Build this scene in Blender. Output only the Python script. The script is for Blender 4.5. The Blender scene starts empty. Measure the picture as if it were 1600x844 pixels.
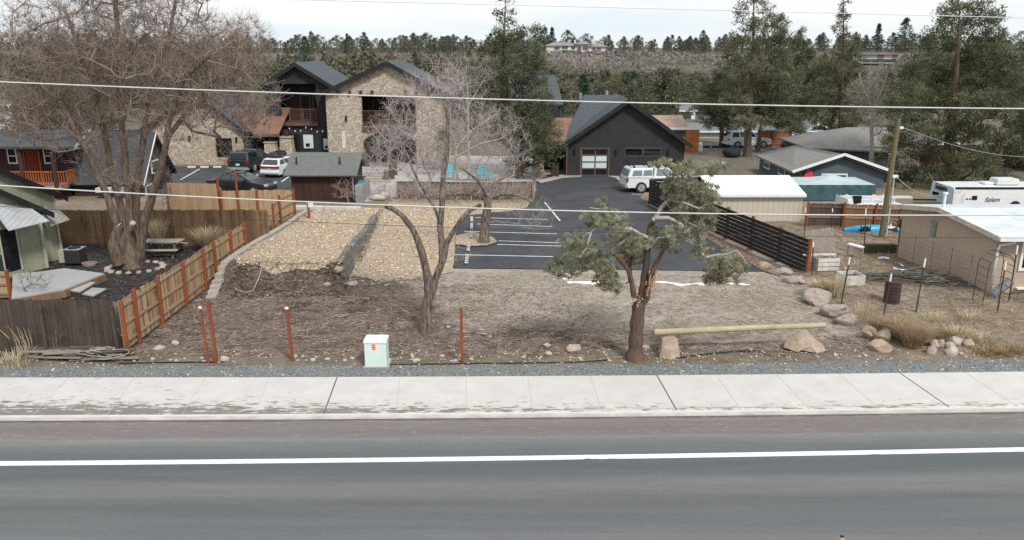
import bpy, math, random
import numpy as np
from mathutils import Vector, Matrix, noise as mnoise
from mathutils.geometry import delaunay_2d_cdt
R = math.radians
rng = random.Random(7)
nrng = np.random.default_rng(7)
scene = bpy.context.scene
COL = scene.collection
# ------------------------------------------------------------------ camera
CAM_H, PITCH, FPX, CXP, CYP = 10.0, R(15.6), 1245.0, 800.0, 422.0
SP, CP = math.sin(PITCH), math.cos(PITCH)
def ray(px, py):
 a, b = (px - CXP) / FPX, (CYP - py) / FPX
 return Vector((a, CP + b * SP, -SP + b * CP))
def G(px, py, z=0.0):
 """ground point seen at a pixel of the photograph, at height z"""
 d = ray(px, py)
 t = (z - CAM_H) / d.z
 return Vector((d.x * t, d.y * t, z))
def D(px, py, Y):
 """point seen at a pixel, at distance Y along the street normal"""
 d = ray(px, py)
 t = Y / d.y
 return Vector((d.x * t, Y, CAM_H + d.z * t))
def Zat(py, Y):
 return D(CXP, py, Y).z
def Xat(px, Y, z=0.0):
 dep = Y * CP + (CAM_H - z) * SP
 return (px - CXP) / FPX * dep
def sm(a, b, x):
 t = min(1.0, max(0.0, (x - a) / (b - a)))
 return t * t * (3 - 2 * t)
def lerp(a, b, t):
 return a + (b - a) * t
def nz(x, y, s=1.0, o=0.0):
 return mnoise.noise(Vector((x * s + o, y * s - o, o * 0.37)))
# ------------------------------------------------------------------ properties
def tag(o, label=None, cat=None, group=None, kind=None):
 if label: o['label'] = label
 if cat: o['category'] = cat
 if group: o['group'] = group
 if kind: o['kind'] = kind
 return o
ROOT_M = {}
def thing(name, label, cat, loc, rz=0.0, group=None):
 o = bpy.data.objects.new(name, None)
 o.empty_display_size = 0.2
 COL.objects.link(o)
 o.location = loc
 o.rotation_euler = (0, 0, rz)
 ROOT_M[o.name] = Matrix.Translation(Vector(loc)) @ Matrix.Rotation(rz, 4, 'Z')
 tag(o, label, cat, group)
 return o
def mat_of(o):
 m = ROOT_M.get(o.name)
 return m if m is not None else Matrix.Identity(4)
def copy_tree(o, parent=None):
 c = o.copy()
 COL.objects.link(c)
 if parent is not None:
  c.parent = parent
 ROOT_M[c.name] = ROOT_M.get(o.name, Matrix.Identity(4))
 for ch in list(o.children):
  copy_tree(ch, c)
 return c
def place(o, loc, rz=0.0, s=None):
 o.location = loc
 o.rotation_euler = (0, 0, rz)
 if s is not None:
  o.scale = s if hasattr(s, '__len__') else (s, s, s)
 ROOT_M[o.name] = Matrix.Translation(Vector(loc)) @ Matrix.Rotation(rz, 4, 'Z')
 return o
# ------------------------------------------------------------------ mesh builder
class MB:
 def __init__(self):
  self.v, self.f, self.t, self.m = [], [], [], []
 def add(self, vs, fs, tint=None, mi=0):
  b = len(self.v)
  self.v.extend([tuple(p) for p in vs])
  t = rng.random() if tint is None else tint
  for f in fs:
   self.f.append([i + b for i in f]); self.t.append(t); self.m.append(mi)
  return self
 def box(self, c, s, rz=0.0, tint=None, mi=0, taper=1.0, tilt=None):
  x, y, z = s[0] / 2, s[1] / 2, s[2] / 2
  k = taper
  vs = [(-x, -y, -z), (x, -y, -z), (x, y, -z), (-x, y, -z), (-x * k, -y * k, z), (x * k, -y * k, z), (x * k, y * k, z), (-x * k, y * k, z)]
  m = Matrix.Rotation(rz, 3, 'Z')
  if tilt is not None:
   m = m @ Matrix.Rotation(tilt[0], 3, 'X') @ Matrix.Rotation(tilt[1], 3, 'Y')
  vs = [m @ Vector(p) + Vector(c) for p in vs]
  fs = [(3, 2, 1, 0), (4, 5, 6, 7), (0, 1, 5, 4), (1, 2, 6, 5), (2, 3, 7, 6), (3, 0, 4, 7)]
  return self.add(vs, fs, tint, mi)
 def bb(self, a, b, tint=None, mi=0):
  """axis aligned box by two corners"""
  a, b = Vector(a), Vector(b)
  return self.box((a + b) / 2, (abs(b.x - a.x), abs(b.y - a.y), abs(b.z - a.z)), 0, tint, mi)
 def bar(self, p, q, w, h=None, tint=None, mi=0, up=(0, 0, 1)):
  p, q = Vector(p), Vector(q)
  h = w if h is None else h
  d = (q - p).normalized()
  u = Vector(up)
  if abs(d.dot(u)) > 0.98: u = Vector((0, 1, 0))
  s = d.cross(u).normalized(); u = s.cross(d).normalized()
  s, u = s * w / 2, u * h / 2
  vs = [p - s - u, p + s - u, p + s + u, p - s + u, q - s - u, q + s - u, q + s + u, q - s + u]
  fs = [(0, 1, 2, 3), (7, 6, 5, 4), (0, 4, 5, 1), (1, 5, 6, 2), (2, 6, 7, 3), (3, 7, 4, 0)]
  return self.add(vs, fs, tint, mi)
 def tube(self, pts, rad, n=8, tint=None, mi=0, cap=True):
  pts = [Vector(p) for p in pts]
  if not hasattr(rad, '__len__'): rad = [rad] * len(pts)
  vs, fs = [], []
  u = None
  for i, p in enumerate(pts):
   d = (pts[min(i + 1, len(pts) - 1)] - pts[max(i - 1, 0)]).normalized()
   if u is None:
    u = d.cross(Vector((0.3, 0.9, 0.1)))
    if u.length < 0.1: u = d.cross(Vector((1, 0, 0)))
   u = (u - d * u.dot(d)).normalized()
   w = d.cross(u)
   for k in range(n):
    a = 2 * math.pi * k / n
    vs.append(p + (u * math.cos(a) + w * math.sin(a)) * rad[i])
  for i in range(len(pts) - 1):
   for k in range(n):
    a, b = i * n + k, i * n + (k + 1) % n
    fs.append((a, b, b + n, a + n))
  if cap:
   fs.append(tuple(range(n))[::-1])
   fs.append(tuple(range((len(pts) - 1) * n, len(pts) * n)))
  return self.add(vs, fs, tint, mi)
 def cyl(self, c, r, h, n=14, tint=None, mi=0, r2=None):
  c = Vector(c)
  return self.tube([c, c + Vector((0, 0, h))], [r, r if r2 is None else r2], n, tint, mi)
 def quad(self, a, b, c, d, tint=None, mi=0):
  return self.add([a, b, c, d], [(0, 1, 2, 3)], tint, mi)
 def slab(self, poly, thick, tint=None, mi=0, direction=None):
  """polygon (3-D, planar) given a thickness along -normal (or a direction)"""
  poly = [Vector(p) for p in poly]
  n = Vector((0, 0, 0))
  for i in range(len(poly)):
   n += (poly[i] - poly[0]).cross(poly[(i + 1) % len(poly)] - poly[0])
  n = n.normalized() if direction is None else -Vector(direction).normalized()
  k = len(poly)
  vs = poly + [p - n * thick for p in poly]
  fs = [tuple(range(k)), tuple(range(2 * k - 1, k - 1, -1))]
  for i in range(k):
   j = (i + 1) % k
   fs.append((i, i + k, j + k, j))
  return self.add(vs, fs, tint, mi)
 def blob(self, c, s, seed=0, rough=0.25, rz=0.0, sub=2, tint=None, mi=0, flat=0.0):
  """uneven boulder"""
  import bmesh
  bm = bmesh.new()
  bmesh.ops.create_icosphere(bm, subdivisions=sub, radius=1.0)
  m = Matrix.Rotation(rz, 3, 'Z')
  vs, fs = [], [[v.index for v in f.verts] for f in bm.faces]
  for v in bm.verts:
   p = v.co.copy()
   q = p * 1.3 + Vector((seed * 3.1, seed * 1.7, seed))
   k = 1 + rough * mnoise.noise(q) * 1.6 + rough * 0.5 * mnoise.noise(q * 2.7)
   p = p * k
   # chip with a few planes
   for j in range(5):
    h = Vector((math.sin(seed * 5 + j * 2.1), math.cos(seed * 3 + j * 1.3), math.sin(seed + j * 4.0) * 0.7)).normalized()
    dd = p.dot(h) - 0.72
    if dd > 0: p -= h * dd * 0.8
   p = Vector((p.x * s[0], p.y * s[1], p.z * s[2]))
   vs.append(m @ p + Vector(c))
  bm.free()
  return self.add(vs, fs, tint, mi)
 def build(self, name, mat, parent=None, local=False, smooth=False, bevel=0.0, label=None, origin=None, kind=None, angle=None):
  me = bpy.data.meshes.new(name)
  vs = self.v
  o = bpy.data.objects.new(name, me)
  if parent is not None and not local:
   im = mat_of(parent).inverted()
   vs = [tuple(im @ Vector(p)) for p in vs]
  elif parent is None and not local:
   a = np.array(vs)
   if origin is None:
    origin = Vector(((a[:, 0].min() + a[:, 0].max()) / 2, (a[:, 1].min() + a[:, 1].max()) / 2, a[:, 2].min()))
   vs = [(p[0] - origin[0], p[1] - origin[1], p[2] - origin[2]) for p in vs]
   o.location = origin
  me.from_pydata(vs, [], self.f)
  for mm in (mat if isinstance(mat, (list, tuple)) else [mat]):
   me.materials.append(mm)
  at = me.attributes.new('tint', 'FLOAT', 'FACE')
  at.data.foreach_set('value', np.array(self.t, dtype=np.float32))
  me.polygons.foreach_set('material_index', np.array(self.m, dtype=np.int32))
  if smooth:
   me.polygons.foreach_set('use_smooth', np.ones(len(self.f), dtype=bool))
  me.update()
  COL.objects.link(o)
  if smooth and angle:
   md = o.modifiers.new('edge', 'EDGE_SPLIT'); md.split_angle = angle
  if bevel > 0:
   md = o.modifiers.new('bevel', 'BEVEL'); md.width = bevel; md.segments = 2; md.limit_method = 'ANGLE'
  if parent is not None:
   o.parent = parent
   ROOT_M[o.name] = mat_of(parent)
  if label: o['label'] = label
  if kind: o['kind'] = kind
  return o
def np_mesh(name, verts, faces, mats, tint=None, mi=None, smooth=False, parent=None, local=False, kind=None, origin=None):
 """verts (N,3), faces (M,k) -> object"""
 verts = np.asarray(verts, dtype=np.float64); faces = np.asarray(faces, dtype=np.int32)
 me = bpy.data.meshes.new(name)
 o = bpy.data.objects.new(name, me)
 if parent is not None and not local:
  im = np.array(mat_of(parent).inverted())
  verts = verts @ im[:3, :3].T + im[:3, 3]
 elif parent is None and origin is not None:
  verts = verts - np.array(origin); o.location = origin
 n, m, k = len(verts), len(faces), faces.shape[1]
 me.vertices.add(n); me.vertices.foreach_set('co', verts.astype(np.float32).ravel())
 me.loops.add(m * k); me.loops.foreach_set('vertex_index', faces.ravel())
 me.polygons.add(m)
 me.polygons.foreach_set('loop_start', np.arange(0, m * k, k, dtype=np.int32))
 me.polygons.foreach_set('loop_total', np.full(m, k, dtype=np.int32))
 for mm in (mats if isinstance(mats, (list, tuple)) else [mats]): me.materials.append(mm)
 if mi is not None: me.polygons.foreach_set('material_index', np.asarray(mi, dtype=np.int32))
 if smooth: me.polygons.foreach_set('use_smooth', np.ones(m, dtype=bool))
 if tint is not None:
  at = me.attributes.new('tint', 'FLOAT', 'FACE'); at.data.foreach_set('value', np.asarray(tint, dtype=np.float32))
 me.update(calc_edges=True)
 COL.objects.link(o)
 if parent is not None:
  o.parent = parent; ROOT_M[o.name] = mat_of(parent)
 if kind: o['kind'] = kind
 return o
# ------------------------------------------------------------------ materials
def new_mat(name):
 m = bpy.data.materials.new(name); m.use_nodes = True
 nt = m.node_tree
 b = nt.nodes['Principled BSDF']
 return m, nt, b
def node(nt, typ, **kw):
 n = nt.nodes.new(typ)
 for k, v in kw.items():
  if k.startswith('i_'):
   n.inputs[k[2:].replace('_', ' ')].default_value = v
  else:
   setattr(n, k, v)
 return n
def c4(c): return (c[0], c[1], c[2], 1.0)
def mixc(nt, fac, a, b, mode='MIX'):
 n = nt.nodes.new('ShaderNodeMix'); n.data_type = 'RGBA'; n.blend_type = mode
 for sock, v in ((n.inputs[0], fac), (n.inputs[6], a), (n.inputs[7], b)):
  if hasattr(v, 'is_linked') or hasattr(v, 'links'): nt.links.new(v, sock)
  elif isinstance(v, (int, float)): sock.default_value = v
  else: sock.default_value = c4(v)
 return n.outputs[2]
def math_(nt, op, a, b=None, c=None, clamp=False):
 n = nt.nodes.new('ShaderNodeMath'); n.operation = op; n.use_clamp = clamp
 for i, v in enumerate((a, b, c)):
  if v is None: continue
  if isinstance(v, (int, float)): n.inputs[i].default_value = v
  else: nt.links.new(v, n.inputs[i])
 return n.outputs[0]
def coords(nt, stretch=(1, 1, 1), world=False):
 if world:
  g = nt.nodes.new('ShaderNodeNewGeometry'); src = g.outputs['Position']
 else:
  t = nt.nodes.new('ShaderNodeTexCoord'); src = t.outputs['Object']
 mp = nt.nodes.new('ShaderNodeMapping'); mp.inputs['Scale'].default_value = stretch
 nt.links.new(src, mp.inputs['Vector'])
 return mp.outputs[0]
def noise_(nt, vec, scale, detail=4.0, rough=0.6, lo=None, hi=None):
 n = node(nt, 'ShaderNodeTexNoise', i_Scale=scale, i_Detail=detail, i_Roughness=rough)
 nt.links.new(vec, n.inputs['Vector'])
 out = n.outputs[0]
 if lo is not None:
  r = nt.nodes.new('ShaderNodeMapRange'); r.clamp = True
  r.inputs[1].default_value = lo; r.inputs[2].default_value = hi
  nt.links.new(out, r.inputs[0]); out = r.outputs[0]
 return out
def attr_tint(nt):
 a = nt.nodes.new('ShaderNodeAttribute'); a.attribute_name = 'tint'
 return a.outputs['Fac']
def M(name, col, col2=None, scale=3.0, stretch=(1, 1, 1), rough=0.8, tintw=0.0, contrast=(0.35, 0.65), bump=0.0, bscale=None, metal=0.0,
      spec=0.3, grime=None, gscale=0.6, glim=(0.5, 0.7), world=False, coat=0.0, line=None, backface=None, trans=0.0):
 """general weathered surface. tintw: how far each board/leaf's own random value moves it to col2; line: (axis, period, depth, width)"""
 m, nt, b = new_mat(name)
 col2 = col2 or tuple(c * 0.7 for c in col)
 v = coords(nt, stretch, world)
 f = noise_(nt, v, scale, 5.0, 0.62, contrast[0], contrast[1])
 if tintw > 0:
  f = math_(nt, 'ADD', math_(nt, 'MULTIPLY', f, 1 - tintw), math_(nt, 'MULTIPLY', attr_tint(nt), tintw), clamp=True)
 c = mixc(nt, f, col, col2)
 if grime:
  gv = coords(nt, (1, 1, 1), world)
  gf = noise_(nt, gv, gscale, 6.0, 0.65, glim[0], glim[1])
  c = mixc(nt, math_(nt, 'MULTIPLY', gf, 0.85), c, grime)
 bsrc = None
 if line:
  axis, period, depth, width = line
  lv = coords(nt, (1, 1, 1), world)
  sp = nt.nodes.new('ShaderNodeSeparateXYZ'); nt.links.new(lv, sp.inputs[0])
  u = math_(nt, 'FRACT', math_(nt, 'DIVIDE', sp.outputs['XYZ'.index(axis)], period))
  g = math_(nt, 'LESS_THAN', u, width)
  c = mixc(nt, math_(nt, 'MULTIPLY', g, depth), c, tuple(x * 0.25 for x in col))
 nt.links.new(c, b.inputs['Base Color'])
 b.inputs['Roughness'].default_value = rough
 b.inputs['Metallic'].default_value = metal
 b.inputs['Specular IOR Level'].default_value = spec
 if coat: b.inputs['Coat Weight'].default_value = coat
 if bump > 0:
  bn = noise_(nt, v, bscale or scale * 3, 5.0, 0.65)
  bp = node(nt, 'ShaderNodeBump', i_Strength=bump, i_Distance=0.05)
  nt.links.new(bn, bp.inputs['Height']); nt.links.new(bp.outputs[0], b.inputs['Normal'])
 return m
def M_leaf(name, col, col2, trans=0.25):
 m, nt, b = new_mat(name)
 c = mixc(nt, attr_tint(nt), col, col2)
 nt.links.new(c, b.inputs['Base Color'])
 b.inputs['Roughness'].default_value = 0.75
 b.inputs['Specular IOR Level'].default_value = 0.15
 tr = nt.nodes.new('ShaderNodeBsdfTranslucent'); nt.links.new(c, tr.inputs['Color'])
 mx = nt.nodes.new('ShaderNodeMixShader'); mx.inputs[0].default_value = trans
 nt.links.new(b.outputs[0], mx.inputs[1]); nt.links.new(tr.outputs[0], mx.inputs[2])
 nt.links.new(mx.outputs[0], nt.nodes['Material Output'].inputs[0])
 return m
def M_stone(name, cols, scale=2.6, flatten=2.4, mortar=(0.14, 0.12, 0.10), width=0.06):
 """stacked rubble veneer"""
 m, nt, b = new_mat(name)
 v = coords(nt, (1, 1, flatten))
 wob = noise_(nt, v, 2.0, 2.0)
 add = nt.nodes.new('ShaderNodeVectorMath'); add.operation = 'ADD'
 sc = nt.nodes.new('ShaderNodeVectorMath'); sc.operation = 'SCALE'; sc.inputs['Scale'].default_value = 0.25
 nn = node(nt, 'ShaderNodeTexNoise', i_Scale=2.0); nt.links.new(v, nn.inputs['Vector'])
 nt.links.new(nn.outputs['Color'], sc.inputs[0]); nt.links.new(v, add.inputs[0]); nt.links.new(sc.outputs[0], add.inputs[1])
 vo = node(nt, 'ShaderNodeTexVoronoi', i_Scale=scale); nt.links.new(add.outputs[0], vo.inputs['Vector'])
 ve = node(nt, 'ShaderNodeTexVoronoi', i_Scale=scale, feature='DISTANCE_TO_EDGE'); nt.links.new(add.outputs[0], ve.inputs['Vector'])
 sp = nt.nodes.new('ShaderNodeSeparateColor'); nt.links.new(vo.outputs['Color'], sp.inputs[0])
 cr = nt.nodes.new('ShaderNodeValToRGB'); cr.color_ramp.interpolation = 'CONSTANT'
 el = cr.color_ramp.elements
 while len(el) < len(cols): el.new(0.5)
 for i, c in enumerate(cols):
  el[i].position = i / len(cols); el[i].color = c4(c)
 nt.links.new(sp.outputs[0], cr.inputs[0])
 fine = noise_(nt, v, 12.0, 4.0, 0.6, 0.3, 0.7)
 c = mixc(nt, math_(nt, 'MULTIPLY', fine, 0.35), cr.outputs[0], (0.2, 0.16, 0.12))
 edge = math_(nt, 'LESS_THAN', ve.outputs['Distance'], width)
 c = mixc(nt, math_(nt, 'MULTIPLY', edge, 0.85), c, mortar)
 nt.links.new(c, b.inputs['Base Color']); b.inputs['Roughness'].default_value = 0.9; b.inputs['Specular IOR Level'].default_value = 0.15
 bp = node(nt, 'ShaderNodeBump', i_Strength=0.7, i_Distance=0.06)
 nt.links.new(math_(nt, 'MINIMUM', ve.outputs['Distance'], 0.2), bp.inputs['Height']); nt.links.new(bp.outputs[0], b.inputs['Normal'])
 return m
def M_glass(name, col=(0.012, 0.014, 0.016), rough=0.06):
 m, nt, b = new_mat(name)
 b.inputs['Base Color'].default_value = c4(col); b.inputs['Roughness'].default_value = rough
 b.inputs['Specular IOR Level'].default_value = 0.45
 return m
# common palette
W = {}
W['cedar'] = M('cedar_board', (0.52, 0.345, 0.19), (0.15, 0.10, 0.067), 2.0, (4, 4, 0.5), tintw=0.7, bump=0.15, grime=(0.07, 0.055, 0.05), gscale=1.6, glim=(0.52, 0.72))
W['cedar_new'] = M('new_cedar_board', (0.50, 0.36, 0.22), (0.34, 0.22, 0.12), 2.0, (4, 4, 0.5), tintw=0.6, bump=0.1)
W['cedar_dark'] = M('weathered_dark_board', (0.052, 0.038, 0.032), (0.10, 0.074, 0.062), 2.0, (5, 5, 0.4), tintw=0.4, bump=0.2, grime=(0.025, 0.02, 0.02), gscale=1.2)
W['cedar_brown'] = M('brown_board', (0.33, 0.195, 0.105), (0.12, 0.076, 0.05), 2.0, (4, 4, 0.5), tintw=0.65, bump=0.15, grime=(0.07, 0.052, 0.042), gscale=1.3, glim=(.55, .75))
W['rail'] = M('grey_brown_rail', (0.36, 0.27, 0.18), (0.22, 0.16, 0.11), 2.0, (1, 1, 4), tintw=0.5)
W['redwood'] = M('red_brown_post', (0.30, 0.085, 0.032), (0.20, 0.055, 0.025), 3.0, (3, 3, 0.6), tintw=0.4, bump=0.1, grime=(0.12, 0.06, 0.04), gscale=1.5)
W['black_wood'] = M('black_stained_slat', (0.012, 0.012, 0.013), (0.022, 0.021, 0.021), 2.0, (1, 1, 5), tintw=0.4, rough=0.6)
W['grey_deck'] = M('grey_painted_deck', (0.41, 0.415, 0.405), (0.33, 0.335, 0.33), 1.5, (1, 6, 1), tintw=0.4, grime=(0.24, 0.235, 0.22), gscale=2.5, glim=(0.55, 0.72))
W['bark'] = M('cottonwood_bark', (0.23, 0.175, 0.125), (0.085, 0.063, 0.047), 2.2, (5, 5, 0.8), bump=1.0, bscale=4.5, contrast=(0.38, 0.62))
W['bark_elm'] = M('elm_bark', (0.27, 0.215, 0.175), (0.075, 0.058, 0.048), 2.2, (7, 7, 1.1), bump=1.0, bscale=5, contrast=(.40, .60), grime=(.13, .10, .085), gscale=1.6)
W['bark_jun'] = M('juniper_bark', (0.175, 0.115, 0.085), (0.075, 0.055, 0.045), 2.5, (8, 8, 0.5), bump=0.9, bscale=6, grime=(0.27, 0.125, 0.06), gscale=0.9, glim=(.52, .68))
W['bark_pine'] = M('pine_bark', (0.16, 0.105, 0.075), (0.07, 0.05, 0.04), 2.0, (5, 5, 0.7), bump=0.6)
W['dead_wood'] = M('pale_dead_wood', (0.46, 0.41, 0.35), (0.30, 0.26, 0.21), 3.0, (4, 4, 1))
W['metal_white'] = M('white_metal', (0.78, 0.79, 0.79), (0.68, 0.69, 0.69), 2.0, rough=0.5)
W['metal_grey'] = M('grey_metal', (0.38, 0.39, 0.40), (0.30, 0.31, 0.32), 2.0, rough=0.45, metal=0.4)
W['metal_dark'] = M('dark_metal', (0.035, 0.035, 0.037), (0.06, 0.055, 0.05), 3.0, rough=0.5)
W['black'] = M('matt_black', (0.010, 0.010, 0.011), (0.016, 0.016, 0.017), 3.0, rough=0.7)
W['white'] = M('white_paint', (0.78, 0.78, 0.76), (0.68, 0.68, 0.66), 2.0, rough=0.6)
W['concrete'] = M('concrete_block', (0.42, 0.38, 0.33), (0.32, 0.29, 0.25), 3.0, tintw=0.4, bump=0.3)
W['glass'] = M_glass('dark_glass')
W['glass_blue'] = M_glass('car_glass', (0.05, 0.065, 0.07), 0.08)
W['rubber'] = M('tyre_rubber', (0.018, 0.018, 0.018), (0.03, 0.03, 0.03), 4.0, rough=0.9)
W['chrome'] = M('alloy', (0.55, 0.56, 0.57), (0.45, 0.46, 0.47), 5.0, rough=0.35, metal=0.6)
W['snow'] = M('old_snow', (0.88, 0.89, 0.90), (0.78, 0.79, 0.80), 3.0, bump=0.3)
# ------------------------------------------------------------------ street lines: Y as a function of X, fitted through points of the picture
def fit(pxs, z):
 p = [G(a, b, z) for a, b in pxs]
 c = np.polyfit([q.x for q in p], [q.y for q in p], 2)
 def f(x):
  x = max(-60.0, min(60.0, x))
  return c[0] * x * x + c[1] * x + c[2]
 return f
ZS, ZR = 0.02, -0.13
f_back = fit([(0, 590), (400, 589.3), (800, 588), (1200, 585), (1600, 580.5)], ZS)
f_curb = fit([(0, 649), (400, 647.3), (800, 644), (1200, 640), (1600, 635)], ZS)
f_line = fit([(0, 724.5), (400, 721), (800, 716.3), (1200, 710), (1600, 702.5)], ZR)
f_grav = fit([(0, 572), (400, 571), (800, 571), (1200, 567), (1600, 562)], 0.0)
# ------------------------------------------------------------------ terrain
LOT = [(-13.3, 25.2), (-13.1, 34.0), (-7.4, 34.4), (-2.0, 35.0), (1.0, 34.8), (12.3, 35.2), (12.6, 31), (13.0, 25.6), (13.0, 25.0), (-13.3, 25.0)]
WALL_A, WALL_B = Vector((-7.35, 34.6)), Vector((-8.0, 46.6))        # face of the block retaining wall
def wall_x(y): return lerp(WALL_A.x, WALL_B.x, (y - WALL_A.y) / (WALL_B.y - WALL_A.y))
def terrace_h(y): return lerp(0.85, 0.28, sm(34.0, 46.5, y)) * (1 - sm(46.0, 51.0, y))
def hgt(x, y):
 if y < f_back(x) - 0.05: return -0.35
 h = 0.0
 if y < 62:
  # terrace of wood chips beside the fence
  if -12.75 < x < wall_x(y) - 0.18 + 0.0 and 31.5 < y < 51.5:
   fr = sm(32.3 + 0.3 * nz(x, 0, 0.7), 33.7 + 0.25 * nz(x, 3, 0.9), y)
   h += terrace_h(y) * fr * sm(-12.75, -12.5, x)
  # rough lot and neighbour's yard
  if -13 < x < 13.2 and 25.2 < y < 36:
   a = sm(25.2, 26.5, y) * (1 - sm(33.5, 36, y))
   h += a * (0.05 * nz(x, y, 0.5, 2) + 0.035 * nz(x, y, 1.6, 5) + 0.02 * nz(x, y, 4.0, 7))
  if x > 12.4:
   k = sm(12.4, 13.6, x) * sm(25.2, 27.2, y) * (1 - sm(44, 50, y))
   h += k * (0.32 + 0.05 * nz(x, y, 0.6, 3) + 0.03 * nz(x, y, 2.2, 9))
 if y > 120:
  h -= 5.5 * sm(125, 235, y)
  edge = 300 + 14 * nz(x, 0, 0.012, 4) + 5 * nz(x, 0, 0.05, 8)
  h += 9.5 * sm(edge - 85, edge - 8, y) + 3.6 * sm(edge - 9, edge + 2, y)
  h += 1.6 * nz(x, y, 0.03, 1) * sm(150, 220, y) * (1 - sm(330, 500, y))
  h -= 1.0 * sm(345, 600, y)
 return h
def Gt(px, py):
 z = 0.0
 for _ in range(5):
  p = G(px, py, z); z = hgt(p.x, p.y)
 return Vector((p.x, p.y, z))
def inpoly(x, y, P):
 c = False; j = len(P) - 1
 for i in range(len(P)):
  if (P[i][1] > y) != (P[j][1] > y) and x < (P[j][0] - P[i][0]) * (y - P[i][1]) / (P[j][1] - P[i][1]) + P[i][0]: c = not c
  j = i
 return c
# ground colours (real colours of the soils and litters, not of the light on them)
C_DIRT = np.array((0.185, 0.148, 0.124)); C_STRAW = np.array((0.37, 0.325, 0.275)); C_DEEP = np.array((0.085, 0.062, 0.050))
C_YARD = np.array((0.255, 0.20, 0.145)); C_PATH = np.array((0.20, 0.165, 0.13)); C_TOWN = np.array((0.17, 0.15, 0.125)); C_HILL = np.array((0.15, 0.135, 0.11))
C_MULCH = np.array((0.042, 0.038, 0.036)); C_LAWN = np.array((0.12, 0.125, 0.06)); C_ROCK = np.array((0.20, 0.175, 0.155))
def gcol(x, y):
 n1, n2, n3 = nz(x, y, 0.35, 3), nz(x, y, 1.1, 6), nz(x * 0.45, y, 2.6, 9)
 if y > 62:
  c = C_TOWN
  if y > 120: c = C_TOWN + (C_HILL - C_TOWN) * sm(120, 200, y)
  if y > 215:
   k = sm(0.0, 0.5, nz(x, y, 0.06, 2) + 0.25)
   c = C_HILL * (0.75 + 0.4 * k) + (C_ROCK - C_HILL) * 0.6 * sm(280, 300, y) * (1 - sm(306, 330, y))
  return c * (1 + 0.25 * n2)
 if x < -13.2 and y < 44 and y > 25:
  c = C_MULCH + (C_DIRT - C_MULCH) * sm(0.1, 0.5, n1 + 0.3 * n2)
  d = math.hypot(x + 16.6, y - 35.3)
  c = c + (C_LAWN - c) * (1 - sm(1.6, 3.0, math.hypot((x + 15.3) * 0.8, y - 34.6) + n2)) * 0.8
  return c
 if y < 25.6 and x < 13:
  return C_PATH * (1 + 0.3 * n2)
 if x < 13.0 - 0.02 * (y - 26) and y < 37:
  # brown mulch in front and on the fence side, pale flattened grass in the middle
  lim = 27.6 + 1.0 * sm(0, 6, x) * -1.0 + 1.4 * n1 + 0.5 * n2
  lim += 8.0 * (1 - sm(-6.5, -1.2, x + 1.2 * n1))
  k = sm(lim - 0.9, lim + 0.9, y)
  if x > 3: k = max(k, 0.55 * sm(3, 7, x + n1))
  c = C_DIRT + (C_STRAW - C_DIRT) * k
  c = c + (C_DEEP - c) * sm(0.05, 0.45, n3) * (0.75 * (1 - k) + 0.2); c = c * (1 + .22 * nz(x * .4, y, 1.7, 41) + .15 * n2)
  c = c + (np.array((0.27, 0.235, 0.145)) - c) * 0.45 * sm(0.1, 0.5, nz(x, y, 0.3, 21)) * k
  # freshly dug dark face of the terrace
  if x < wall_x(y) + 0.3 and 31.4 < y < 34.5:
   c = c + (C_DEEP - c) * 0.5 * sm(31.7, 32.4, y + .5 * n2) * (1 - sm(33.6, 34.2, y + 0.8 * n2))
  return c
 c = C_YARD + (C_STRAW - C_YARD) * 0.6 * sm(0.0, 0.5, n1) + (C_DIRT - C_YARD) * 0.7 * sm(0.12, 0.5, n3)
 c = c + (np.array((0.20, 0.18, 0.085)) - c) * 0.5 * sm(0.15, 0.5, nz(x, y, 0.25, 31))
 return c
def axis(lo, hi, step, far, k=1.16):
 a = list(np.arange(lo, hi + 1e-6, step))
 s, v = step, a[0]
 left = []
 while v > far[0]: s *= k; v -= s; left.append(v)
 s, v = step, a[-1]
 right = []
 while v < far[1]: s *= k; v += s; right.append(v)
 return np.array(left[::-1] + a + right)
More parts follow.
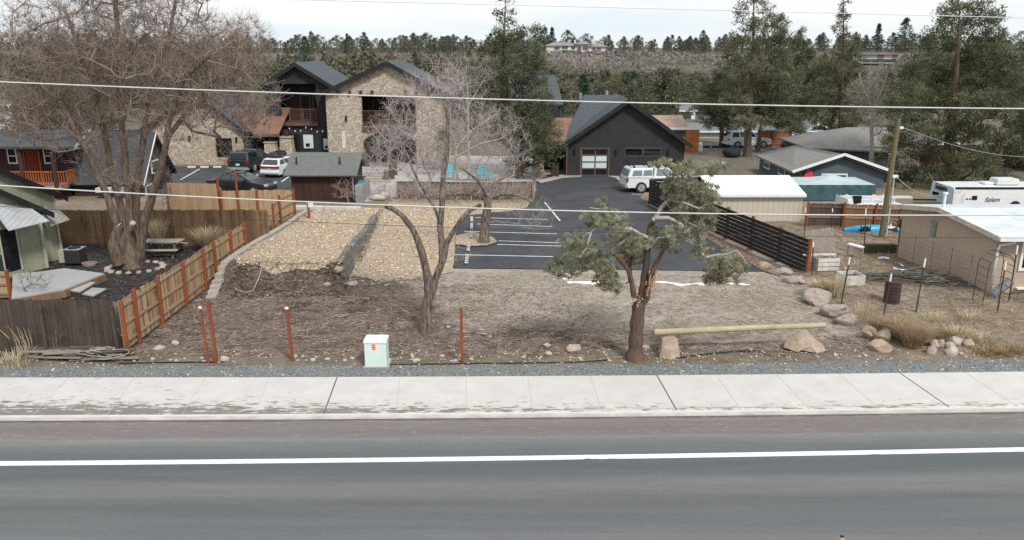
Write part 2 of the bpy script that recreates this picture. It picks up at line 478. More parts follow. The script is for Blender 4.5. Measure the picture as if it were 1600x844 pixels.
def build_ground():
 xs = axis(-30, 27, 0.24, (-2500, 2500), 1.13)
 ya = list(np.arange(22.0, 52, 0.24)); v, s = ya[-1], 0.24
 while v < 200: s = min(s * 1.07, 5.0); v += s; ya.append(v)
 while v < 345: v += 4.0; ya.append(v)
 while v < 5000: s = (v - 330) * 0.25 + 5; v += s; ya.append(v)
 ys = np.array([-3000, -600, -120, -40, 0, 12, 18, 20.5] + ya)
 nx, ny = len(xs), len(ys)
 V = np.zeros((ny, nx, 3)); Cc = np.ones((ny, nx, 4))
 for j, y in enumerate(ys):
  for i, x in enumerate(xs):
   V[j, i] = (x, y, hgt(x, y)); Cc[j, i, :3] = gcol(x, y)
 idx = np.arange(nx * ny).reshape(ny, nx)
 F = np.stack([idx[:-1, :-1], idx[:-1, 1:], idx[1:, 1:], idx[1:, :-1]], -1).reshape(-1, 4)
 m, nt, b = new_mat('soil_and_dry_grass')
 at = nt.nodes.new('ShaderNodeAttribute'); at.attribute_name = 'gcol'
 v = coords(nt, (1, 1, 1), True)
 vs = coords(nt, (0.35, 1, 1), True)
 n1 = noise_(nt, vs, 9.0, 8.0, 0.72, 0.30, 0.70)
 n2 = noise_(nt, v, 2.1, 6.0, 0.7, 0.32, 0.68)
 c = mixc(nt, n1, at.outputs['Color'], (0.45, 0.45, 0.45), 'MULTIPLY')
 c = mixc(nt, n2, c, mixc(nt, 1.0, c, (1.45, 1.42, 1.38), 'MULTIPLY'))
 vn = node(nt, 'ShaderNodeTexVoronoi', i_Scale=14.0); nt.links.new(v, vn.inputs['Vector'])
 sp = nt.nodes.new('ShaderNodeSeparateColor'); nt.links.new(vn.outputs['Color'], sp.inputs[0])
 pale = math_(nt, 'MULTIPLY', math_(nt, 'GREATER_THAN', sp.outputs[0], 0.985), 0.4)
 c = mixc(nt, pale, c, (0.42, 0.38, 0.33))
 nt.links.new(c, b.inputs['Base Color']); b.inputs['Roughness'].default_value = 0.95; b.inputs['Specular IOR Level'].default_value = 0.1
 bp = node(nt, 'ShaderNodeBump', i_Strength=0.8, i_Distance=0.06)
 nt.links.new(noise_(nt, vs, 7.0, 8.0, 0.75), bp.inputs['Height']); nt.links.new(bp.outputs[0], b.inputs['Normal'])
 o = np_mesh('ground', V.reshape(-1, 3), F, m, smooth=True, kind='structure')
 ca = o.data.attributes.new('gcol', 'FLOAT_COLOR', 'POINT'); ca.data.foreach_set('color', Cc.astype(np.float32).ravel())
 return o
build_ground()
def strip(name, fa, fb, z, mat, x0=-60, x1=60, step=0.6, kind='structure', thick=0.0, dz=0.0):
 xs = np.arange(x0, x1 + 0.01, step)
 V, F = [], []
 for x in xs:
  V += [(x, fa(x), z), (x, fb(x), z + dz)]
 for i in range(len(xs) - 1):
  F.append((2 * i, 2 * i + 2, 2 * i + 3, 2 * i + 1))
 return np_mesh(name, V, F, mat, kind=kind)
# road: one sheet whose worn bands follow the kerb
def build_road():
 xs = np.arange(-70, 70.1, 1.0)
 offs = [0.14, 0, -0.2, -0.6, -1.0, -1.5, -2, -2.5, -3, -4, -5, -6, -8, -11, -16, -30]
 V, F, A = [], [], []
 for x in xs:
  yc = f_curb(x)
  for o_ in offs: V.append((x, yc - 0.1 + o_, ZR + (0.004 if o_ > -0.1 else 0) * 0)); A.append(-(o_))
 n = len(offs)
 for i in range(len(xs) - 1):
  for j in range(n - 1): F.append((i * n + j + 1, (i + 1) * n + j + 1, (i + 1) * n + j, i * n + j))
 m, nt, b = new_mat('worn_asphalt')
 at = nt.nodes.new('ShaderNodeAttribute'); at.attribute_name = 'off'
 v = coords(nt, (1, 1, 1), True); vl = coords(nt, (0.06, 1, 1), True)
 wob = math_(nt, 'MULTIPLY', math_(nt, 'SUBTRACT', noise_(nt, coords(nt, (0.5, 1.5, 1), True), 1.6, 6.0, 0.7), 0.5), 0.35)
 t = math_(nt, 'ADD', at.outputs['Fac'], wob)
 cr = nt.nodes.new('ShaderNodeValToRGB'); el = cr.color_ramp.elements
 stops = [(0.0, (0.12, 0.10, 0.09)), (0.10, (0.215, 0.185, 0.172)), (0.7, (0.19, 0.163, 0.156)), (1.02, (0.20, 0.175, 0.168)), (1.10, (0.215, 0.21, 0.203)), (1.55, (0.165, 0.165, 0.163)), (1.9, (0.135, 0.142, 0.146)), (2.6, (0.108, 0.120, 0.127)),
             (3.05, (0.122, 0.128, 0.13)), (3.55, (0.178, 0.175, 0.168)), (3.85, (0.17, 0.167, 0.16)), (4.3, (0.128, 0.13, 0.13)), (5.3, (0.142, 0.145, 0.147)), (6.6, (0.185, 0.183, 0.178)), (8.0, (0.15, 0.15, 0.15))]
 T = 8.0
 while len(el) < len(stops): el.new(0.5)
 for i, (p, c) in enumerate(stops): el[i].position = p / T; el[i].color = c4(c)
 nt.links.new(math_(nt, 'DIVIDE', t, T), cr.inputs[0])
 c = mixc(nt, 1.0, cr.outputs[0], (1.12, 1.16, 1.18), 'MULTIPLY'); c = mixc(nt, noise_(nt, v, 60.0, 3.0, 0.7, 0.3, 0.7), c, mixc(nt, 1.0, cr.outputs[0], (0.55, 0.56, 0.57), 'MULTIPLY'))
 c = mixc(nt, noise_(nt, vl, 3.0, 6.0, 0.7, 0.42, 0.72), c, mixc(nt, 1.0, c, (1.22, 1.20, 1.17), 'MULTIPLY'))
 # grit blown along the kerb
 grit = math_(nt, 'MULTIPLY', noise_(nt, coords(nt, (0.5, 2.0, 1), True), 5.0, 7.0, 0.75, 0.56, 0.66), math_(nt, 'LESS_THAN', t, 1.25))
 c = mixc(nt, math_(nt, 'MULTIPLY', grit, 0.55), c, (0.32, 0.29, 0.26))
 # tar specks
 tar = noise_(nt, coords(nt, (0.6, 2.2, 1), True), 7.0, 3.0, 0.5, 0.74, 0.76)
 c = mixc(nt, math_(nt, 'MULTIPLY', tar, 0.5), c, (0.04, 0.04, 0.042))
 nt.links.new(c, b.inputs['Base Color']); b.inputs['Roughness'].default_value = 0.85; b.inputs['Specular IOR Level'].default_value = 0.2
 bp = node(nt, 'ShaderNodeBump', i_Strength=0.35, i_Distance=0.01); nt.links.new(noise_(nt, v, 70.0, 3.0), bp.inputs['Height']); nt.links.new(bp.outputs[0], b.inputs['Normal'])
 o = np_mesh('road', V, F, m, kind='structure')
 a = o.data.attributes.new('off', 'FLOAT', 'POINT'); a.data.foreach_set('value', np.array(A, dtype=np.float32))
build_road()
# painted line: ragged edges where the paint has chipped
def build_line():
 m, nt, b = new_mat('road_paint')
 v = coords(nt, (1, 1, 1), True)
 f = noise_(nt, v, 40.0, 3.0, 0.6, 0.54, 0.68)
 g = noise_(nt, coords(nt, (0.15, 1, 1), True), 4.0, 5.0, 0.6, 0.45, 0.75)
 c = mixc(nt, math_(nt, 'MULTIPLY', f, 0.6), (0.80, 0.80, 0.79), (0.30, 0.30, 0.30)); c = mixc(nt, math_(nt, 'MULTIPLY', g, 0.25), c, (0.5, 0.5, 0.5))
 nt.links.new(c, b.inputs['Base Color']); b.inputs['Roughness'].default_value = 0.7
 xs = np.arange(-60, 60, 0.12)
 V, F = [], []
 for x in xs:
  y = f_line(x); ch = max(0.0, nz(x, 0, 5.5, 4) - 0.2) * 0.09 if -0.3 < x < 4.8 or 9 < x < 10 else 0
  V += [(x, y - 0.11 + ch + 0.006 * nz(x, 0, 9), ZR + 0.004), (x, y + 0.115 + 0.006 * nz(x, 5, 9), ZR + 0.004)]
 for i in range(len(xs) - 1): F.append((2 * i, 2 * i + 2, 2 * i + 3, 2 * i + 1))
 np_mesh('road_line', V, F, m, kind='structure')
build_line()
def build_sidewalk():
 m, nt, b = new_mat('broom_finished_concrete')
 at = nt.nodes.new('ShaderNodeAttribute'); at.attribute_name = 'off'
 v = coords(nt, (1, 1, 1), True); vl = coords(nt, (0.33, 1, 1), True)
 c = mixc(nt, noise_(nt, v, 1.3, 6.0, 0.65, 0.35, 0.7), (0.585, 0.565, 0.54), (0.49, 0.47, 0.445))
 c = mixc(nt, noise_(nt, v, 50.0, 2.0, 0.6, 0.45, 0.75), c, (0.50, 0.475, 0.44))
 # dirt thrown up along the kerb, patchy, heaviest on the western part
 x = nt.nodes.new('ShaderNodeSeparateXYZ'); nt.links.new(coords(nt, (1, 1, 1), True), x.inputs[0])
 west = nt.nodes.new('ShaderNodeMapRange'); west.inputs[1].default_value = -13; west.inputs[2].default_value = 6; west.inputs[3].default_value = 0.155; west.inputs[4].default_value = 0.0
 nt.links.new(x.outputs[0], west.inputs[0])
 near = nt.nodes.new('ShaderNodeMapRange'); near.inputs[1].default_value = 0.1; near.inputs[2].default_value = 1.4; near.inputs[3].default_value = 0.10; near.inputs[4].default_value = -0.14
 nt.links.new(at.outputs['Fac'], near.inputs[0])
 n = noise_(nt, vl, 6.0, 9.0, 0.75)
 d = math_(nt, 'ADD', math_(nt, 'ADD', n, west.outputs[0]), near.outputs[0])
 r = nt.nodes.new('ShaderNodeMapRange'); r.inputs[1].default_value = 0.60; r.inputs[2].default_value = 0.68; nt.links.new(d, r.inputs[0])
 on_walk = math_(nt, 'GREATER_THAN', at.outputs['Fac'], 0.02)
 c = mixc(nt, math_(nt, 'MULTIPLY', math_(nt, 'MULTIPLY', r.outputs[0], 0.88), on_walk), c, (0.165, 0.138, 0.122))
 seam = math_(nt, 'MULTIPLY', noise_(nt, vl, 5.0, 6.0, 0.7, 0.40, 0.60), math_(nt, 'LESS_THAN', math_(nt, 'ABSOLUTE', math_(nt, 'SUBTRACT', at.outputs['Fac'], 0.15)), 0.035))
 c = mixc(nt, math_(nt, 'MULTIPLY', seam, 0.75), c, (0.2, 0.165, 0.14))
 low = math_(nt, 'MULTIPLY', math_(nt, 'LESS_THAN', at.outputs['Fac'], -0.02), noise_(nt, vl, 4.0, 7.0, 0.7, 0.40, 0.70))
 c = mixc(nt, math_(nt, 'MULTIPLY', low, 0.6), c, (0.26, 0.23, 0.20))
 nt.links.new(c, b.inputs['Base Color']); b.inputs['Roughness'].default_value = 0.9; b.inputs['Specular IOR Level'].default_value = 0.15
 xs = np.arange(-60, 60.1, 0.6)
 prof = lambda x: [(f_back(x), ZS, f_back(x) - f_curb(x)), (f_curb(x) + 1.2, ZS, 1.2), (f_curb(x) + 0.6, ZS, 0.6), (f_curb(x) + 0.15, ZS, 0.15), (f_curb(x) + 0.03, ZS - 0.003, 0.03), (f_curb(x) - 0.02, ZS - 0.03, -0.01), (f_curb(x) - 0.05, ZR, -0.15), (f_curb(x) - 0.05, ZR - 0.2, -0.3)]
 V, F, A = [], [], []
 for x_ in xs:
  for (y, z, a) in prof(x_): V.append((x_, y, z)); A.append(a)
 n_ = 8
 for i in range(len(xs) - 1):
  for j in range(n_ - 1): F.append((i * n_ + j + 1, (i + 1) * n_ + j + 1, (i + 1) * n_ + j, i * n_ + j))
 o = np_mesh('sidewalk', V, F, m, kind='structure')
 a = o.data.attributes.new('off', 'FLOAT', 'POINT'); a.data.foreach_set('value', np.array(A, dtype=np.float32))
 # control and expansion joints
 jm = MB()
 for (xa, ya, xb, yb, w, dk) in [(527, 589, 509, 640, .02, 1), (625, 589, 621, 640, .008, 0), (728, 589, 729, 640, .008, 0), (825, 589, 832, 640, .008, 0), (922, 588, 940, 639, .008, 0),
         (1027, 588, 1056, 638, .02, 1), (1120, 587, 1156, 637, .008, 0), (1409, 585, 1478, 632, .02, 1), (420, 590, 402, 641, .008, 0), (320, 590, 290, 641, .008, 0),
         (210, 590, 175, 641, .008, 0), (1215, 587, 1262, 636, .008, 0), (1312, 586, 1370, 634, .008, 0), (1510, 584, 1585, 631, .008, 0), (105, 591, 60, 642, .008, 0)]:
  p, q = G(xa, ya, ZS + 0.004), G(xb, yb, ZS + 0.004)
  q.y = f_curb(q.x) + 0.02; p.y = f_back(p.x) - 0.01
  s = Vector((w, 0, 0))
  jm.quad(p - s, q - s, q + s, p + s, tint=dk)
 jm.build('sidewalk_joints', M('joint_groove', (0.46, 0.44, 0.41), (0.12, 0.115, 0.11), 1.0, tintw=1.0), kind='structure')
build_sidewalk()
# ------------------------------------------------------------------ sheets laid on the ground
def patch(name, pts, mat, dz=0.03, jit=0.06, seg=0.25, grid=0.5, world=None, kind='structure', h=hgt):
 """sheet with an uneven outline that follows the terrain; pts are picture points on the ground"""
 P = world if world else [Gt(*p).xy for p in pts]
 B = []
 for i in range(len(P)):
  a, b = Vector(P[i]), Vector(P[(i + 1) % len(P)])
  L = (b - a).length; k = max(1, int(L / seg))
  nrm = Vector((-(b - a).y, (b - a).x)).normalized()
  for s in range(k):
   p = a.lerp(b, s / k)
   B.append(p + nrm * jit * (1.4 * mnoise.noise(Vector((p.x * 1.5, p.y * 1.5, 3))) + 0.8 * mnoise.noise(Vector((p.x * 5, p.y * 5, 8)))))
 pts2 = [tuple(p) for p in B]
 nb = len(pts2)
 x0, x1 = min(p[0] for p in pts2), max(p[0] for p in pts2); y0, y1 = min(p[1] for p in pts2), max(p[1] for p in pts2)
 inner = []
 for x in np.arange(x0, x1, grid):
  for y in np.arange(y0, y1, grid):
   if inpoly(x, y, pts2): inner.append((x + 0.01 * rng.random(), y + 0.01 * rng.random()))
 vs, es, fs, *_ = delaunay_2d_cdt([Vector(p) for p in pts2 + inner], [(i, (i + 1) % nb) for i in range(nb)], [], 1, 1e-4)
 F = [list(f) for f in fs]
 V = [(v.x, v.y, max(0 if h is None else h(v.x, v.y), -0.05) + dz) for v in vs]
 F = [f if (vs[f[1]] - vs[f[0]]).cross(vs[f[2]] - vs[f[0]]) > 0 else f[::-1] for f in F]
 return np_mesh(name, V, F, mat, smooth=True, kind=kind)
def M_gravel(name, cols, scale, bump=0.6, big=None, bigscale=1.0):
 m, nt, b = new_mat(name)
 v = coords(nt, (1, 1, 1), True)
 vo = node(nt, 'ShaderNodeTexVoronoi', i_Scale=scale); nt.links.new(v, vo.inputs['Vector'])
 sp = nt.nodes.new('ShaderNodeSeparateColor'); nt.links.new(vo.outputs['Color'], sp.inputs[0])
 cr = nt.nodes.new('ShaderNodeValToRGB'); el = cr.color_ramp.elements
 while len(el) < len(cols): el.new(0.5)
 for i, (p, c) in enumerate(cols): el[i].position = p; el[i].color = c4(c)
 nt.links.new(sp.outputs[0], cr.inputs[0])
 c = cr.outputs[0]
 c = mixc(nt, noise_(nt, v, scale * 0.22, 6.0, 0.7, 0.35, 0.7), c, mixc(nt, 1.0, c, (0.72, 0.70, 0.68), 'MULTIPLY'))
 if big: c = mixc(nt, math_(nt, 'MULTIPLY', noise_(nt, v, bigscale, 7.0, 0.72, 0.52, 0.66), 0.75), c, big)
 nt.links.new(c, b.inputs['Base Color']); b.inputs['Roughness'].default_value = 0.95; b.inputs['Specular IOR Level'].default_value = 0.12
 bp = node(nt, 'ShaderNodeBump', i_Strength=bump, i_Distance=0.03); nt.links.new(vo.outputs['Distance'], bp.inputs['Height']); nt.links.new(bp.outputs[0], b.inputs['Normal'])
 return m
m_gravel = M_gravel('blue_grey_gravel', [(0, (0.10, 0.115, 0.12)), (0.35, (0.17, 0.19, 0.195)), (0.75, (0.235, 0.25, 0.25)), (0.95, (0.29, 0.30, 0.295)), (1.0, (0.50, 0.49, 0.465))], 30, big=(0.21, 0.19, 0.165), bigscale=0.9)
m_chip = M_gravel('wood_chips', [(0, (0.21, 0.155, 0.105)), (0.3, (0.385, 0.305, 0.22)), (0.65, (0.495, 0.405, 0.30)), (0.92, (0.585, 0.50, 0.39)), (1.0, (0.72, 0.64, 0.53))], 21, 0.7, big=(0.36, 0.275, 0.185), bigscale=0.6)
m_barkbed = M_gravel('bark_chips', [(0, (0.10, 0.07, 0.055)), (0.5, (0.21, 0.15, 0.115)), (1.0, (0.36, 0.28, 0.22))], 12)
m_lot = M('parking_asphalt', (0.060, 0.064, 0.070), (0.040, 0.043, 0.047), 0.6, bump=0.12, bscale=60, grime=(0.085, 0.085, 0.083), gscale=0.35, glim=(0.5, 0.75), world=True, spec=0.3, rough=0.7)
m_paver = M('pale_patio_concrete', (0.46, 0.43, 0.415), (0.37, 0.345, 0.33), 0.8, bump=0.1, grime=(0.27, 0.245, 0.23), gscale=0.5, world=True)
m_mulch = M_gravel('dark_bark_mulch', [(0, (0.018, 0.017, 0.018)), (0.6, (0.048, 0.045, 0.046)), (1.0, (0.10, 0.09, 0.085))], 13)
# gravel verge
xs_ = np.arange(-45, 45.1, 0.35)
gV, gF = [], []
for x in xs_:
 e = f_grav(x) + 0.16 * nz(x, 0, 0.8, 2) + 0.07 * nz(x, 0, 3.5, 5)
 gV += [(x, f_back(x) + 0.0, 0.012), (x, lerp(f_back(x), e, 0.5), 0.03), (x, e, 0.012)]
for i in range(len(xs_) - 1):
 for j in (0, 1): gF.append((3 * i + j, 3 * i + 3 + j, 3 * i + 4 + j, 3 * i + 1 + j))
np_mesh('gravel_verge', gV, gF, m_gravel, smooth=True, kind='structure')
# paved lots
flat = None
patch('parking_lot', [(708, 420), (711, 388), (713, 353), (727, 337), (795, 332), (822, 325), (836, 309), (838, 284), (872, 274), (1075, 274), (1078, 296), (1008, 299), (1000, 309), (1046, 333), (1098, 368), (1146, 398), (1196, 425), (960, 422)], m_lot, 0.035, 0.02, grid=3, h=flat)
patch('far_parking_lot', [(246, 262), (345, 260), (455, 258), (556, 262), (556, 316), (455, 318), (330, 330), (240, 300)], m_lot, 0.03, 0.02, grid=3, h=flat)
patch('street_pavement', [(1075, 224), (1300, 222), (1330, 232), (1060, 236)], M('street_asphalt', (0.20, 0.20, 0.20), (0.15, 0.15, 0.15), 0.3, world=True), 0.02, 0.02, grid=6, h=flat)
# wood chips: the raised bed by the fence and the strip below the block wall
def ter(x, y): return hgt(x, y)
patch('wood_chip_terrace', None, m_chip, 0.035, 0.10, grid=0.4, kind='structure',
      world=[(-12.45, 34.5), (-11.9, 33.75), (-11.0, 33.4), (-10.2, 33.1), (-9.3, 33.35), (-8.4, 33.3), (wall_x(34) - 0.5, 33.9), (wall_x(35.2) - 0.42, 35.0), (wall_x(40) - 0.42, 40), (wall_x(46.4) - 0.42, 46.4), (-8.3, 50.6), (-12.5, 51.2), (-12.45, 44)])
patch('wood_chip_bed', None, m_chip, 0.03, 0.12, grid=0.8, kind='structure',
      world=[(-7.2, 34.7), (-5.6, 33.7), (-4.0, 34.4), (-2.75, 35.35), (-2.72, 41), (-3.2, 45.2), (-2.5, 48.4), (0.0, 49.8), (1.2, 50.6), (1.5, 53.4), (-2, 54.3), (-8.2, 53.6), (-8.25, 50.3), (-7.95, 46.6), (wall_x(40) + 0.2, 40)])
patch('bark_bed', [(1001, 311), (1012, 309), (1066, 338), (1120, 372), (1190, 412), (1222, 434), (1196, 426), (1146, 399), (1098, 369), (1046, 334)], m_barkbed, 0.05, 0.05, grid=1)
patch('tree_island', [(712, 384), (713, 371), (735, 364), (768, 372), (778, 380), (760, 386), (735, 387)], m_chip, 0.09, 0.03, grid=0.6)
patch('patio_paving', [(556, 318), (556, 262), (555, 247), (700, 243), (860, 246), (880, 262), (838, 284), (836, 280)], m_paver, 0.02, 0.02, grid=4, h=flat)
patch('mulch_yard', [(98, 420), (104, 384), (150, 378), (236, 374), (300, 388), (330, 405), (240, 452), (196, 470), (120, 470)], m_mulch, 0.03, 0.15, grid=0.6)
# painted stall lines
lm = MB()
def pline(a, b, w=0.1, z=0.042):
 p, q = G(*a, z), G(*b, z)
 d = (q - p).normalized(); s = Vector((-d.y, d.x, 0)) * w / 2
 lm.quad(p - s, q - s, q + s, p + s, tint=rng.random())
for a, b in [((742, 340), (856, 343)), ((746, 350), (863, 354)), ((725, 361.5), (870, 365.5)), ((779, 376.3), (878, 379.5)), ((777, 382), (878, 384.5)), ((709, 398), (864, 401)), ((851, 316), (875, 345)), ((922, 324.5), (937, 326.5)),
             ((987, 303), (1003, 304)), ((1046, 300), (1066, 301))]:
 pline(a, b)
for a, b in [((282, 281), (312, 264)), ((390, 281), (404, 272)), ((440, 284), (456, 273)), ((548, 276), (560, 268)), ((345, 283), (362, 272))]:
 pline(a, b, 0.12, 0.037)
lm.build('stall_markings', M('stall_paint', (0.78, 0.78, 0.77), (0.62, 0.62, 0.61), 4.0, tintw=0.3, grime=(0.18, 0.18, 0.18), gscale=5, glim=(0.52, 0.72)), kind='structure')
# old snow along the edge of the asphalt
def snow(pts, w, z=0.05):
 V, F = [], []
 P = [Gt(*p) for p in pts]
 Q = []
 for i in range(len(P) - 1):
  for s in range(8): Q.append(P[i].lerp(P[i + 1], s / 8))
 Q.append(P[-1])
 n = len(Q)
 for i, p in enumerate(Q):
  k = max(.012, w * math.sin(math.pi * min(1, max(0, i / (n - 1)))) ** 0.4 * (0.7 + 1.3 * nz(p.x, 0, 2.6, 4) + .5 * nz(p.x, 2, 7, 4))); p.y += .12 * nz(p.x, 5, 1.7, 2)
  V += [(p.x, p.y - k, p.z - 0.01), (p.x, p.y - k * 0.5, p.z + z), (p.x, p.y + k * 0.5, p.z + z), (p.x, p.y + k, p.z - 0.01)]
 for i in range(n - 1):
  for j in range(3): F.append((4 * i + j, 4 * i + 4 + j, 4 * i + 5 + j, 4 * i + 1 + j))
 return V, F
sv, sf = [], []
for pts, w in [([(886, 441), (905, 442), (940, 442)], 0.2), ([(1010, 441), (1040, 442), (1068, 446), (1095, 444), (1125, 442), (1150, 444), (1172, 446)], 0.2), ([(878, 436), (893, 437)], 0.12)]:
 v, f = snow(pts, w); b = len(sv); sv += v; sf += [tuple(i + b for i in q) for q in f]
np_mesh('snow', sv, sf, W['snow'], smooth=True, kind='stuff')
# ================================================================== fences, posts and the neighbour's yard at the western side
def fence_run(root, pts, h, mat_board, mat_post, mat_rail, side=1, post_h=None, board=0.14, lean=0.0, rails=(0.22, 0.55, 0.92), posts=None, post_w=0.11, gap=0.012, top_var=0.02, post_side=None, zf=None):
 """plank fence along a polyline: one panel per bay, three rails on the side given, posts of their own"""
 zf = zf or (lambda x, y: hgt(x, y))
 post_side = side if post_side is None else post_side
 for i in range(len(pts) - 1):
  a, b = Vector(pts[i]), Vector(pts[i + 1])
  d = (b - a); L = d.length; d.normalize(); n = Vector((d.y, -d.x)) * side
  rz = math.atan2(d.y, d.x)
  pm = MB(); k = max(1, round(L / board))
  for s in range(k):
   c = a + d * (L * (s + 0.5) / k)
   z = zf(c.x, c.y)
   hh = h + rng.uniform(-top_var, top_var)
   pm.box((c.x, c.y, z + 0.06 + hh / 2), (L / k - gap, 0.02, hh - 0.06), rz, tint=rng.random(), tilt=(0, rng.uniform(-.006, .006)))
  pm.build('panel', mat_board, root)
  if mat_rail:
   for r in rails:
    o = n * 0.035
    p, q = a + o, b + o
    rm = MB(); rm.bar((p.x, p.y, zf(p.x, p.y) + h * r), (q.x, q.y, zf(q.x, q.y) + h * r + rng.uniform(-.03, .03)), 0.04, 0.09)
    rm.build('rail', mat_rail, root)
 for i, p in enumerate(posts if posts is not None else pts):
  hh = post_h[i] if hasattr(post_h, '__len__') else (post_h or h + 0.05)
  q = Vector(pts[min(i, len(pts) - 2)]); q2 = Vector(pts[min(i, len(pts) - 2) + 1]); d = (q2 - q).normalized(); n = Vector((d.y, -d.x)) * post_side
  x, y = p[0] + n.x * 0.1, p[1] + n.y * 0.1
  MB().box((x, y, zf(x, y) + hh / 2 - 0.1), (post_w, post_w, hh + 0.2), math.atan2(d.y, d.x), tilt=(rng.uniform(-.015, .015), rng.uniform(-.015, .015))).build('post', mat_post, root, bevel=0.008)
# long cedar fence running back from the street corner; rails and red posts face the lot
xs0 = [(190, 552), (226, 537), (269, 508), (306, 480), (342, 455), (367, 432), (387, 414), (407, 397), (424, 384)]
fp = [Gt(*p).xy for p in xs0]
fp = [Vector((-13.15 + 0.02 * i, p.y)) for i, p in enumerate(fp)]
fr = thing('plank_fence', 'long cedar plank fence with red posts running back beside the bare lot', 'fence', (fp[0].x, fp[0].y, 0), group=None)
fence_run(fr, fp, 1.78, W['cedar'], W['redwood'], W['rail'], side=1, post_h=[1.85, 2.0, 1.95, 1.85, 1.9, 1.85, 1.9, 1.95, 1.9], top_var=0.04, zf=lambda x, y: 0.0)
# dark weathered fence facing the street
fd = thing('plank_fence', 'dark weathered plank fence facing the gravel verge, brush piled against it', 'fence', (-18, fp[0].y, 0))
yd = fp[0].y + 0.05
fence_run(fd, [(-13.35 - 2.4 * i, yd + 0.02 * i) for i in range(5)], 1.86, W['cedar_dark'], W['cedar_dark'], None, side=1, post_h=1.7, post_side=-1, top_var=0.03, board=0.15, zf=lambda x, y: 0.0)
# brown fence at the back of the yard
bk = [Gt(95, 383).xy, Gt(180, 383).xy, Gt(262, 383).xy, Gt(335, 382.5).xy, Gt(421, 383).xy]
fb = thing('plank_fence', 'brown plank fence across the back of the yard behind the picnic table', 'fence', (bk[2].x, bk[2].y, 0))
fence_run(fb, bk, 1.85, W['cedar_brown'], W['cedar_brown'], W['cedar_brown'], side=-1, post_h=1.88, post_side=1, top_var=0.03, zf=lambda x, y: 0.0)
# newer golden fences round the far parking
nf = [G(*p).xy for p in [(266, 337), (347, 339)]]
fn = thing('plank_fence', 'taller new golden cedar fence hiding the tail of the black sedan', 'fence', (nf[1].x, nf[1].y, 0))
fence_run(fn, nf, 2.02, W['cedar_new'], W['redwood'], None, side=-1, post_h=[2.0, 2.45], post_side=1, zf=lambda x, y: 0.0)
ng = [G(*p).xy for p in [(349, 340), (375, 339.5), (405, 339), (458, 338)]]
fg2 = thing('plank_fence', 'lower new golden cedar fence between the tall golden fence and the dark shed', 'fence', (ng[1].x, ng[1].y, 0))
fence_run(fg2, ng, 1.62, W['cedar_new'], W['redwood'], None, side=-1, post_h=[1.7, 2.9, 1.72, 1.7], post_side=1, zf=lambda x, y: 0.0)
ne = [G(427, 366).xy, G(437, 351).xy, G(459, 338.5).xy]
fe = thing('plank_fence', 'new cedar fence with exposed rails and red posts beside the wood chips', 'fence', (ne[0].x, ne[0].y, 0))
fence_run(fe, ne, 1.6, W['cedar_new'], W['redwood'], W['rail'], side=1, post_h=1.75, zf=lambda x, y: 0.0)
# bit of fence beside the deck
gf = [Gt(-22, 468).xy, Gt(20, 468).xy]
fs = thing('plank_fence', 'short golden fence end with a red post beside the grey deck', 'fence', (gf[1].x, gf[1].y, 0))
fence_run(fs, [tuple(gf[0]), tuple(gf[1])], 1.15, W['cedar_new'], W['redwood'], W['rail'], side=1, post_h=1.3)
# free standing red posts in the lot
for (bx, by, top, w, lab) in [(324, 567, 476, .075, 'thin weathered red-brown post paired with a thicker one at the lot edge'), (337, 567, 470, .10, 'thick red-brown post beside a thinner one at the lot edge'),
                              (456, 564, 477, .09, 'faded red-brown post with pale tags standing alone in brown mulch'), (722, 567, 481, .085, 'bright red post standing in front of the pruned bare tree')]:
 p = Gt(bx, by)
 h = Zat(top, p.y) - p.z
 t = thing('wood_post', lab, 'post', p, group='red posts along the lot edge')
 MB().box((p.x, p.y, p.z + h / 2 - 0.1), (w, w, h + 0.2), rng.uniform(-.3, .3), tilt=(0.0, -0.035 if bx < 500 else 0)).build('shaft', W['redwood'], t, bevel=0.008)
 if bx in (324, 456):
  mm = MB()
  mm.box((p.x - 0.02, p.y - w * 0.62, p.z + h - 0.08), (w * 1.35, 0.012, 0.09), 0)
  mm.build('paper_tag', W['white'], t)
# retaining wall of split blocks, stepping down to the street
def block_wall():
 t = thing('retaining_wall', 'grey split-block retaining wall dividing the two wood chip beds', 'retaining wall', (WALL_A.x, WALL_A.y, 0))
 m = MB(); cap = MB()
 y, row_h = WALL_A.y, 0.135
 for r in range(7):
  y0 = WALL_A.y - 0.95 + r * 0.12
  z = r * row_h
  off = 0.2 if r % 2 else 0.0
  yy = y0 + off
  while yy < WALL_B.y:
   if z + row_h * 0.5 < terrace_h(yy) + 0.12:
    x = wall_x(yy) - 0.13 - r * 0.028
    m.box((x, yy, z + row_h / 2 - 0.02), (0.27 + rng.uniform(-.02, .02), 0.385, row_h - 0.012), rng.uniform(-.02, .02) + math.atan2(WALL_B.x - WALL_A.x, -(WALL_B.y - WALL_A.y)) * 0 + 0.05, taper=0.96)
   yy += 0.405
 m.build('block_courses', M('split_face_block', (0.23, 0.205, 0.185), (0.11, 0.097, 0.088), 4.0, tintw=0.6, bump=0.8, bscale=9), t)
 # stepped end returning into the bank
 e = MB()
 for r in range(5):
  for k in range(3 - r // 2):
   e.box((WALL_A.x - 0.35 - k * 0.42 - r * 0.12, WALL_A.y - 0.75 + r * 0.14, 0.2 + r * row_h), (0.40, 0.28, row_h - 0.01), 0.1)
 e.build('stepped_end', M('block_end', (0.33, 0.30, 0.26), (0.18, 0.16, 0.14), 4.0, tintw=0.5, bump=0.6), t)
block_wall()
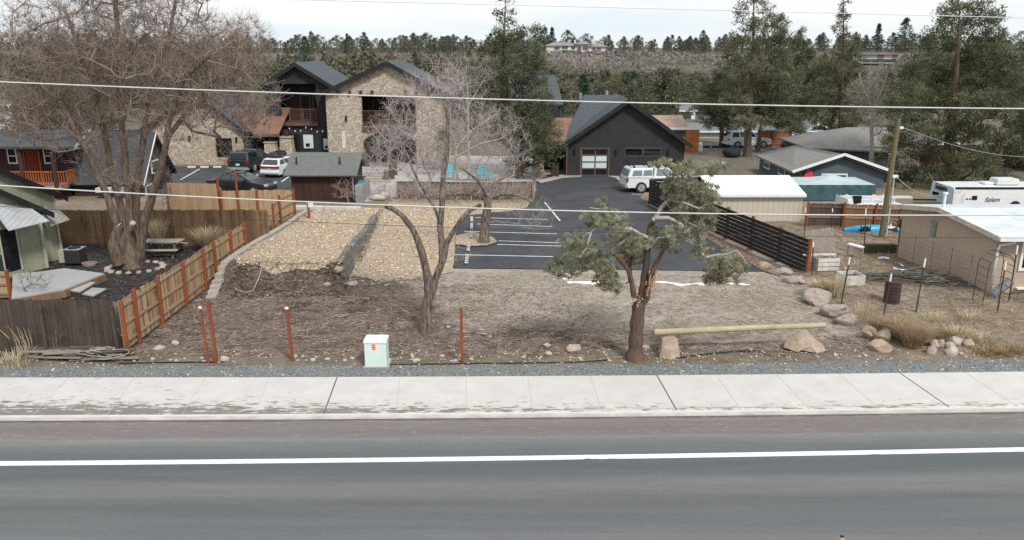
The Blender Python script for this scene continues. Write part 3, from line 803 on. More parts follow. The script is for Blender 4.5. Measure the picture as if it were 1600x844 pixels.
# pale block edging along the fence, stepping down at its front end
def edging():
 t = thing('block_edging', 'pale concrete block edging stepping down between cedar fence and wood chips', 'edging', (-12.5, 36, 0))
 m = MB()
 y = 33.0
 i = 0
 while y < 49.5:
  top = terrace_h(y) * sm(31.8, 33.8, y) + 0.10
  m.box((-12.62 + 0.01 * rng.random() - 0.014 * (y - 34), y, top / 2 - 0.05), (0.30, 0.42, top + 0.1), rng.uniform(-.03, .03))
  y += 0.43; i += 1
 for k in range(4):
  m.box((-12.58 + k * 0.03, 32.7 - k * 0.38, 0.36 - k * 0.12), (0.42, 0.36, 0.16), 0.1 * k)
 m.build('block_course', W['concrete'], t, bevel=0.01)
edging()
# white kerb pieces behind the chips, and the sign post
kb = thing('concrete_kerb', 'pale concrete kerb lying between the dark shed and the wood chips', 'kerb', G(510, 324))
for a, b in [((459, 327), (506, 328)), ((507, 328), (564, 329))]:
 p, q = G(*a), G(*b); MB().bar(p + Vector((0, 0, .1)), q + Vector((0, 0, .1)), 0.35, 0.28).build('kerb_block', M('pale_concrete', (0.58, 0.57, 0.54), (0.46, 0.45, 0.42), 2.0), kb, bevel=0.02)
p = Gt(483, 342)
sp_ = thing('sign_post', 'brown post with a small white plate at the end of the cedar fence', 'sign post', p)
MB().box(p + Vector((0, 0, .5)), (.12, .12, 1.1)).build('post', W['redwood'], sp_)
MB().box(p + Vector((0.17, -.08, .88)), (.30, .02, .34)).build('plate', W['white'], sp_)
# ------------------------------------------------------------------ utility pedestal
p = G(587.5, 575, 0.02)
pw = 35 / FPX * (p.y * CP + CAM_H * SP)
ph = 0.94
pd = thing('utility_cabinet', 'pale green metal utility pedestal with an orange-red warning label on gravel', 'utility cabinet', p)
m_green = M('pale_green_enamel', (0.60, 0.71, 0.66), (0.55, 0.66, 0.61), 2.0, rough=0.45, grime=(0.45, 0.5, 0.45), gscale=2.0, glim=(0.62, 0.9))
MB().box(p + Vector((0, 0.28, (ph - .1) / 2)), (pw - .02, 0.54, ph - .1)).build('body', m_green, pd, bevel=0.015)
MB().box(p + Vector((0, 0.28, ph - .05)), (pw + .03, 0.60, .1), taper=0.97).build('lid', M('pale_green_lid', (0.70, 0.78, 0.74), (0.66, 0.74, 0.70), 2.0, rough=0.4), pd, bevel=0.02)
MB().box(p + Vector((0, 0.28, .01)), (pw + .1, 0.64, .06)).build('base', W['concrete'], pd)
lb = MB().box(p + Vector((-.045, 0.006, .70)), (.155, .004, .235)).build('warning_label', M('label_paper', (0.82, 0.66, 0.60), (0.80, 0.62, 0.56), 5), pd)
rm = MB()
for i, z in enumerate((.785, .715, .645)): rm.box(p + Vector((-.045, 0.002, z)), (.115, .004, .045 if i != 1 else .06))
o = rm.build('label_print', M('red_print', (0.70, 0.10, 0.05), (0.6, 0.08, 0.04), 9), pd)
MB().box(p + Vector((.17, 0.004, .68)), (.07, .01, .05)).build('latch', M('pale_latch', (0.76, 0.82, 0.79), None, 9), pd)
# hollow yellow tube marker at the near edge of the road (only its tip is in the picture)
q = D(1315.5, 838.5, 14.3)
ym = thing('marker_tube', 'hollow yellow plastic marker tube standing on the roadway', 'road marker', (q.x, q.y, ZR))
ht = q.z - ZR
m_y = M('yellow_plastic', (0.85, 0.50, 0.03), (0.75, 0.42, 0.02), 4.0, rough=0.5)
tb = MB(); rr = 0.052
for k in range(20):
 a0, a1 = 2 * math.pi * k / 20, 2 * math.pi * (k + 1) / 20
 P = lambda a, r, z: (q.x + r * math.cos(a), q.y + r * math.sin(a), z)
 tb.quad(P(a0, rr, ZR), P(a1, rr, ZR), P(a1, rr, q.z), P(a0, rr, q.z)); tb.quad(P(a1, rr - .008, ZR), P(a0, rr - .008, ZR), P(a0, rr - .008, q.z), P(a1, rr - .008, q.z)); tb.quad(P(a0, rr, q.z), P(a1, rr, q.z), P(a1, rr - .008, q.z), P(a0, rr - .008, q.z))
tb.build('tube', m_y, ym, smooth=True, angle=R(40))
MB().cyl((q.x, q.y, q.z - .03), rr - .004, .034, 18).build('dark_opening', W['black'], ym)  # black disc stands in for the shade inside the hollow tube
MB().cyl((q.x, q.y, ZR), .13, .04, 18, r2=.09).build('base', W['rubber'], ym)
# ------------------------------------------------------------------ sage green house
m_sage = M('sage_siding', (0.33, 0.335, 0.235), (0.285, 0.29, 0.20), 1.5, grime=(0.26, 0.265, 0.18), gscale=0.8, line=('X', 0.4, 0.5, 0.03))
m_sage_trim = M('sage_trim', (0.46, 0.45, 0.35), (0.40, 0.39, 0.3), 2.0)
m_shingle_dark = M('dark_shingle', (0.075, 0.078, 0.082), (0.042, 0.044, 0.048), 5.0, (1, 3, 3), rough=0.9, bump=0.4, bscale=16, grime=(0.11, 0.11, 0.108), gscale=0.9, glim=(0.5, 0.8), line=('Y', 0.22, 0.35, 0.12))
m_tin = M('galvanised_sheet', (0.44, 0.48, 0.50), (0.36, 0.40, 0.42), 1.5, rough=0.5, grime=(0.42, 0.36, 0.28), gscale=1.5, line=('X', 0.16, 0.3, 0.2))
U_ = Vector((math.cos(R(65)), math.sin(R(65)), 0)); N_ = Vector((U_.y, -U_.x, 0))      # facade direction (towards the far corner) and its normal
PF = G(75, 418)                                                   # far corner of the front volume
PM = PF + U_ * 1.45 - N_ * 0.9                                    # far corner of the main volume
def onpl(px, py, p0, d=0.0):
 r_ = ray(px, py); q0 = p0 + N_ * d
 t = (q0 - Vector((0, 0, CAM_H))).dot(N_) / r_.dot(N_)
 return Vector((0, 0, CAM_H)) + r_ * t
sg = thing('sage_house', 'sage green house with dark rakes and tin awnings beside the grey deck', 'house', PM - N_ * 2 - U_ * 3)
def up(p, z): return Vector((p.x, p.y, z))
def volume(p0, half, ze, slope, depth, th):
 """gable end seen from the lot: far corner p0, apex half a width back along the facade"""
 zr = ze + half * slope
 a, m_, e = p0, p0 - U_ * half, p0 - U_ * 2 * half
 MB().slab([up(e, 0), up(a, 0), up(a, ze), up(m_, zr), up(e, ze)], .15, direction=-N_).build('wall', m_sage, sg)
 b = p0 - N_ * .15 - U_ * .07
 MB().bar(up(b, ze / 2), up(b - N_ * depth, ze / 2), .13, ze).build('wall', m_sage, sg)
 for s in (1, -1):
  eo = m_ + U_ * s * (half + .45); zo = ze - .45 * slope
  q = [up(m_ + N_ * .35, zr + .02), up(eo + N_ * .35, zo + .02), up(eo - N_ * depth, zo + .02), up(m_ - N_ * depth, zr + .02)]
  MB().slab([v + Vector((0, 0, th)) for v in q][::s], th, tint=.2).build('roof', m_shingle_dark, sg)
  f = MB(); k = Vector((0, 0, th + .03)); g_ = N_ * .4
  f.slab([up(m_ + g_, zr) + k, up(eo + g_, zo) + k, up(eo + g_, zo - .08), up(m_ + g_, zr - .08)], .05, direction=-N_); f.build('rake_board', M('black_rake', (.022, .021, .02), None, 3), sg)
zM = onpl(96, 303, PM).z; zF = onpl(73, 328, PF).z
volume(PM, 4.2, zM, .6, 7, .14); volume(PF, 2.6, zF, .64, .9, .16)
for p0, z1 in ((PF, zF), (PM, zM)):
 q = p0 + N_ * .03 - U_ * .05; MB().box((q.x, q.y, z1 / 2), (.13, .05, z1), R(65)).build('corner_trim', m_sage_trim, sg)
def panel(name, px0, px1, z0, z1, mat, p0=PF, d=.02, th=.03):
 a, b = onpl(px0, 400, p0, d), onpl(px1, 400, p0, d)
 return MB().slab([up(a, z0), up(b, z0), up(b, z1), up(a, z1)], th, direction=-N_).build(name, mat, sg)
panel('door', 6, 31, .25, 2.2, W['glass'])
for px in (4.5, 32): panel('door_frame', px - 1.2, px + 1.2, .2, 2.3, m_sage_trim, d=.05)
panel('green_panel', -30, 3, .1, 1.1, M('dark_green_board', (0.03, 0.06, 0.045), None, 3), d=.03)
def awning(pA, pB, pC, pD, p0, d, mat):
 a, b, c, e = onpl(*pA, p0, .03), onpl(*pB, p0, .03), onpl(*pC, p0, d), onpl(*pD, p0, d)
 MB().slab([e, c, b, a], .03, direction=(0, 0, -1)).build('tin_awning', mat, sg)
awning((-18, 319), (40, 319), (77, 345), (13, 360), PF, 1.25, m_tin)
awning((66, 319), (92, 327), (109, 343), (79, 353), PM, 1.0, M('weathered_tin', (0.36, 0.34, 0.31), (0.28, 0.26, 0.24), 2.0, line=('X', 0.16, 0.3, 0.2)))
# deck with a step block
dk = thing('deck', 'low grey painted deck in front of the sage green house', 'deck', G(90, 440))
zt = 0.42
dp = [G(24, 462, zt), G(163, 425, zt), G(64, 424, zt) + Vector((0, .2, 0)), G(-30, 432, zt)]
dp = [G(18, 466, zt), G(100, 452, zt), G(163, 427, zt), G(100, 419, zt), G(66, 424, zt), G(20, 428, zt)]
MB().slab(dp, .06, direction=(0, 0, -1)).build('deck_boards', W['grey_deck'], dk)
MB().slab([Vector((a.x * .998, a.y + .03, zt - .062)) for a in dp], .3, direction=(0, 0, -1)).build('skirt', W['cedar_brown'], dk)
st = thing('deck_step', 'pair of grey plank steps beside the deck', 'steps', G(137, 455))
for (poly, z) in [([(102, 452), (128, 439), (149, 441), (124, 456)], .30), ([(120, 458), (142, 449), (166, 451), (146, 462)], .16)]:
 MB().slab([G(*a, z) for a in poly], .05, direction=(0, 0, -1)).build('tread', W['grey_deck'], st)
 MB().slab([G(*a, z) - Vector((0, 0, .055)) for a in poly], z - .06, direction=(0, 0, -1)).build('riser', W['cedar_dark'], st)
# air conditioner
p = Gt(114, 417)
ac = thing('air_conditioner', 'black outdoor air conditioner unit with a pale rim beside the sage house', 'air conditioner', p)
MB().box(p + Vector((0, .35, .46)), (.72, .72, .66)).build('casing', M('ac_grille', (0.02, 0.022, 0.024), (0.05, 0.052, 0.055), 8, line=('Z', .06, .6, .4)), ac, bevel=.05)
MB().box(p + Vector((0, .35, .815)), (.76, .76, .05)).build('rim', W['metal_grey'], ac, bevel=.04)
MB().cyl(p + Vector((0, .35, .84)), .28, .03, 18).build('fan_grille', W['black'], ac)
for sx in (-.27, .27): MB().box(p + Vector((sx, .2, .06)), (.1, .1, .14)).build('foot', W['black'], ac)
MB().box(p + Vector((-.62, .5, .4)), (.42, .25, .62)).build('junction_box', m_sage_trim, ac)
# coil of hose beside the unit
ho = MB(); c = p + Vector((.75, .1, .04))
for k in range(3):
 ho.tube([c + Vector((.3 * math.cos(a) * (1 + .1 * k), .25 * math.sin(a), .05 * k + .03)) for a in np.linspace(0, 6.28, 14)], .022, 5, cap=False)
tag(ho.build('hose_coil', M('dull_hose', (0.25, 0.18, 0.16), (0.35, 0.3, 0.26), 3), smooth=True), 'loose coil of faded garden hose beside the air conditioner', 'hose')
# picnic table
p = G(258, 399)
pt = thing('picnic_table', 'weathered grey picnic table standing in the yard by tan grasses', 'picnic table', p, 0.03)
m_pt = M('grey_weathered_plank', (0.40, 0.38, 0.33), (0.27, 0.25, 0.215), 2, (1, 5, 1), tintw=.5)
m_ptl = M('brown_table_leg', (0.17, 0.125, 0.09), (0.11, 0.08, 0.06), 3)
L = 1.85
tm = MB()
for k in range(5): tm.box((0, -.30 + .15 * k, .745), (L, .135, .045))
tm.build('table_top', m_pt, pt, local=True)
for s in (-1, 1):
 bm_ = MB(); bm_.box((0, s * .72 - .07, .44), (L, .13, .045)); bm_.box((0, s * .72 + .07, .44), (L, .13, .045)); bm_.build('bench_seat', m_pt, pt, local=True)
 for e in (-1, 1): MB().bar((e * .65, s * .22, .72), (e * .65, s * .74, 0), .09, .05).build('leg', m_ptl, pt, local=True)
for e in (-1, 1): MB().box((e * .65, 0, .40), (.05, 1.6, .1)).build('brace', m_ptl, pt, local=True)
# ------------------------------------------------------------------ lumber pile and brush against the dark fence
lp = thing('lumber_heap', 'heap of old grey and reddish boards lying against the dark fence', 'lumber', Gt(110, 562))
cols = [M('old_board', (0.30, 0.265, 0.23), (0.20, 0.17, 0.145), 2, (1, 6, 6)), M('red_old_board', (0.22, 0.095, 0.055), (0.16, 0.075, 0.05), 2, (1, 6, 6)), M('dark_old_board', (0.12, 0.105, 0.10), (0.07, 0.06, 0.058), 2, (1, 6, 6))]
for i in range(24):
 px, py = rng.uniform(70, 165), rng.uniform(548, 566)
 q = Gt(px, py); z = .05 + .05 * (i // 4) * .8 * (1 if px > 50 else .4)
 L = rng.uniform(1.0, 2.6); a = rng.uniform(-.14, .14)
 MB().box(q + Vector((0, 0, z)), (L, rng.uniform(.09, .2), .04), a, tilt=(rng.uniform(-.2, .2), rng.uniform(-.05, .05))).build('board', cols[1] if i in (5, 17) else cols[(i % 3) // 2 * 2], lp)
wr = MB()
for i in range(7):
 c = Gt(rng.uniform(105, 160), rng.uniform(556, 566)); r_ = rng.uniform(.25, .55)
 wr.tube([c + Vector((r_ * math.cos(a) + .1 * a, .2 * math.sin(a), .12 + .22 * abs(math.sin(a * .5 + i)))) for a in np.linspace(i, i + 4.4, 14)], .016, 5, cap=False)
tag(wr.build('wire_tangle', M('pale_wire', (0.36, 0.34, 0.31), (0.28, 0.25, 0.2), 3), smooth=True), 'tangle of pale looped wire lying on the board heap', 'wire')
# rocks along the verge and in the lot
m_rock = [M('pale_rock', (0.50, 0.46, 0.40), (0.34, 0.30, 0.26), 3, bump=.5), M('tan_rock', (0.46, 0.36, 0.265), (0.27, 0.195, 0.14), 3, bump=.8, grime=(0.55, 0.49, 0.41), gscale=1.6), M('grey_rock', (0.45, 0.375, 0.32), (0.235, 0.185, 0.155), 3, bump=.9, bscale=6, grime=(0.50, 0.46, 0.41), gscale=1.4, glim=(.45, .65))]
def rock(name, px, py, w, hfac, mi, lab, group=None, depth=.8, seed=0, cat='rock', lift=0.25, rz=0.0):
 q = Gt(px, py)
 W_ = w / FPX * (q.y * CP + CAM_H * SP)
 o = MB().blob(q + Vector((0, W_ * depth * .5, W_ * hfac * lift)), (W_ / 2, W_ / 2 * depth, W_ / 2 * hfac), seed, .22, rz, 3 if w > 30 else 2).build(name, m_rock[mi], smooth=(w > 8), angle=R(28))
 tag(o, lab, cat, group)
 return o
for i, (px, py, w, hf, mi, lab) in enumerate([
 (348, 566, 15, .75, 0, 'round white stone beside the two red posts'), (272, 540, 13, .7, 0, 'round pale stone a little way out from the cedar fence'), (245, 549, 20, .45, 0, 'flat pale stone lying beside the cedar fence'),
 (896, 553, 27, .62, 2, 'big grey boulder among small stones near the broken juniper'), (855, 543, 12, .6, 0, 'small tan stone behind the big grey lot boulder'), (858, 556, 12, .6, 0, 'small cream stone in front of the grey lot boulder'),
 (650, 567, 14, .5, 0, 'low white stone at the gravel edge beside the utility cabinet'), (644, 561, 7, 1.6, 0, 'upright shard of white stone near the utility cabinet'), (548, 449, 22, .5, 2, 'grey slab of stone lying at the foot of the chip bank'),
 (527, 447, 20, .5, 1, 'tan flat stone beside the grey slab under the chip bank'), (512, 452, 16, .5, 1, 'small tan stone below the dark chip bank'), (700, 513, 7, .7, 0, 'little white stone beside the pruned tree trunk'),
 (888, 437, 14, .6, 0, 'white stone beside the strip of old snow'), (1010, 548, 14, .7, 2, 'grey stone at the foot of the broken juniper')]):
 rock('stone', px, py, w, hf, mi, lab, seed=i * 7 + 3)
k = 0
for i in range(60):
 px = rng.choice([rng.uniform(190, 320), rng.uniform(440, 720), rng.uniform(720, 990), rng.uniform(1040, 1560)]); py = (568 if px < 1000 else 560) - abs(rng.gauss(0, 6))
 rock('small_stone', px, py, rng.uniform(4, 9), rng.uniform(.4, .7), rng.choice([0, 0, 2]), 'small pale stone lying along the edge of the gravel verge', 'small pale stones along the verge', seed=i)
# ================================================================== the lodge: stone and black buildings behind the lot
m_stone = M_stone('tan_stone_veneer', [(0.56, 0.475, 0.365), (0.47, 0.39, 0.295), (0.62, 0.54, 0.43), (0.52, 0.445, 0.35), (0.67, 0.60, 0.49), (0.43, 0.36, 0.28)], scale=3.9, flatten=2.0, mortar=(.22, .18, .14))
m_blackst = M('charcoal_stucco', (0.040, 0.039, 0.041), (0.030, 0.029, 0.031), 1.5, bump=0.15, bscale=30, rough=0.9)
m_fascia = M('black_fascia', (0.016, 0.016, 0.018), (0.026, 0.026, 0.028), 2.0)
m_roof_blue = M('blue_grey_shingle', (0.10, 0.117, 0.13), (0.062, 0.073, 0.083), 4.0, (1, 3, 3), rough=0.9, bump=0.3, bscale=18, line=('Z', 0.10, 0.3, 0.15))
m_copper = M('copper_roof', (0.30, 0.165, 0.115), (0.225, 0.125, 0.092), 1.2, rough=0.55, metal=0.25, grime=(0.23, 0.17, 0.14), gscale=0.8, line=('X', 0.45, 0.45, 0.07))
m_brownwood = M('dark_brown_wood', (0.085, 0.045, 0.03), (0.05, 0.03, 0.022), 2, (4, 4, .6), tintw=.3)
m_rust = M('rust_brown_trim', (0.17, 0.085, 0.06), (0.11, 0.06, 0.045), 3)
m_lit = M('pale_interior', (0.62, 0.66, 0.66), (0.5, 0.54, 0.54), 1.0)
m_white_panel = M('lit_panel', (0.60, 0.68, 0.68), (0.53, 0.61, 0.61), 1.0, rough=.3)  # pale base colour stands in for the light in lit panes
def bx(px, Y, z=0.0): return Xat(px, Y, z)
def gable(root, Y, depth, pxl, pxr, z0, ze, xr, zr, m_wall, m_roof, over=0.5, front=0.45, thick=0.25, openings=(), back=True):
 """building with its gable facing the street. openings: (x0,x1,z0,z1) in metres, rectangular, cut right through the front wall"""
 x0, x1 = pxl, pxr
 # front wall split into pieces round the openings (drawn as boxes 0.35 thick)
 w = MB(); T = 0.35
 def top(x): return ze + (zr - ze) * ((x - x0) / (xr - x0) if x <= xr else (x1 - x) / (x1 - xr))
 cuts = sorted({x0, x1, xr} | {o[0] for o in openings} | {o[1] for o in openings})
 for a, b in zip(cuts[:-1], cuts[1:]):
  mid = (a + b) / 2
  ops = sorted([o for o in openings if o[0] <= mid <= o[1]], key=lambda o: o[2])
  zlo = z0
  for o in ops:
   if o[2] > zlo + .01: w.slab([(a, Y, zlo), (b, Y, zlo), (b, Y, o[2]), (a, Y, o[2])], T, direction=(0, 1, 0))
   zlo = o[3]
  w.slab([(a, Y, zlo), (b, Y, zlo), (b, Y, top(b)), (a, Y, top(a))], T, direction=(0, 1, 0))
 w.bb((x0, Y + T, z0), (x0 + T, Y + depth, ze)); w.bb((x1 - T, Y + T, z0), (x1, Y + depth, ze))
 if back: w.slab([(x0, Y + depth, z0), (x1, Y + depth, z0), (x1, Y + depth, ze), (xr, Y + depth, zr), (x0, Y + depth, ze)], .2, direction=(0, 1, 0))
 w.build('wall', m_wall, root)
 for s, xe in ((-1, x0), (1, x1)):
  sl = (zr - ze) / abs(xr - xe); xo = xe + s * over; zo = ze - sl * over
  q = [(xr, Y - front, zr + .05), (xo, Y - front, zo + .05), (xo, Y + depth + .3, zo + .05), (xr, Y + depth + .3, zr + .05)][::s]
  r = MB(); r.slab([(p[0], p[1], p[2] + thick) for p in q], thick, tint=.4); r.build('roof', m_roof, root)
  f = MB(); f.slab([(xr, Y - front - .05, zr + thick + .06), (xo, Y - front - .05, zo + thick + .06), (xo, Y - front - .05, zo - .06), (xr, Y - front - .05, zr - .06)], .045, direction=(0, 1, 0)); f.build('fascia', m_fascia, root)
 return top
def sconce(root, x, Y, z):
 MB().box((x, Y - .08, z), (.16, .16, .42), taper=.8).build('sconce', W['black'], root)
def railing(root, x0, x1, Y, z, h=1.05, n=7, mat=None, px=None):
 m = MB()
 for i in range(n): m.bar((x0, Y, z + .12 + i * (h - .12) / (n - 1)), (x1, Y, z + .12 + i * (h - .12) / (n - 1)), .025 if i < n - 1 else .06)
 for k in range(px or 4): xx = lerp(x0 + .03, x1 - .03, k / ((px or 4) - 1)); m.bar((xx, Y + .001, z), (xx, Y + .001, z + h), .06)
 m.build('railing', mat or m_rust, root)
# ---- stone hall with the balcony and the arched passage
YH = G(600, 259).y
xL, xR = bx(515, YH), bx(694, YH)
zE, zR_ = Zat(147, YH), Zat(101, YH)
xr = bx(606, YH, 8)
oU = (bx(566, YH, 4), bx(650, YH, 4), Zat(198, YH), Zat(150, YH))
oL = (bx(567, YH, 2), bx(650, YH, 2), 0.0, Zat(203, YH))
hall = thing('stone_hall', 'tall tan stone gable building with upper balcony and arched passage', 'building', ((xL + xR) / 2, YH + 4, 0))
gable(hall, YH, 9, xL, xR, 0, zE, xr, zR_, m_stone, m_roof_blue, over=.75, front=.5, openings=(oU, oL))
# balcony recess
r = MB(); r.bb((oU[0], YH + 2.6, oU[2]), (oU[1], YH + 2.7, oU[3])); r.build('recess_wall', m_blackst, hall)
r = MB(); r.bb((oU[0], YH + .35, oU[3] + .01), (oU[1], YH + 2.7, oU[3] + .1)); r.build('balcony_ceiling', m_brownwood, hall)
r = MB(); r.bb((oU[0] - .02, YH - .12, oU[2] - .38), (oU[1] + .02, YH + 2.7, oU[2] - .02)); r.build('balcony_floor', m_rust, hall)
railing(hall, oU[0] + .03, oU[1] - .03, YH - .06, oU[2], 1.35, 9, px=5)
for k, (a, b) in enumerate([(.12, .42), (.52, .82)]):
 w_ = oU[1] - oU[0]
 f = MB(); f.bb((oU[0] + w_ * a, YH + 2.54, oU[2] + .05), (oU[0] + w_ * b, YH + 2.6, oU[2] + 2.2)); f = f.build('glass_door', m_rust, hall)
 MB().bb((oU[0] + w_ * a + .1, YH + 2.52, oU[2] + .15), (oU[0] + w_ * b - .1, YH + 2.535, oU[2] + 2.1)).build('pane', W['glass'], f)
# passage: arched head, side walls, back
am = MB(); w_ = oL[1] - oL[0]; zc = oL[3]
pts = [(oL[0], YH + .02, zc), (oL[0], YH + .02, zc - 1.25)]
n_ = 12
arch = [(oL[0] + w_ * (0.5 - .5 * math.cos(math.pi * i / n_)), YH + .05, zc - 1.25 + 1.05 * math.sin(math.pi * i / n_)) for i in range(n_ + 1)]
for i in range(n_):
 a, b = arch[i], arch[i + 1]
 am.slab([a, b, (b[0], b[1], zc - .005), (a[0], a[1], zc - .005)], .28, direction=(0, 1, 0))
am.build('arch', m_stone, hall)
MB().bb((oL[0] - .1, YH + 5.2, 0), (oL[1] + .1, YH + 5.4, zc)).build('passage_wall', M('passage_plaster', (0.36, 0.34, 0.32), (0.25, 0.23, 0.21), .8), hall)
MB().bb((oL[0] - .12, YH + .36, 0), (oL[0] - .01, YH + 5.2, zc)).build('passage_wall', m_stone, hall)
MB().bb((oL[1] + .01, YH + .36, 0), (oL[1] + .12, YH + 5.2, zc)).build('passage_wall', m_stone, hall)
MB().bb((oL[0], YH + .36, zc), (oL[1], YH + 5.2, zc + .1)).build('passage_ceiling', m_brownwood, hall)
for px in (529, 547, 564.5, 582, 634, 652, 670, 687):
 x = bx(px, YH, 6); MB().box((x, YH - .12, Zat(143.5, YH)), (.22, .3, .24)).build('beam_end', m_brownwood, hall)
sconce(hall, bx(541, YH, 4), YH, Zat(185, YH))
# upright sign: four stacked white letters on a pale board
sx, sz0, sz1 = bx(536.6, YH, 3), Zat(232.5, YH), Zat(205, YH)
MB().bb((sx - .17, YH - .045, sz0), (sx + .17, YH - .012, sz1)).build('sign_board', M('sign_ground', (0.56, 0.52, 0.44), (0.5, 0.46, 0.38), 3), hall)
def text(s, loc, size, mat, parent, rot=(math.pi / 2, 0, 0), extrude=.01, name='lettering', align='CENTER', sx=1.0, shear=0.0, bold=0.0):
 cu = bpy.data.curves.new(name, 'FONT'); cu.body = s; cu.size = size; cu.extrude = extrude; cu.align_x = align; cu.align_y = 'CENTER'; cu.shear = shear; cu.offset = bold
 t = bpy.data.objects.new('tmp', cu); COL.objects.link(t); bpy.context.view_layer.update()
 me = bpy.data.meshes.new_from_object(t.evaluated_get(bpy.context.evaluated_depsgraph_get()))
 bpy.data.objects.remove(t)
 o = bpy.data.objects.new(name, me); COL.objects.link(o); me.materials.clear(); me.materials.append(mat)
 o.parent = parent; ROOT_M[o.name] = mat_of(parent)
 o.matrix_local = mat_of(parent).inverted() @ (Matrix.Translation(Vector(loc)) @ __import__('mathutils').Euler(rot).to_matrix().to_4x4() @ Matrix.Diagonal((sx, 1, 1, 1)))
 return o
for i, ch in enumerate('LOGE'):
 text(ch, (sx, YH - .055, lerp(sz1, sz0, (i + .5) / 4)), .46, W['white'], hall, name='sign_letter', bold=.012)
# ---- black two-storey block
YB_ = YH + 2.0
xl, xR2 = bx(432, YB_, 5), bx(519, YB_, 5)
zE2, zR2 = Zat(136, YB_), Zat(103, YB_); xr2 = bx(463, YB_, 8)
xl = xr2 - (xR2 - xr2)
oB = (bx(438, YB_, 5), bx(495, YB_, 5), Zat(191, YB_), Zat(131, YB_))
blk = thing('black_lodge_block', 'charcoal two-storey gable block beside the stone hall with recessed balcony', 'building', ((xl + xR2) / 2, YB_ + 4, 0))
gable(blk, YB_, 9, xl, xR2, 0, zE2, xr2, zR2, m_blackst, m_roof_blue, over=.7, front=.5, openings=(oB,))
MB().bb((oB[0] - .1, YB_ + 1.9, oB[2]), (oB[1] + .1, YB_ + 2.0, oB[3])).build('recess_wall', M('very_dark_brown', (.034, .026, .023), None, 2), blk)
MB().bb((oB[0], YB_ + .36, oB[3]), (oB[1], YB_ + 2, oB[3] + .1)).build('balcony_ceiling', m_fascia, blk)
MB().bb((oB[0] - .05, YB_ - .25, oB[2] - .3), (oB[1] + .05, YB_ + 2, oB[2] - .01)).build('balcony_floor', m_rust, blk)
railing(blk, oB[0] + .8, oB[1], YB_ - .2, oB[2], 1.15, 7, px=3)
for a, b in [(461, 477), (481, 494)]:
 f = MB().bb((bx(a, YB_, 5), YB_ + 1.82, oB[2] + .05), (bx(b, YB_, 5), YB_ + 1.9, oB[2] + 2.3)).build('glass_door', m_rust, blk)
 MB().bb((bx(a, YB_, 5) + .1, YB_ + 1.80, oB[2] + .12), (bx(b, YB_, 5) - .1, YB_ + 1.815, oB[2] + 2.2)).build('pane', W['glass'], f)
MB().bb((bx(465.5, YB_, 7), YB_ - .05, Zat(122, YB_)), (bx(470, YB_, 7), YB_ - .005, Zat(116, YB_))).build('gable_vent', W['black'], blk)
for (a, b, t_, bt, lit) in [(450, 470, 209, 234, 0), (473, 491, 209, 233, 1), (504, 517, 215, 235, 1)]:
 f = MB().bb((bx(a, YB_, 2), YB_ - .06, Zat(bt, YB_)), (bx(b, YB_, 2), YB_ - .004, Zat(t_, YB_))).build('window', m_fascia, blk)
 MB().bb((bx(a, YB_, 2) + .08, YB_ - .075, Zat(bt, YB_) + .08), (bx(b, YB_, 2) - .08, YB_ - .062, Zat(t_, YB_) - .08)).build('pane', m_white_panel if lit else W['glass'], f)
 if lit: MB().bb((bx(lerp(a, b, .25), YB_, 2), YB_ - .085, Zat(lerp(t_, bt, .85), YB_)), (bx(lerp(a, b, .6), YB_, 2), YB_ - .077, Zat(lerp(t_, bt, .62), YB_))).build('screen', W['black'], f)
# string of bulbs under the balcony
sl_ = thing('light_string', 'string of small white bulbs hung across the charcoal wall', 'light string', (bx(480, YB_, 3), YB_ - 1.2, Zat(198, YB_)))
lw = MB(); P0, P1 = D(446, 195, YB_ - 1.2), D(515, 197, YB_ - 1.2)
cur = [P0.lerp(P1, t) - Vector((0, 0, .45 * math.sin(math.pi * ((t * 2) % 1.0)))) for t in np.linspace(0, 1, 25)]
lw.tube(cur, .012, 4); lw.build('cable', W['black'], sl_)
for t in (2, 5, 8, 11, 14, 17, 20, 23): MB().blob(cur[t] - Vector((0, 0, .1)), (.06, .06, .09), 1, 0, sub=1).build('bulb', W['white'], sl_)
# ---- low stone wing with the copper entrance roof
YW = YH + .6
xw0, xw1 = bx(232, YW), bx(383, YW)
zEw, zRw = Zat(204, YW), Zat(150, YW) ; xrw = bx(308, YW, 6)
wing = thing('stone_wing', 'low tan stone wing with dark shingle gable behind the parked dark pickup', 'building', ((xw0 + xw1) / 2, YW + 4, 0))
oW = (bx(336.5, YW, 2), bx(362, YW, 2), Zat(246, YW), Zat(216, YW))
gable(wing, YW, 10, xw0, xw1, 0, zEw, xrw, zRw, m_stone, m_roof_blue, over=.55, front=.4, openings=(oW,))
f = MB().bb((oW[0] - .01, YW + .1, oW[2]), (oW[1] + .01, YW + .2, oW[3])).build('window', m_brownwood, wing)
MB().bb((oW[0] + .08, YW + .08, oW[2] + .08), (oW[1] - .08, YW + .095, oW[3] - .08)).build('pane', W['glass'], f)
sconce(wing, bx(297, YW, 2), YW, Zat(216, YW)); sconce(wing, bx(370, YW, 2), YW, Zat(218, YW))
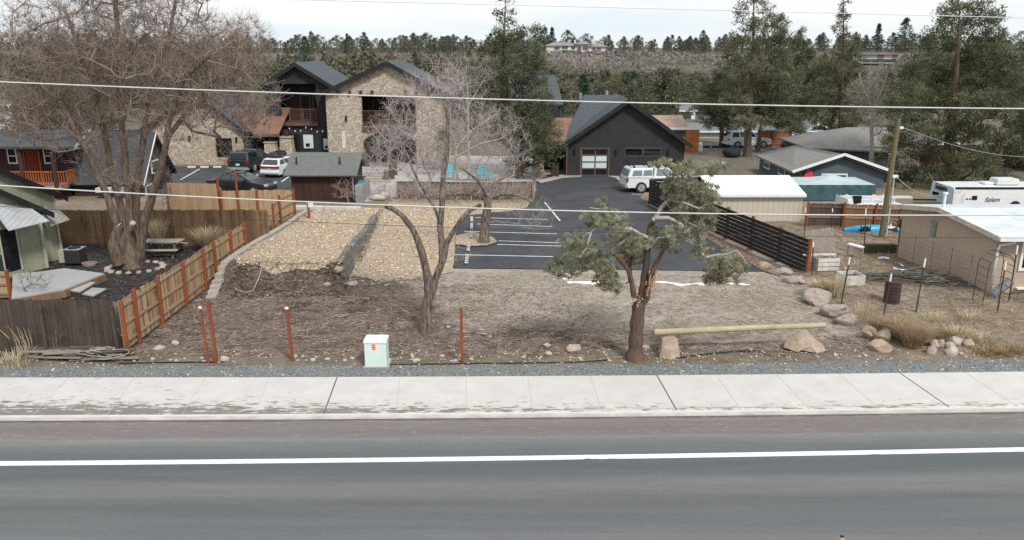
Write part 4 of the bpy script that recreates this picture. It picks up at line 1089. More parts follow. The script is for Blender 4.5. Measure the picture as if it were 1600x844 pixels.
# entrance canopy
Yc0, Yc1 = YH - .8, YH + 3.5
cz0, cz1 = Zat(209.5, Yc0), Zat(168, Yc1)
cn_ = thing('entrance_canopy', 'copper sheet entrance roof on tapered stone pillars by the charcoal block', 'canopy', (bx(420, Yc0), Yc0, 0))
MB().slab([(bx(396, Yc0, cz0), Yc0, cz0), (bx(435, Yc0, cz0), Yc0, cz0), (bx(454, Yc1, cz1), Yc1, cz1), (bx(358, Yc1, cz1), Yc1, cz1)], .12).build('copper_roof', m_copper, cn_)
MB().bar((bx(396, Yc0, cz0) - .05, Yc0 - .03, cz0 - .12), (bx(436, Yc0, cz0) + .05, Yc0 - .03, cz0 - .12), .06, .2).build('fascia', m_rust, cn_)
for px, zt_, wt in [(426, 2.05, .9), (445, 2.35, 1.0)]:
 xx = bx(px, Yc0 + .6)
 MB().box((xx, Yc0 + .6 + (px > 430) * 1.2, zt_ / 2), (wt * 1.35, 1.1, zt_), taper=.72).build('stone_pillar', m_stone, cn_)
 MB().box((xx, Yc0 + .6 + (px > 430) * 1.2, zt_ + .05), (wt * 1.1, .95, .12)).build('pillar_cap', W['concrete'], cn_)
 MB().box((xx, Yc0 + .7 + (px > 430) * 1.2, (zt_ + cz0) / 2 + .05), (.28, .28, cz0 - zt_ + .1)).build('timber_post', m_brownwood, cn_)
MB().bb((bx(384, Yc1 + .2), Yc1 + .25, 0), (bx(452, Yc1 + .2), Yc1 + .4, cz1 - .1)).build('entrance_wall', m_fascia, cn_)
p = G(443.5, 262); o = MB().blob(p + Vector((0, -.6, 1.1)), (.35, .35, .55), 3, .2, sub=2).build('garden_bag', M('green_bag', (0.02, 0.13, 0.09), (0.015, 0.09, 0.06), 3), smooth=True); tag(o, 'small green bundle beside the stone entrance pillar', 'bundle')
# ---- rear wing of the lodge, mostly behind the tall conifer
Yr = 84.0
rw = thing('black_rear_wing', 'dark wing with a steep blue-grey roof showing behind the tall conifer', 'building', (bx(850, Yr), Yr + 3, 0))
zr0, zr1 = Zat(160, Yr), Zat(118, Yr + 4)
MB().bb((bx(800, Yr), Yr, 0), (bx(876, Yr, 4), Yr + 8, zr0)).build('wall', m_blackst, rw)
MB().slab([(bx(795, Yr, zr0), Yr - .4, zr0 - .2), (bx(880, Yr, zr0), Yr - .4, zr0 - .2), (bx(868, Yr + 4, zr1), Yr + 4, zr1), (bx(795, Yr + 4, zr1), Yr + 4, zr1)], .2).build('roof', m_roof_blue, rw)
MB().slab([(bx(880, Yr, zr0), Yr - .4, zr0 - .2), (bx(880, Yr, zr0), Yr + 8.4, zr0 - .2), (bx(868, Yr + 4, zr1), Yr + 4, zr1)], .2).build('roof', m_roof_blue, rw)
# ---- charcoal garage building
YG = G(930, 275).y
xg0, xg1 = bx(886, YG), bx(1067, YG)
zEg, zRg = Zat(220, YG), Zat(160, YG); xrg = (xg0 + xg1) / 2
zEg = Zat(224, YG)
gar = thing('black_garage', 'charcoal gable building with a glazed garage door facing the parking lot', 'building', (xrg, YG + 4, 0))
oD = (bx(908, YG, 1), bx(950, YG, 1), 0.0, Zat(233, YG))
oW1 = (bx(977, YG, 2), bx(1003, YG, 2), Zat(243, YG), Zat(232.5, YG)); oW2 = (bx(1006, YG, 2), bx(1031, YG, 2), Zat(243, YG), Zat(232.5, YG))
gable(gar, YG, 7.5, xg0, xg1, 0, zEg, xrg, zRg, m_blackst, m_roof_blue, over=.55, front=.5, openings=(oD, oW1, oW2))
gd = MB(); w_, h_ = oD[1] - oD[0], oD[3]
gd.bb((oD[0] - .12, YG - .04, 0), (oD[0], YG + .1, h_ + .1)); gd.bb((oD[1], YG - .04, 0), (oD[1] + .12, YG + .1, h_ + .1)); gd.bb((oD[0], YG - .04, h_), (oD[1], YG + .1, h_ + .1))
for k in range(5): gd.bb((oD[0], YG + .06, h_ * k / 4.0 - (.09 if k == 4 else .0)), (oD[1], YG + .14, h_ * k / 4.0 + .09 - (.09 if k == 4 else 0)))
for k in range(3): gd.bb((oD[0] + w_ * k / 2.0 - .05 * (k == 2) * 2, YG + .065, .09), (oD[0] + w_ * k / 2.0 + .1 - .1 * (k == 2), YG + .135, h_ - .09))
gdo = gd.build('garage_door', M('bronze_frame', (0.13, 0.095, 0.075), (0.10, 0.075, 0.06), 3), gar)
for r in range(4):
 for c in range(2):
  MB().bb((oD[0] + w_ * c / 2 + .05, YG + .09, h_ * r / 4 + .05), (oD[0] + w_ * (c + 1) / 2, YG + .11, h_ * (r + 1) / 4)).build('pane', m_white_panel if r in (1, 2) else W['glass'], gdo)
for o_ in (oW1, oW2):
 f = MB()
 f.bb((o_[0] - .05, YG - .03, o_[2] - .08), (o_[1] + .05, YG + .1, o_[2])); f.bb((o_[0] - .05, YG - .03, o_[3]), (o_[1] + .05, YG + .1, o_[3] + .08))
 f.bb((o_[0] - .05, YG - .03, o_[2]), (o_[0], YG + .1, o_[3])); f.bb((o_[1], YG - .03, o_[2]), (o_[1] + .05, YG + .1, o_[3]))
 f = f.build('window', M('window_bronze', (0.12, 0.085, 0.07), None, 3), gar)
 MB().bb((o_[0], YG + .12, o_[2]), (o_[1], YG + .14, o_[3])).build('pane', W['glass'], f)
for px in (898, 963, 1044): sconce(gar, bx(px, YG, 2), YG, Zat(237, YG))
MB().bb((oD[1] + .8, YG - .03, 0), (oD[1] + .88, YG - .002, .5)).build('conduit', W['metal_dark'], gar)
MB().bb((xg0 - .10, YG - .12, 0), (xg0 - .0, YG - .01, zEg)).build('downpipe', m_rust, gar)
# cross wing behind with its slope towards the street, and a lower copper roof
yx, zx = YG + 4.5, zRg + .32
MB().slab([(bx(881, YG + .8, zEg), YG + .8, zEg + .05), (xrg, YG + .8, zEg + .05), (xrg, yx, zx), (bx(912, yx, zx), yx, zx)], .2).build('roof', m_roof_blue, gar)
MB().bb((bx(886, YG + 2), YG + 1.6, 0), (xrg, YG + 1.8, zEg)).build('wall', m_blackst, gar)
for px in (907, 948):
 q = D(px, 152 if px < 920 else 148.5, yx + .3); MB().cyl(q - Vector((0, 0, .4)), .13, .75, 10).build('roof_vent', W['metal_grey'], gar)
cp = thing('copper_porch', 'copper roofed porch with a stone pillar at the end of the charcoal garage', 'porch', (bx(865, YG), YG + 1, 0))
zq0, zq1 = Zat(224, YG + .2), Zat(184, YG + 4.5)
MB().slab([(bx(836, YG + .2, 3), YG + .2, zq0), (bx(886, YG + .2, 3), YG + .2, zq0), (bx(918, YG + 4.5, 4), YG + 4.5, zq1), (bx(868, YG + 4.5, 4), YG + 4.5, zq1)], .12).build('copper_roof', m_copper, cp)
MB().bb((bx(836, YG), YG + 3.4, 0), (xg0 - .05, YG + 3.5, zq0)).build('porch_wall', m_fascia, cp)
MB().box((bx(841, YG), YG + .5, .95), (1.0, 1.0, 1.9), taper=.75).build('stone_pillar', m_stone, cp)
MB().box((bx(841, YG), YG + .5, 2.5), (.25, .25, 1.3)).build('timber_post', m_brownwood, cp)
p = G(867, 276); bn = thing('litter_bin', 'dark brown slatted litter bin beside the charcoal garage', 'bin', p)
MB().box(p + Vector((0, 0, .5)), (.62, .55, 1.0), taper=.96).build('bin_body', m_brownwood, bn, bevel=.03); MB().box(p + Vector((0, 0, 1.03)), (.68, .6, .07)).build('lid', W['black'], bn)
# concrete apron
patch('garage_apron', [(838, 283), (872, 275), (888, 272.5), (909, 274.6), (908, 277.5), (880, 279), (846, 287)], m_paver, 0.05, .02, grid=3, h=None)
patch('garage_apron', [(949, 275.5), (972, 276), (984, 290), (976, 290), (962, 279)], m_paver, 0.05, .02, grid=3, h=None)
# ---- dark storage shed beside the chips
Ysd = G(500, 314).y
sx0, sx1 = bx(457, Ysd), bx(551, Ysd)
ze_, zr_ = Zat(270, Ysd), Zat(238, Ysd + 2.0)
sh = thing('storage_shed', 'dark red-brown board shed with a grey shingle roof', 'shed', ((sx0 + sx1) / 2, Ysd + 2, 0))
w = MB()
k = 22
for i in range(k): w.box((lerp(sx0, sx1, (i + .5) / k), Ysd + .05, ze_ / 2), ((sx1 - sx0) / k - .012, .06, ze_), tint=rng.random())
w.build('board_wall', M('oxblood_board', (0.085, 0.03, 0.022), (0.04, 0.02, 0.017), 2, (4, 4, .5), tintw=.6, grime=(.03, .02, .018), gscale=1.0), sh)
w = MB(); w.bb((sx1 - .06, Ysd + .1, 0), (sx1, Ysd + 4, ze_ + .1)); w.slab([(sx1, Ysd + .1, ze_), (sx1, Ysd + 4, ze_), (sx1, Ysd + 2.05, zr_ - .2)], .06, direction=(-1, 0, 0)); w.build('end_wall', W['black_wood'], sh)
zov = ze_ - .12
xa, xb = bx(443, Ysd - .3, ze_), bx(558, Ysd - .3, ze_)
m_shr = M('grey_green_shingle', (0.175, 0.18, 0.172), (0.115, 0.12, 0.115), 4, (1, 3, 3), rough=.9, bump=.3, bscale=16, line=('Z', .09, .3, .2))
MB().slab([(xa, Ysd - .45, zov), (xb, Ysd - .45, zov), (xb, Ysd + 2.0, zr_), (xa, Ysd + 2.0, zr_)], .1).build('roof', m_shr, sh)
MB().slab([(xb, Ysd + 4.4, zov), (xa, Ysd + 4.4, zov), (xa, Ysd + 2.0, zr_), (xb, Ysd + 2.0, zr_)], .1).build('roof', m_shr, sh)
for px in (463.5, 531): q = D(px, 255, Ysd + .7); MB().bb((q.x - .05, q.y - .06, q.z - .1), (q.x + .05, q.y + .06, q.z + .42)).build('roof_vent', W['metal_dark'], sh)
MB().bb((sx1 + .04, Ysd - .05, 0), (sx1 + .14, Ysd + .05, ze_)).build('downpipe', W['metal_grey'], sh)
# ================================================================== red-brown cottage behind the yard
YC = 55.0
m_redwall = M('dark_red_brown_siding', (0.07, 0.032, 0.028), (0.05, 0.025, 0.022), 2, line=('Z', .2, .35, .1))
m_orange = M('orange_stained_wood', (0.36, 0.115, 0.03), (0.26, 0.08, 0.025), 3)
zp = Zat(285, YC); zev = Zat(229, YC - 1.6);
ct = thing('porch_cottage', 'red-brown cottage with an orange railed porch and white framed windows', 'house', (bx(60, YC), YC + 3, 0))
xc1 = bx(112, YC, 2)
MB().bb((xc1 - 13, YC, 0), (xc1 - .3, YC + 8, Zat(224, YC))).build('wall', m_redwall, ct)
MB().bb((xc1 - 13, YC - 1.5, zp - .25), (xc1 - .1, YC, zp)).build('porch_floor', M('pale_porch_edge', (.30, .29, .28), (.22, .21, .2), 3), ct)
yrd, zrd = YC + 4.0, Zat(203, YC + 4.0)
MB().slab([(xc1 - 14, YC - 1.8, zev), (bx(117, YC - 1.8, zev), YC - 1.8, zev), (bx(141, yrd, zrd), yrd, zrd), (xc1 - 14, yrd, zrd)], .14).build('roof', m_shingle_dark, ct)
MB().slab([(bx(117, YC, zev), YC + 9.5, zev), (xc1 - 14, YC + 9.5, zev), (xc1 - 14, yrd, zrd), (bx(141, yrd, zrd), yrd, zrd)], .14).build('roof', m_shingle_dark, ct)
MB().bar((bx(117, YC - 1.8, zev) + .03, YC - 1.82, zev - .05), (bx(141, yrd, zrd) + .03, yrd, zrd - .05), .05, .22).build('rake_board', M('grey_white_trim', (.52, .51, .5), (.42, .41, .4), 3), ct)
MB().slab([(xc1 - .32, YC, zev - .1), (xc1 - .32, YC + 8, zev - .1), (xc1 - .32, yrd, zrd - .2)], .12, direction=(-1, 0, 0)).build('gable_wall', m_redwall, ct)
for (a, b) in [(15, 30), (71.5, 89)]:
 f = MB(); za_, zb_ = Zat(256, YC), Zat(231, YC); x0_, x1_ = bx(a, YC, 2), bx(b, YC, 2)
 f.bb((x0_, YC - .06, za_), (x1_, YC - .005, zb_)); f = f.build('window', W['white'], ct)
 MB().bb((x0_ + .1, YC - .075, za_ + .1), (x1_ - .1, YC - .062, (za_ + zb_) / 2 - .04)).build('pane', W['glass'], f)
 MB().bb((x0_ + .1, YC - .075, (za_ + zb_) / 2 + .04), (x1_ - .1, YC - .062, zb_ - .1)).build('pane', W['glass'], f)
MB().bb((bx(43, YC, 2), YC - .05, zp), (bx(61, YC, 2), YC - .004, Zat(233, YC))).build('door', M('red_door', (.24, .035, .02), (.2, .03, .018), 2), ct)
for px in (40, 64): MB().bb((bx(px, YC, 2) - .07, YC - .07, zp), (bx(px, YC, 2) + .07, YC - .005, Zat(233, YC))).build('door_frame', m_orange, ct)
for px in (34.5, 85): MB().bb((bx(px, YC - 1.5, 2) - .12, YC - 1.55, 0), (bx(px, YC - 1.5, 2) + .12, YC - 1.31, zev - .03)).build('porch_post', m_redwall, ct)
rl = MB(); zt_ = zp + .95; xa, xb = bx(-20, YC - 1.45, 2), bx(101, YC - 1.45, 2)
rl.bar((xa, YC - 1.45, zt_), (xb, YC - 1.45, zt_), .08); rl.bar((xa, YC - 1.45, zp + .1), (xb, YC - 1.45, zp + .1), .06)
x = xa
while x < xb: rl.box((x, YC - 1.45, zp + .5), (.045, .045, .86)); x += .17
rl.bar((xb, YC - 1.45, zt_), (xb, YC - .1, zt_), .08)
for k in range(7): rl.box((xb, YC - 1.35 + k * .19, zp + .5), (.045, .045, .86))
rl.build('porch_railing', m_orange, ct)
q = D(32, 203.5, YC + 3.4); MB().cyl(q - Vector((0, 0, .1)), .25, .16, 12).build('roof_vent', W['black'], ct)
# its long dark wing behind the cottonwood
dw = thing('dark_shingle_house', 'dark house with a large blackish roof and white gable trim behind the cottonwood', 'house', (bx(190, YC), YC + 3, 0))
ya, za = YC - .5, Zat(289, YC - .5); yb, zb = YC + 2.4, Zat(206, YC + 2.4)
xl_, xr_ = bx(102, ya, za), bx(224, ya, za)
MB().slab([(xl_, ya, za), (xr_, ya, za), (xr_, yb, zb), (xl_, yb, zb)], .15).build('roof', m_shingle_dark, dw)
MB().slab([(xr_, yb + 3, za), (xl_, yb + 3, za), (xl_, yb, zb), (xr_, yb, zb)], .15).build('roof', m_shingle_dark, dw)
MB().bb((xl_ + .3, ya + .5, 0), (xr_ - .3, yb + 2.5, za)).build('wall', M('maroon_wall', (.05, .025, .03), (.035, .02, .022), 2), dw)
MB().slab([(xr_ - .3, ya + .5, za - .05), (xr_ - .3, yb + 2.5, za - .05), (xr_ - .3, yb, zb - .2)], .12, direction=(-1, 0, 0)).build('gable_wall', M('dark_slate_wall', (.06, .06, .065), None, 2), dw)
MB().bar((xr_ + .04, ya, za - .05), (xr_ + .04, yb, zb - .05), .05, .10).build('rake_board', W['white'], dw)
for (yy, z0_, z1_) in [(ya + 1.4, Zat(313, ya + 1.4), Zat(288, ya + 1.4)), (ya + 2.7, Zat(270, ya + 2.7), Zat(250, ya + 2.7))]:
 f = MB().bb((xr_ - .3, yy - .6, z0_), (xr_ - .22, yy + .6, z1_)).build('window', W['white'], dw)
 MB().bb((xr_ - .215, yy - .5, z0_ + .1), (xr_ - .2, yy + .5, z1_ - .1)).build('pane', W['glass'], f)
for a, b in [(149, 172), (185, 196)]: MB().bb((bx(a, ya - .6, za), ya - .7, za - .42), (bx(b, ya - .6, za), ya - .1, za - .12)).build('gutter_end', M('white_gutter', (.6, .6, .6), None, 3), dw)
# ================================================================== vehicles
def shell(mb, prof, hw, mi=0, tint=.5):
 """closed shell from a side profile (x, z); hw(z) gives the half width at a height"""
 n = len(prof)
 vs = [(x, -hw(x, z), z) for x, z in prof] + [(x, hw(x, z), z) for x, z in prof]
 fs = [tuple(range(n)), tuple(range(2 * n - 1, n - 1, -1))]
 for i in range(n):
  j = (i + 1) % n
  fs.append((i, i + n, j + n, j))
 mb.add(vs, fs, tint, mi)
def wheel(root, x, y, r, rim):
 s = 1 if y > 0 else -1
 t = MB(); t.tube([(x, y - .11, r), (x, y + .11, r)], r, 20); w = t.build('wheel', W['rubber'], root, local=True, smooth=True, angle=R(40))
 k = MB(); k.tube([(x, y + s * .10, r), (x, y + s * .118, r)], r * .66, 16)
 for a in range(5):
  an = a * 2 * math.pi / 5
  k.bar((x, y + s * .122, r), (x + r * .6 * math.cos(an), y + s * .122, r + r * .6 * math.sin(an)), .05, .02)
 k.build('rim', rim, w, local=True)
def car(label, cat, name, paint, kind='wagon', loc=(0, 0, 0), rz=0.0, glass=None, rim=None, group=None, small=False):
 """x forward. kinds: wagon, sedan, pickup, suv, van"""
 glass = glass or W['glass_blue']; rim = rim or W['chrome']
 t = thing(name, label, cat, (0, 0, 0), 0, group)
 P = {'wagon': dict(L=4.6, w=.86, low=[(-2.3, .45), (-2.28, .95), (-2.2, 1.0), (.75, 1.0), (1.05, .98), (2.1, .82), (2.28, .66), (2.3, .35), (2.2, .25), (-2.2, .25)], top=[(-2.22, .98), (-1.85, 1.47), (-1.6, 1.5), (.15, 1.48), (1.1, .97)], wx=(1.38, -1.28), r=.33),
         'sedan': dict(L=4.7, w=.87, low=[(-2.35, .5), (-2.3, .95), (-1.5, 1.0), (.8, .98), (1.1, .95), (2.1, .8), (2.32, .62), (2.35, .35), (2.2, .25), (-2.25, .25)], top=[(-1.75, .97), (-1.0, 1.40), (-.7, 1.44), (.2, 1.43), (1.2, .94)], wx=(1.42, -1.35), r=.33),
         'suv': dict(L=4.7, w=.92, low=[(-2.3, .5), (-2.3, 1.05), (-2.2, 1.1), (.9, 1.1), (1.1, 1.08), (2.15, .98), (2.32, .8), (2.32, .42), (2.2, .32), (-2.2, .32)], top=[(-2.25, 1.08), (-2.0, 1.7), (-1.8, 1.74), (.2, 1.72), (1.1, 1.07)], wx=(1.45, -1.35), r=.38),
         'pickup': dict(L=5.4, w=.95, low=[(-2.7, .55), (-2.7, 1.1), (-2.65, 1.15), (1.0, 1.13), (1.25, 1.1), (2.45, 1.02), (2.68, .85), (2.7, .5), (2.55, .38), (-2.6, .38)], top=[(-.72, 1.12), (-.62, 1.74), (-.45, 1.79), (.35, 1.77), (1.15, 1.1)], wx=(1.75, -1.65), r=.40)}[kind]
 hw0 = P['w']; ztop = max(z for x, z in P['top']); zlow = P['top'][0][1]
 b = MB()
 shell(b, P['low'], lambda x, z: hw0 * (1 - .05 * max(0, z - .6) - (.07 if abs(x) > P['L'] / 2 - .35 else 0)))
 shell(b, P['top'], lambda x, z: hw0 * (.93 - .20 * (z - zlow) / (ztop - zlow)))
 if kind == 'pickup':   # bed canopy, as tall as the cab
  shell(b, [(-2.66, 1.12), (-2.42, 1.72), (-2.3, 1.76), (-.78, 1.76), (-.78, 1.12)], lambda x, z: hw0 * (.95 - .13 * (z - 1.12) / .64))
 b.build('body', paint, t, local=True, bevel=.05)
 # glass, set a little proud of the shell
 def hwT(z): return hw0 * (.93 - .20 * (z - zlow) / (ztop - zlow)) + .012
 T = P['top']
 def lerp2(a, c, k): return (a[0] + (c[0] - a[0]) * k, a[1] + (c[1] - a[1]) * k)
 def pane(name, a, c, wa=.1):
  p0, p1 = lerp2(a, c, .14), lerp2(a, c, .9)
  d = Vector((c[1] - a[1], 0, -(c[0] - a[0]))).normalized()
  if d.z < 0: d = -d
  d *= .014
  h0, h1 = hwT(p0[1]) - wa, hwT(p1[1]) - wa
  MB().quad((p0[0] + d.x, -h0, p0[1] + d.z), (p0[0] + d.x, h0, p0[1] + d.z), (p1[0] + d.x, h1, p1[1] + d.z), (p1[0] + d.x, -h1, p1[1] + d.z)).build(name, glass, t, local=True)
 pane('windshield', T[-1], T[-2])
 pane('rear_window', T[0], T[1])
 z0, z1 = zlow + .08, ztop - .1
 xa = lerp(T[0][0], T[1][0], .35) + .1; xb = lerp(T[-1][0], T[-2][0], .25) - .12
 xa1, xb1 = T[1][0] + .12, T[-2][0] - .02
 segs = 3 if kind in ('wagon', 'suv') else 2 if kind == 'sedan' else 1
 for s in (-1, 1):
  for k in range(segs):
   u0, u1 = k / segs + .02, (k + 1) / segs - .02
   q = [(lerp(xa, xb, u0), z0), (lerp(xa, xb, u1), z0), (lerp(xa1, xb1, u1), z1), (lerp(xa1, xb1, u0), z1)]
   MB().add([(x, s * hwT(z), z) for x, z in q], [(0, 1, 2, 3)]).build('side_window', glass, t, local=True)
  if kind == 'pickup':
   hc = lambda z: hw0 * (.95 - .13 * (z - 1.12) / .64) + .012
   for (u0, u1) in ((-2.35, -1.6), (-1.55, -.85)):
    MB().add([(u0, s * hc(1.24), 1.24), (u1, s * hc(1.24), 1.24), (u1, s * hc(1.62), 1.62), (u0 + .12, s * hc(1.62), 1.62)], [(0, 1, 2, 3)]).build('canopy_window', glass, t, local=True)
  MB().box((P['L'] / 2 - .06, s * (hw0 - .25), .72 if kind != 'pickup' else .86), (.12, .34, .14)).build('headlight', M('lamp_glass', (.7, .72, .74), None, 3, rough=.2) if 'hl' not in W else W['hl'], t, local=True)
  MB().box((-P['L'] / 2 + .03, s * (hw0 - .13), .88 if kind not in ('pickup', 'suv') else .98), (.10, .2, .18 if kind != 'pickup' else .3)).build('tail_light', W['tail'], t, local=True)
  MB().box((xb - .05, s * (hw0 + .08), zlow + .06), (.12, .2, .13)).build('mirror', paint, t, local=True)
  for x in P['wx']:
   wheel(t, x, s * (hw0 - .09), P['r'], rim)
 if kind == 'pickup':
  MB().add([(-2.70, -.68, 1.22), (-2.70, .68, 1.22), (-2.50, .60, 1.64), (-2.50, -.60, 1.64)], [(0, 1, 2, 3)]).build('rear_window', glass, t, local=True)
  MB().box((-2.76, 0, .5), (.16, 1.75, .16)).build('rear_bumper', W['chrome'], t, local=True)
 else:
  MB().box((-P['L'] / 2 - .02, 0, .48), (.14, hw0 * 1.85, .2)).build('rear_bumper', paint, t, local=True, bevel=.04)
 MB().box((-P['L'] / 2 - .03, 0, .78), (.02, .32, .15)).build('number_plate', W['white'], t, local=True)
 place(t, loc, rz)
 return t, P
W['tail'] = M('red_lamp', (.35, .02, .02), (.28, .015, .015), 5, rough=.3)
W['hl'] = M('lamp_lens', (.70, .72, .74), None, 3, rough=.2)
paint = lambda n, c, **k: M(n, c, tuple(x * .92 for x in c), 1.0, rough=.3, spec=.5, coat=.4, **k)
p_white, p_black, p_green = paint('white_car_paint', (.72, .74, .75)), paint('black_car_paint', (.012, .013, .015)), paint('dark_green_car_paint', (.018, .032, .036))
p_silver = paint('silver_white_paint', (.68, .71, .72))
# dark pickup, white wagon, black sedan in the lodge's lot
q = G(370, 272); t, P = car('dark green-black pickup with matching bed canopy parked facing the stone wing', 'pickup', 'parked_pickup', p_green, 'pickup', (q.x + .55, q.y + 2.6, 0), R(82), glass=W['glass'])
q = G(421, 279); t, P = car('white station wagon carrying a black roof box', 'car', 'parked_wagon', p_white, 'wagon', (q.x + .5, q.y + 2.3, 0), R(78))
MB().box((-2.34, 0, .88), (.06, 1.5, .15)).build('tail_strip', W['tail'], t, local=True)
bxm = MB(); bxm.box((-.6, .1, 1.76), (1.9, .85, .36), taper=.8); rbx = bxm.build('roof_box', p_black, None, local=True, bevel=.08)
rbx.location = t.location + Vector((0, 0, 0)); rbx.rotation_euler = t.rotation_euler; tag(rbx, 'black roof box strapped on top of the white wagon', 'roof box')
for x in (-1.2, .1): MB().box((x, 0, 1.54), (.05, 1.5, .06)).build('roof_bar', W['black'], t, local=True)
q = G(370, 304); t, P = car('black sedan with roof bars parked behind the golden fence', 'car', 'parked_sedan', p_black, 'sedan', (q.x + .2, q.y + .7, 0), R(-14))
for x in (-.75, .1):
 MB().box((x, 0, 1.56), (.06, 1.35, .05)).build('roof_bar', W['metal_grey'], t, local=True)
 for s in (-.55, .55): MB().box((x, s, 1.49), (.1, .06, .14)).build('bar_foot', W['black'], t, local=True)
MB().box((-.3, .35, 1.64), (1.5, .12, .1)).build('bike_tray', W['metal_grey'], t, local=True)
# pale pickup by the black slat fence
q = G(974, 302); t, P = car('silver-white pickup with a grey-windowed canopy parked by the black slat fence', 'pickup', 'parked_pickup', p_silver, 'pickup', (q.x + 2.72, q.y + 1.15, 0), R(10), glass=M_glass('hazy_glass', (.16, .19, .20), .15))
for x in (-2.1, -1.0):
 for s in (-.55, .55): MB().box((x, s, 1.82), (.1, .08, .14)).build('rack_foot', W['black'], t, local=True)
 MB().box((x, 0, 1.9), (.06, 1.3, .05)).build('roof_bar', W['black'], t, local=True)
# pale vehicles on the far street and behind the cottage
for (px, py, kind, rz, lab, nm, ct_) in [(1244, 230, 'sedan', 182, 'white sedan parked end to end with a white suv on the far street', 'parked_sedan', 'car'), (1262, 232, 'suv', 178, 'white suv with a grey windscreen behind the blue-grey house roof', 'parked_suv', 'car'),
                                         (1170, 232, 'suv', 8, 'white car half hidden by a conifer trunk beside the green house', 'parked_suv', 'car'), (6, 206, 'suv', 185, 'white van-like car seen far behind the porch cottage', 'parked_suv', 'car'), (24, 207, 'sedan', 200, 'pale blue-grey car beside the white car behind the porch cottage', 'parked_sedan', 'car')]:
 q = G(px, py); car(lab, ct_, nm, p_white if 'blue' not in lab else paint('pale_blue_paint', (.42, .52, .56)), kind, (q.x, q.y + .9, 0), R(rz))
# white work truck with ladder rack behind the brown fence
Yt = G(1330, 350).y + 3.0
wt = thing('work_truck', 'white truck canopy with ladders on a rack behind the brown fence', 'truck', (Xat(1352, Yt, 1), Yt, 0))
MATT = p_white
xa, xb = Xat(1319, Yt, 1.5), Xat(1400, Yt, 1.5)
zt_ = Zat(314, Yt)
b = MB(); shell(b, [(xa - .1, .5), (xa - .1, 1.1), (xa + .35, zt_ - .05), (xa + .6, zt_), (xb, zt_), (xb, .5)], lambda x, z: .95 - .12 * max(0, z - 1.1))
b.v = [(v[0], v[1] + Yt, v[2]) for v in b.v]; b.build('body', p_white, wt, bevel=.05)
MB().add([(xa + .15, Yt - .93 + .02, 1.3), (xa + .75, Yt - .93 + .02, 1.3), (xa + .75, Yt - .88, zt_ - .2), (xa + .35, Yt - .88, zt_ - .2)], [(0, 1, 2, 3)]).build('side_window', W['glass'], wt)
rk = MB()
for x in (xa + .5, xa + 2.2, xb - .4):
 for s in (-.8, .8): rk.bar((x, Yt + s, zt_ - .3), (x, Yt + s, zt_ + .25), .05)
 rk.bar((x, Yt - .85, zt_ + .25), (x, Yt + .85, zt_ + .25), .05)
rk.build('ladder_rack', W['metal_white'], wt)
for wx in (xa + .9, xb - .9):
 wm = MB(); wm.tube([(wx, Yt - .95, .38), (wx, Yt - .72, .38)], .38, 18); wm.build('wheel', W['rubber'], wt)
ld = MB()
for s in (-.55, -.2): ld.bar((xa - .3, Yt + s, zt_ + .34), (xb + .8, Yt + s, zt_ + .31), .06, .09)
x = xa - .2
while x < xb + .8: ld.bar((x, Yt - .55, zt_ + .33), (x, Yt - .2, zt_ + .33), .035); x += .3
tag(ld.build('ladder', M('aluminium', (.66, .68, .69), (.58, .6, .61), 3, rough=.4)), 'pale aluminium ladder lying on the white truck rack', 'ladder')
# travel trailer
Ytr = G(1530, 365).y + 6.0
tr = thing('travel_trailer', 'long white travel trailer with a script name on its nose', 'trailer', (Xat(1530, Ytr), Ytr, 0))
zT, zB = Zat(293, Ytr), .45
x0, x1 = Xat(1494, Ytr, 2.5), Xat(1494, Ytr, 2.5) + 9
m_trw = M('trailer_white', (.74, .76, .77), (.66, .68, .69), 1.0, rough=.35, line=('Z', .28, .18, .08))
b = MB(); b.bb((x0, Ytr, zB), (x1, Ytr + 2.4, zT)); b.build('body', m_trw, tr, bevel=.06)
# angled nose: visible blue-white front with the name
nx = Xat(1459, Ytr + 2.2, 2.5); zN = Zat(288, Ytr + 1)
nose = [Vector((x0 - .02, Ytr + .02, zB)), Vector((nx, Ytr + 2.3, zB)), Vector((nx + .12, Ytr + 2.3, zN)), Vector((x0 - .02, Ytr + .02, zN - .05))]
MB().slab([nose[1], nose[0], nose[3], nose[2]], .1, direction=(.6, .8, 0)).build('nose_panel', M('blue_white_metal', (.50, .60, .66), (.45, .55, .61), 1.0, rough=.4, line=('Z', .3, .25, .06)), tr)
MB().slab([nose[3], Vector((x0 - .02, Ytr + 2.4, zN - .05)), nose[2]], .06, direction=(0, 0, -1)).build('nose_roof', m_trw, tr)
nd = (nose[1] - nose[0]).normalized(); na = math.atan2(-nd.y, -nd.x)
cN = (nose[0] + nose[1]) / 2; nn_ = Vector((-abs(nd.y), -abs(nd.x), 0)).normalized()
text('Salem', cN + nn_ * .06 + Vector((0, 0, lerp(zB, zN, .80) - cN.z)), .52, W['black'], tr, rot=(math.pi / 2, 0, na), name='name_lettering', shear=.15, bold=.012)
MB().box(cN + nn_ * .03 + Vector((-.25, .1, lerp(zB, zN, .44) - cN.z)), (.62, .03, .24), na).build('nose_window', W['glass'], tr)
text('Salem', (Xat(1556, Ytr, 2.2), Ytr - .03, Zat(312, Ytr)), .40, M('grey_script', (.22, .22, .23), None, 3), tr, name='name_lettering', shear=.25)
MB().bb((x0 + .1, Ytr - .02, zT - .12), (x1, Ytr - .001, zT + .02)).build('awning_roll', W['black'], tr)
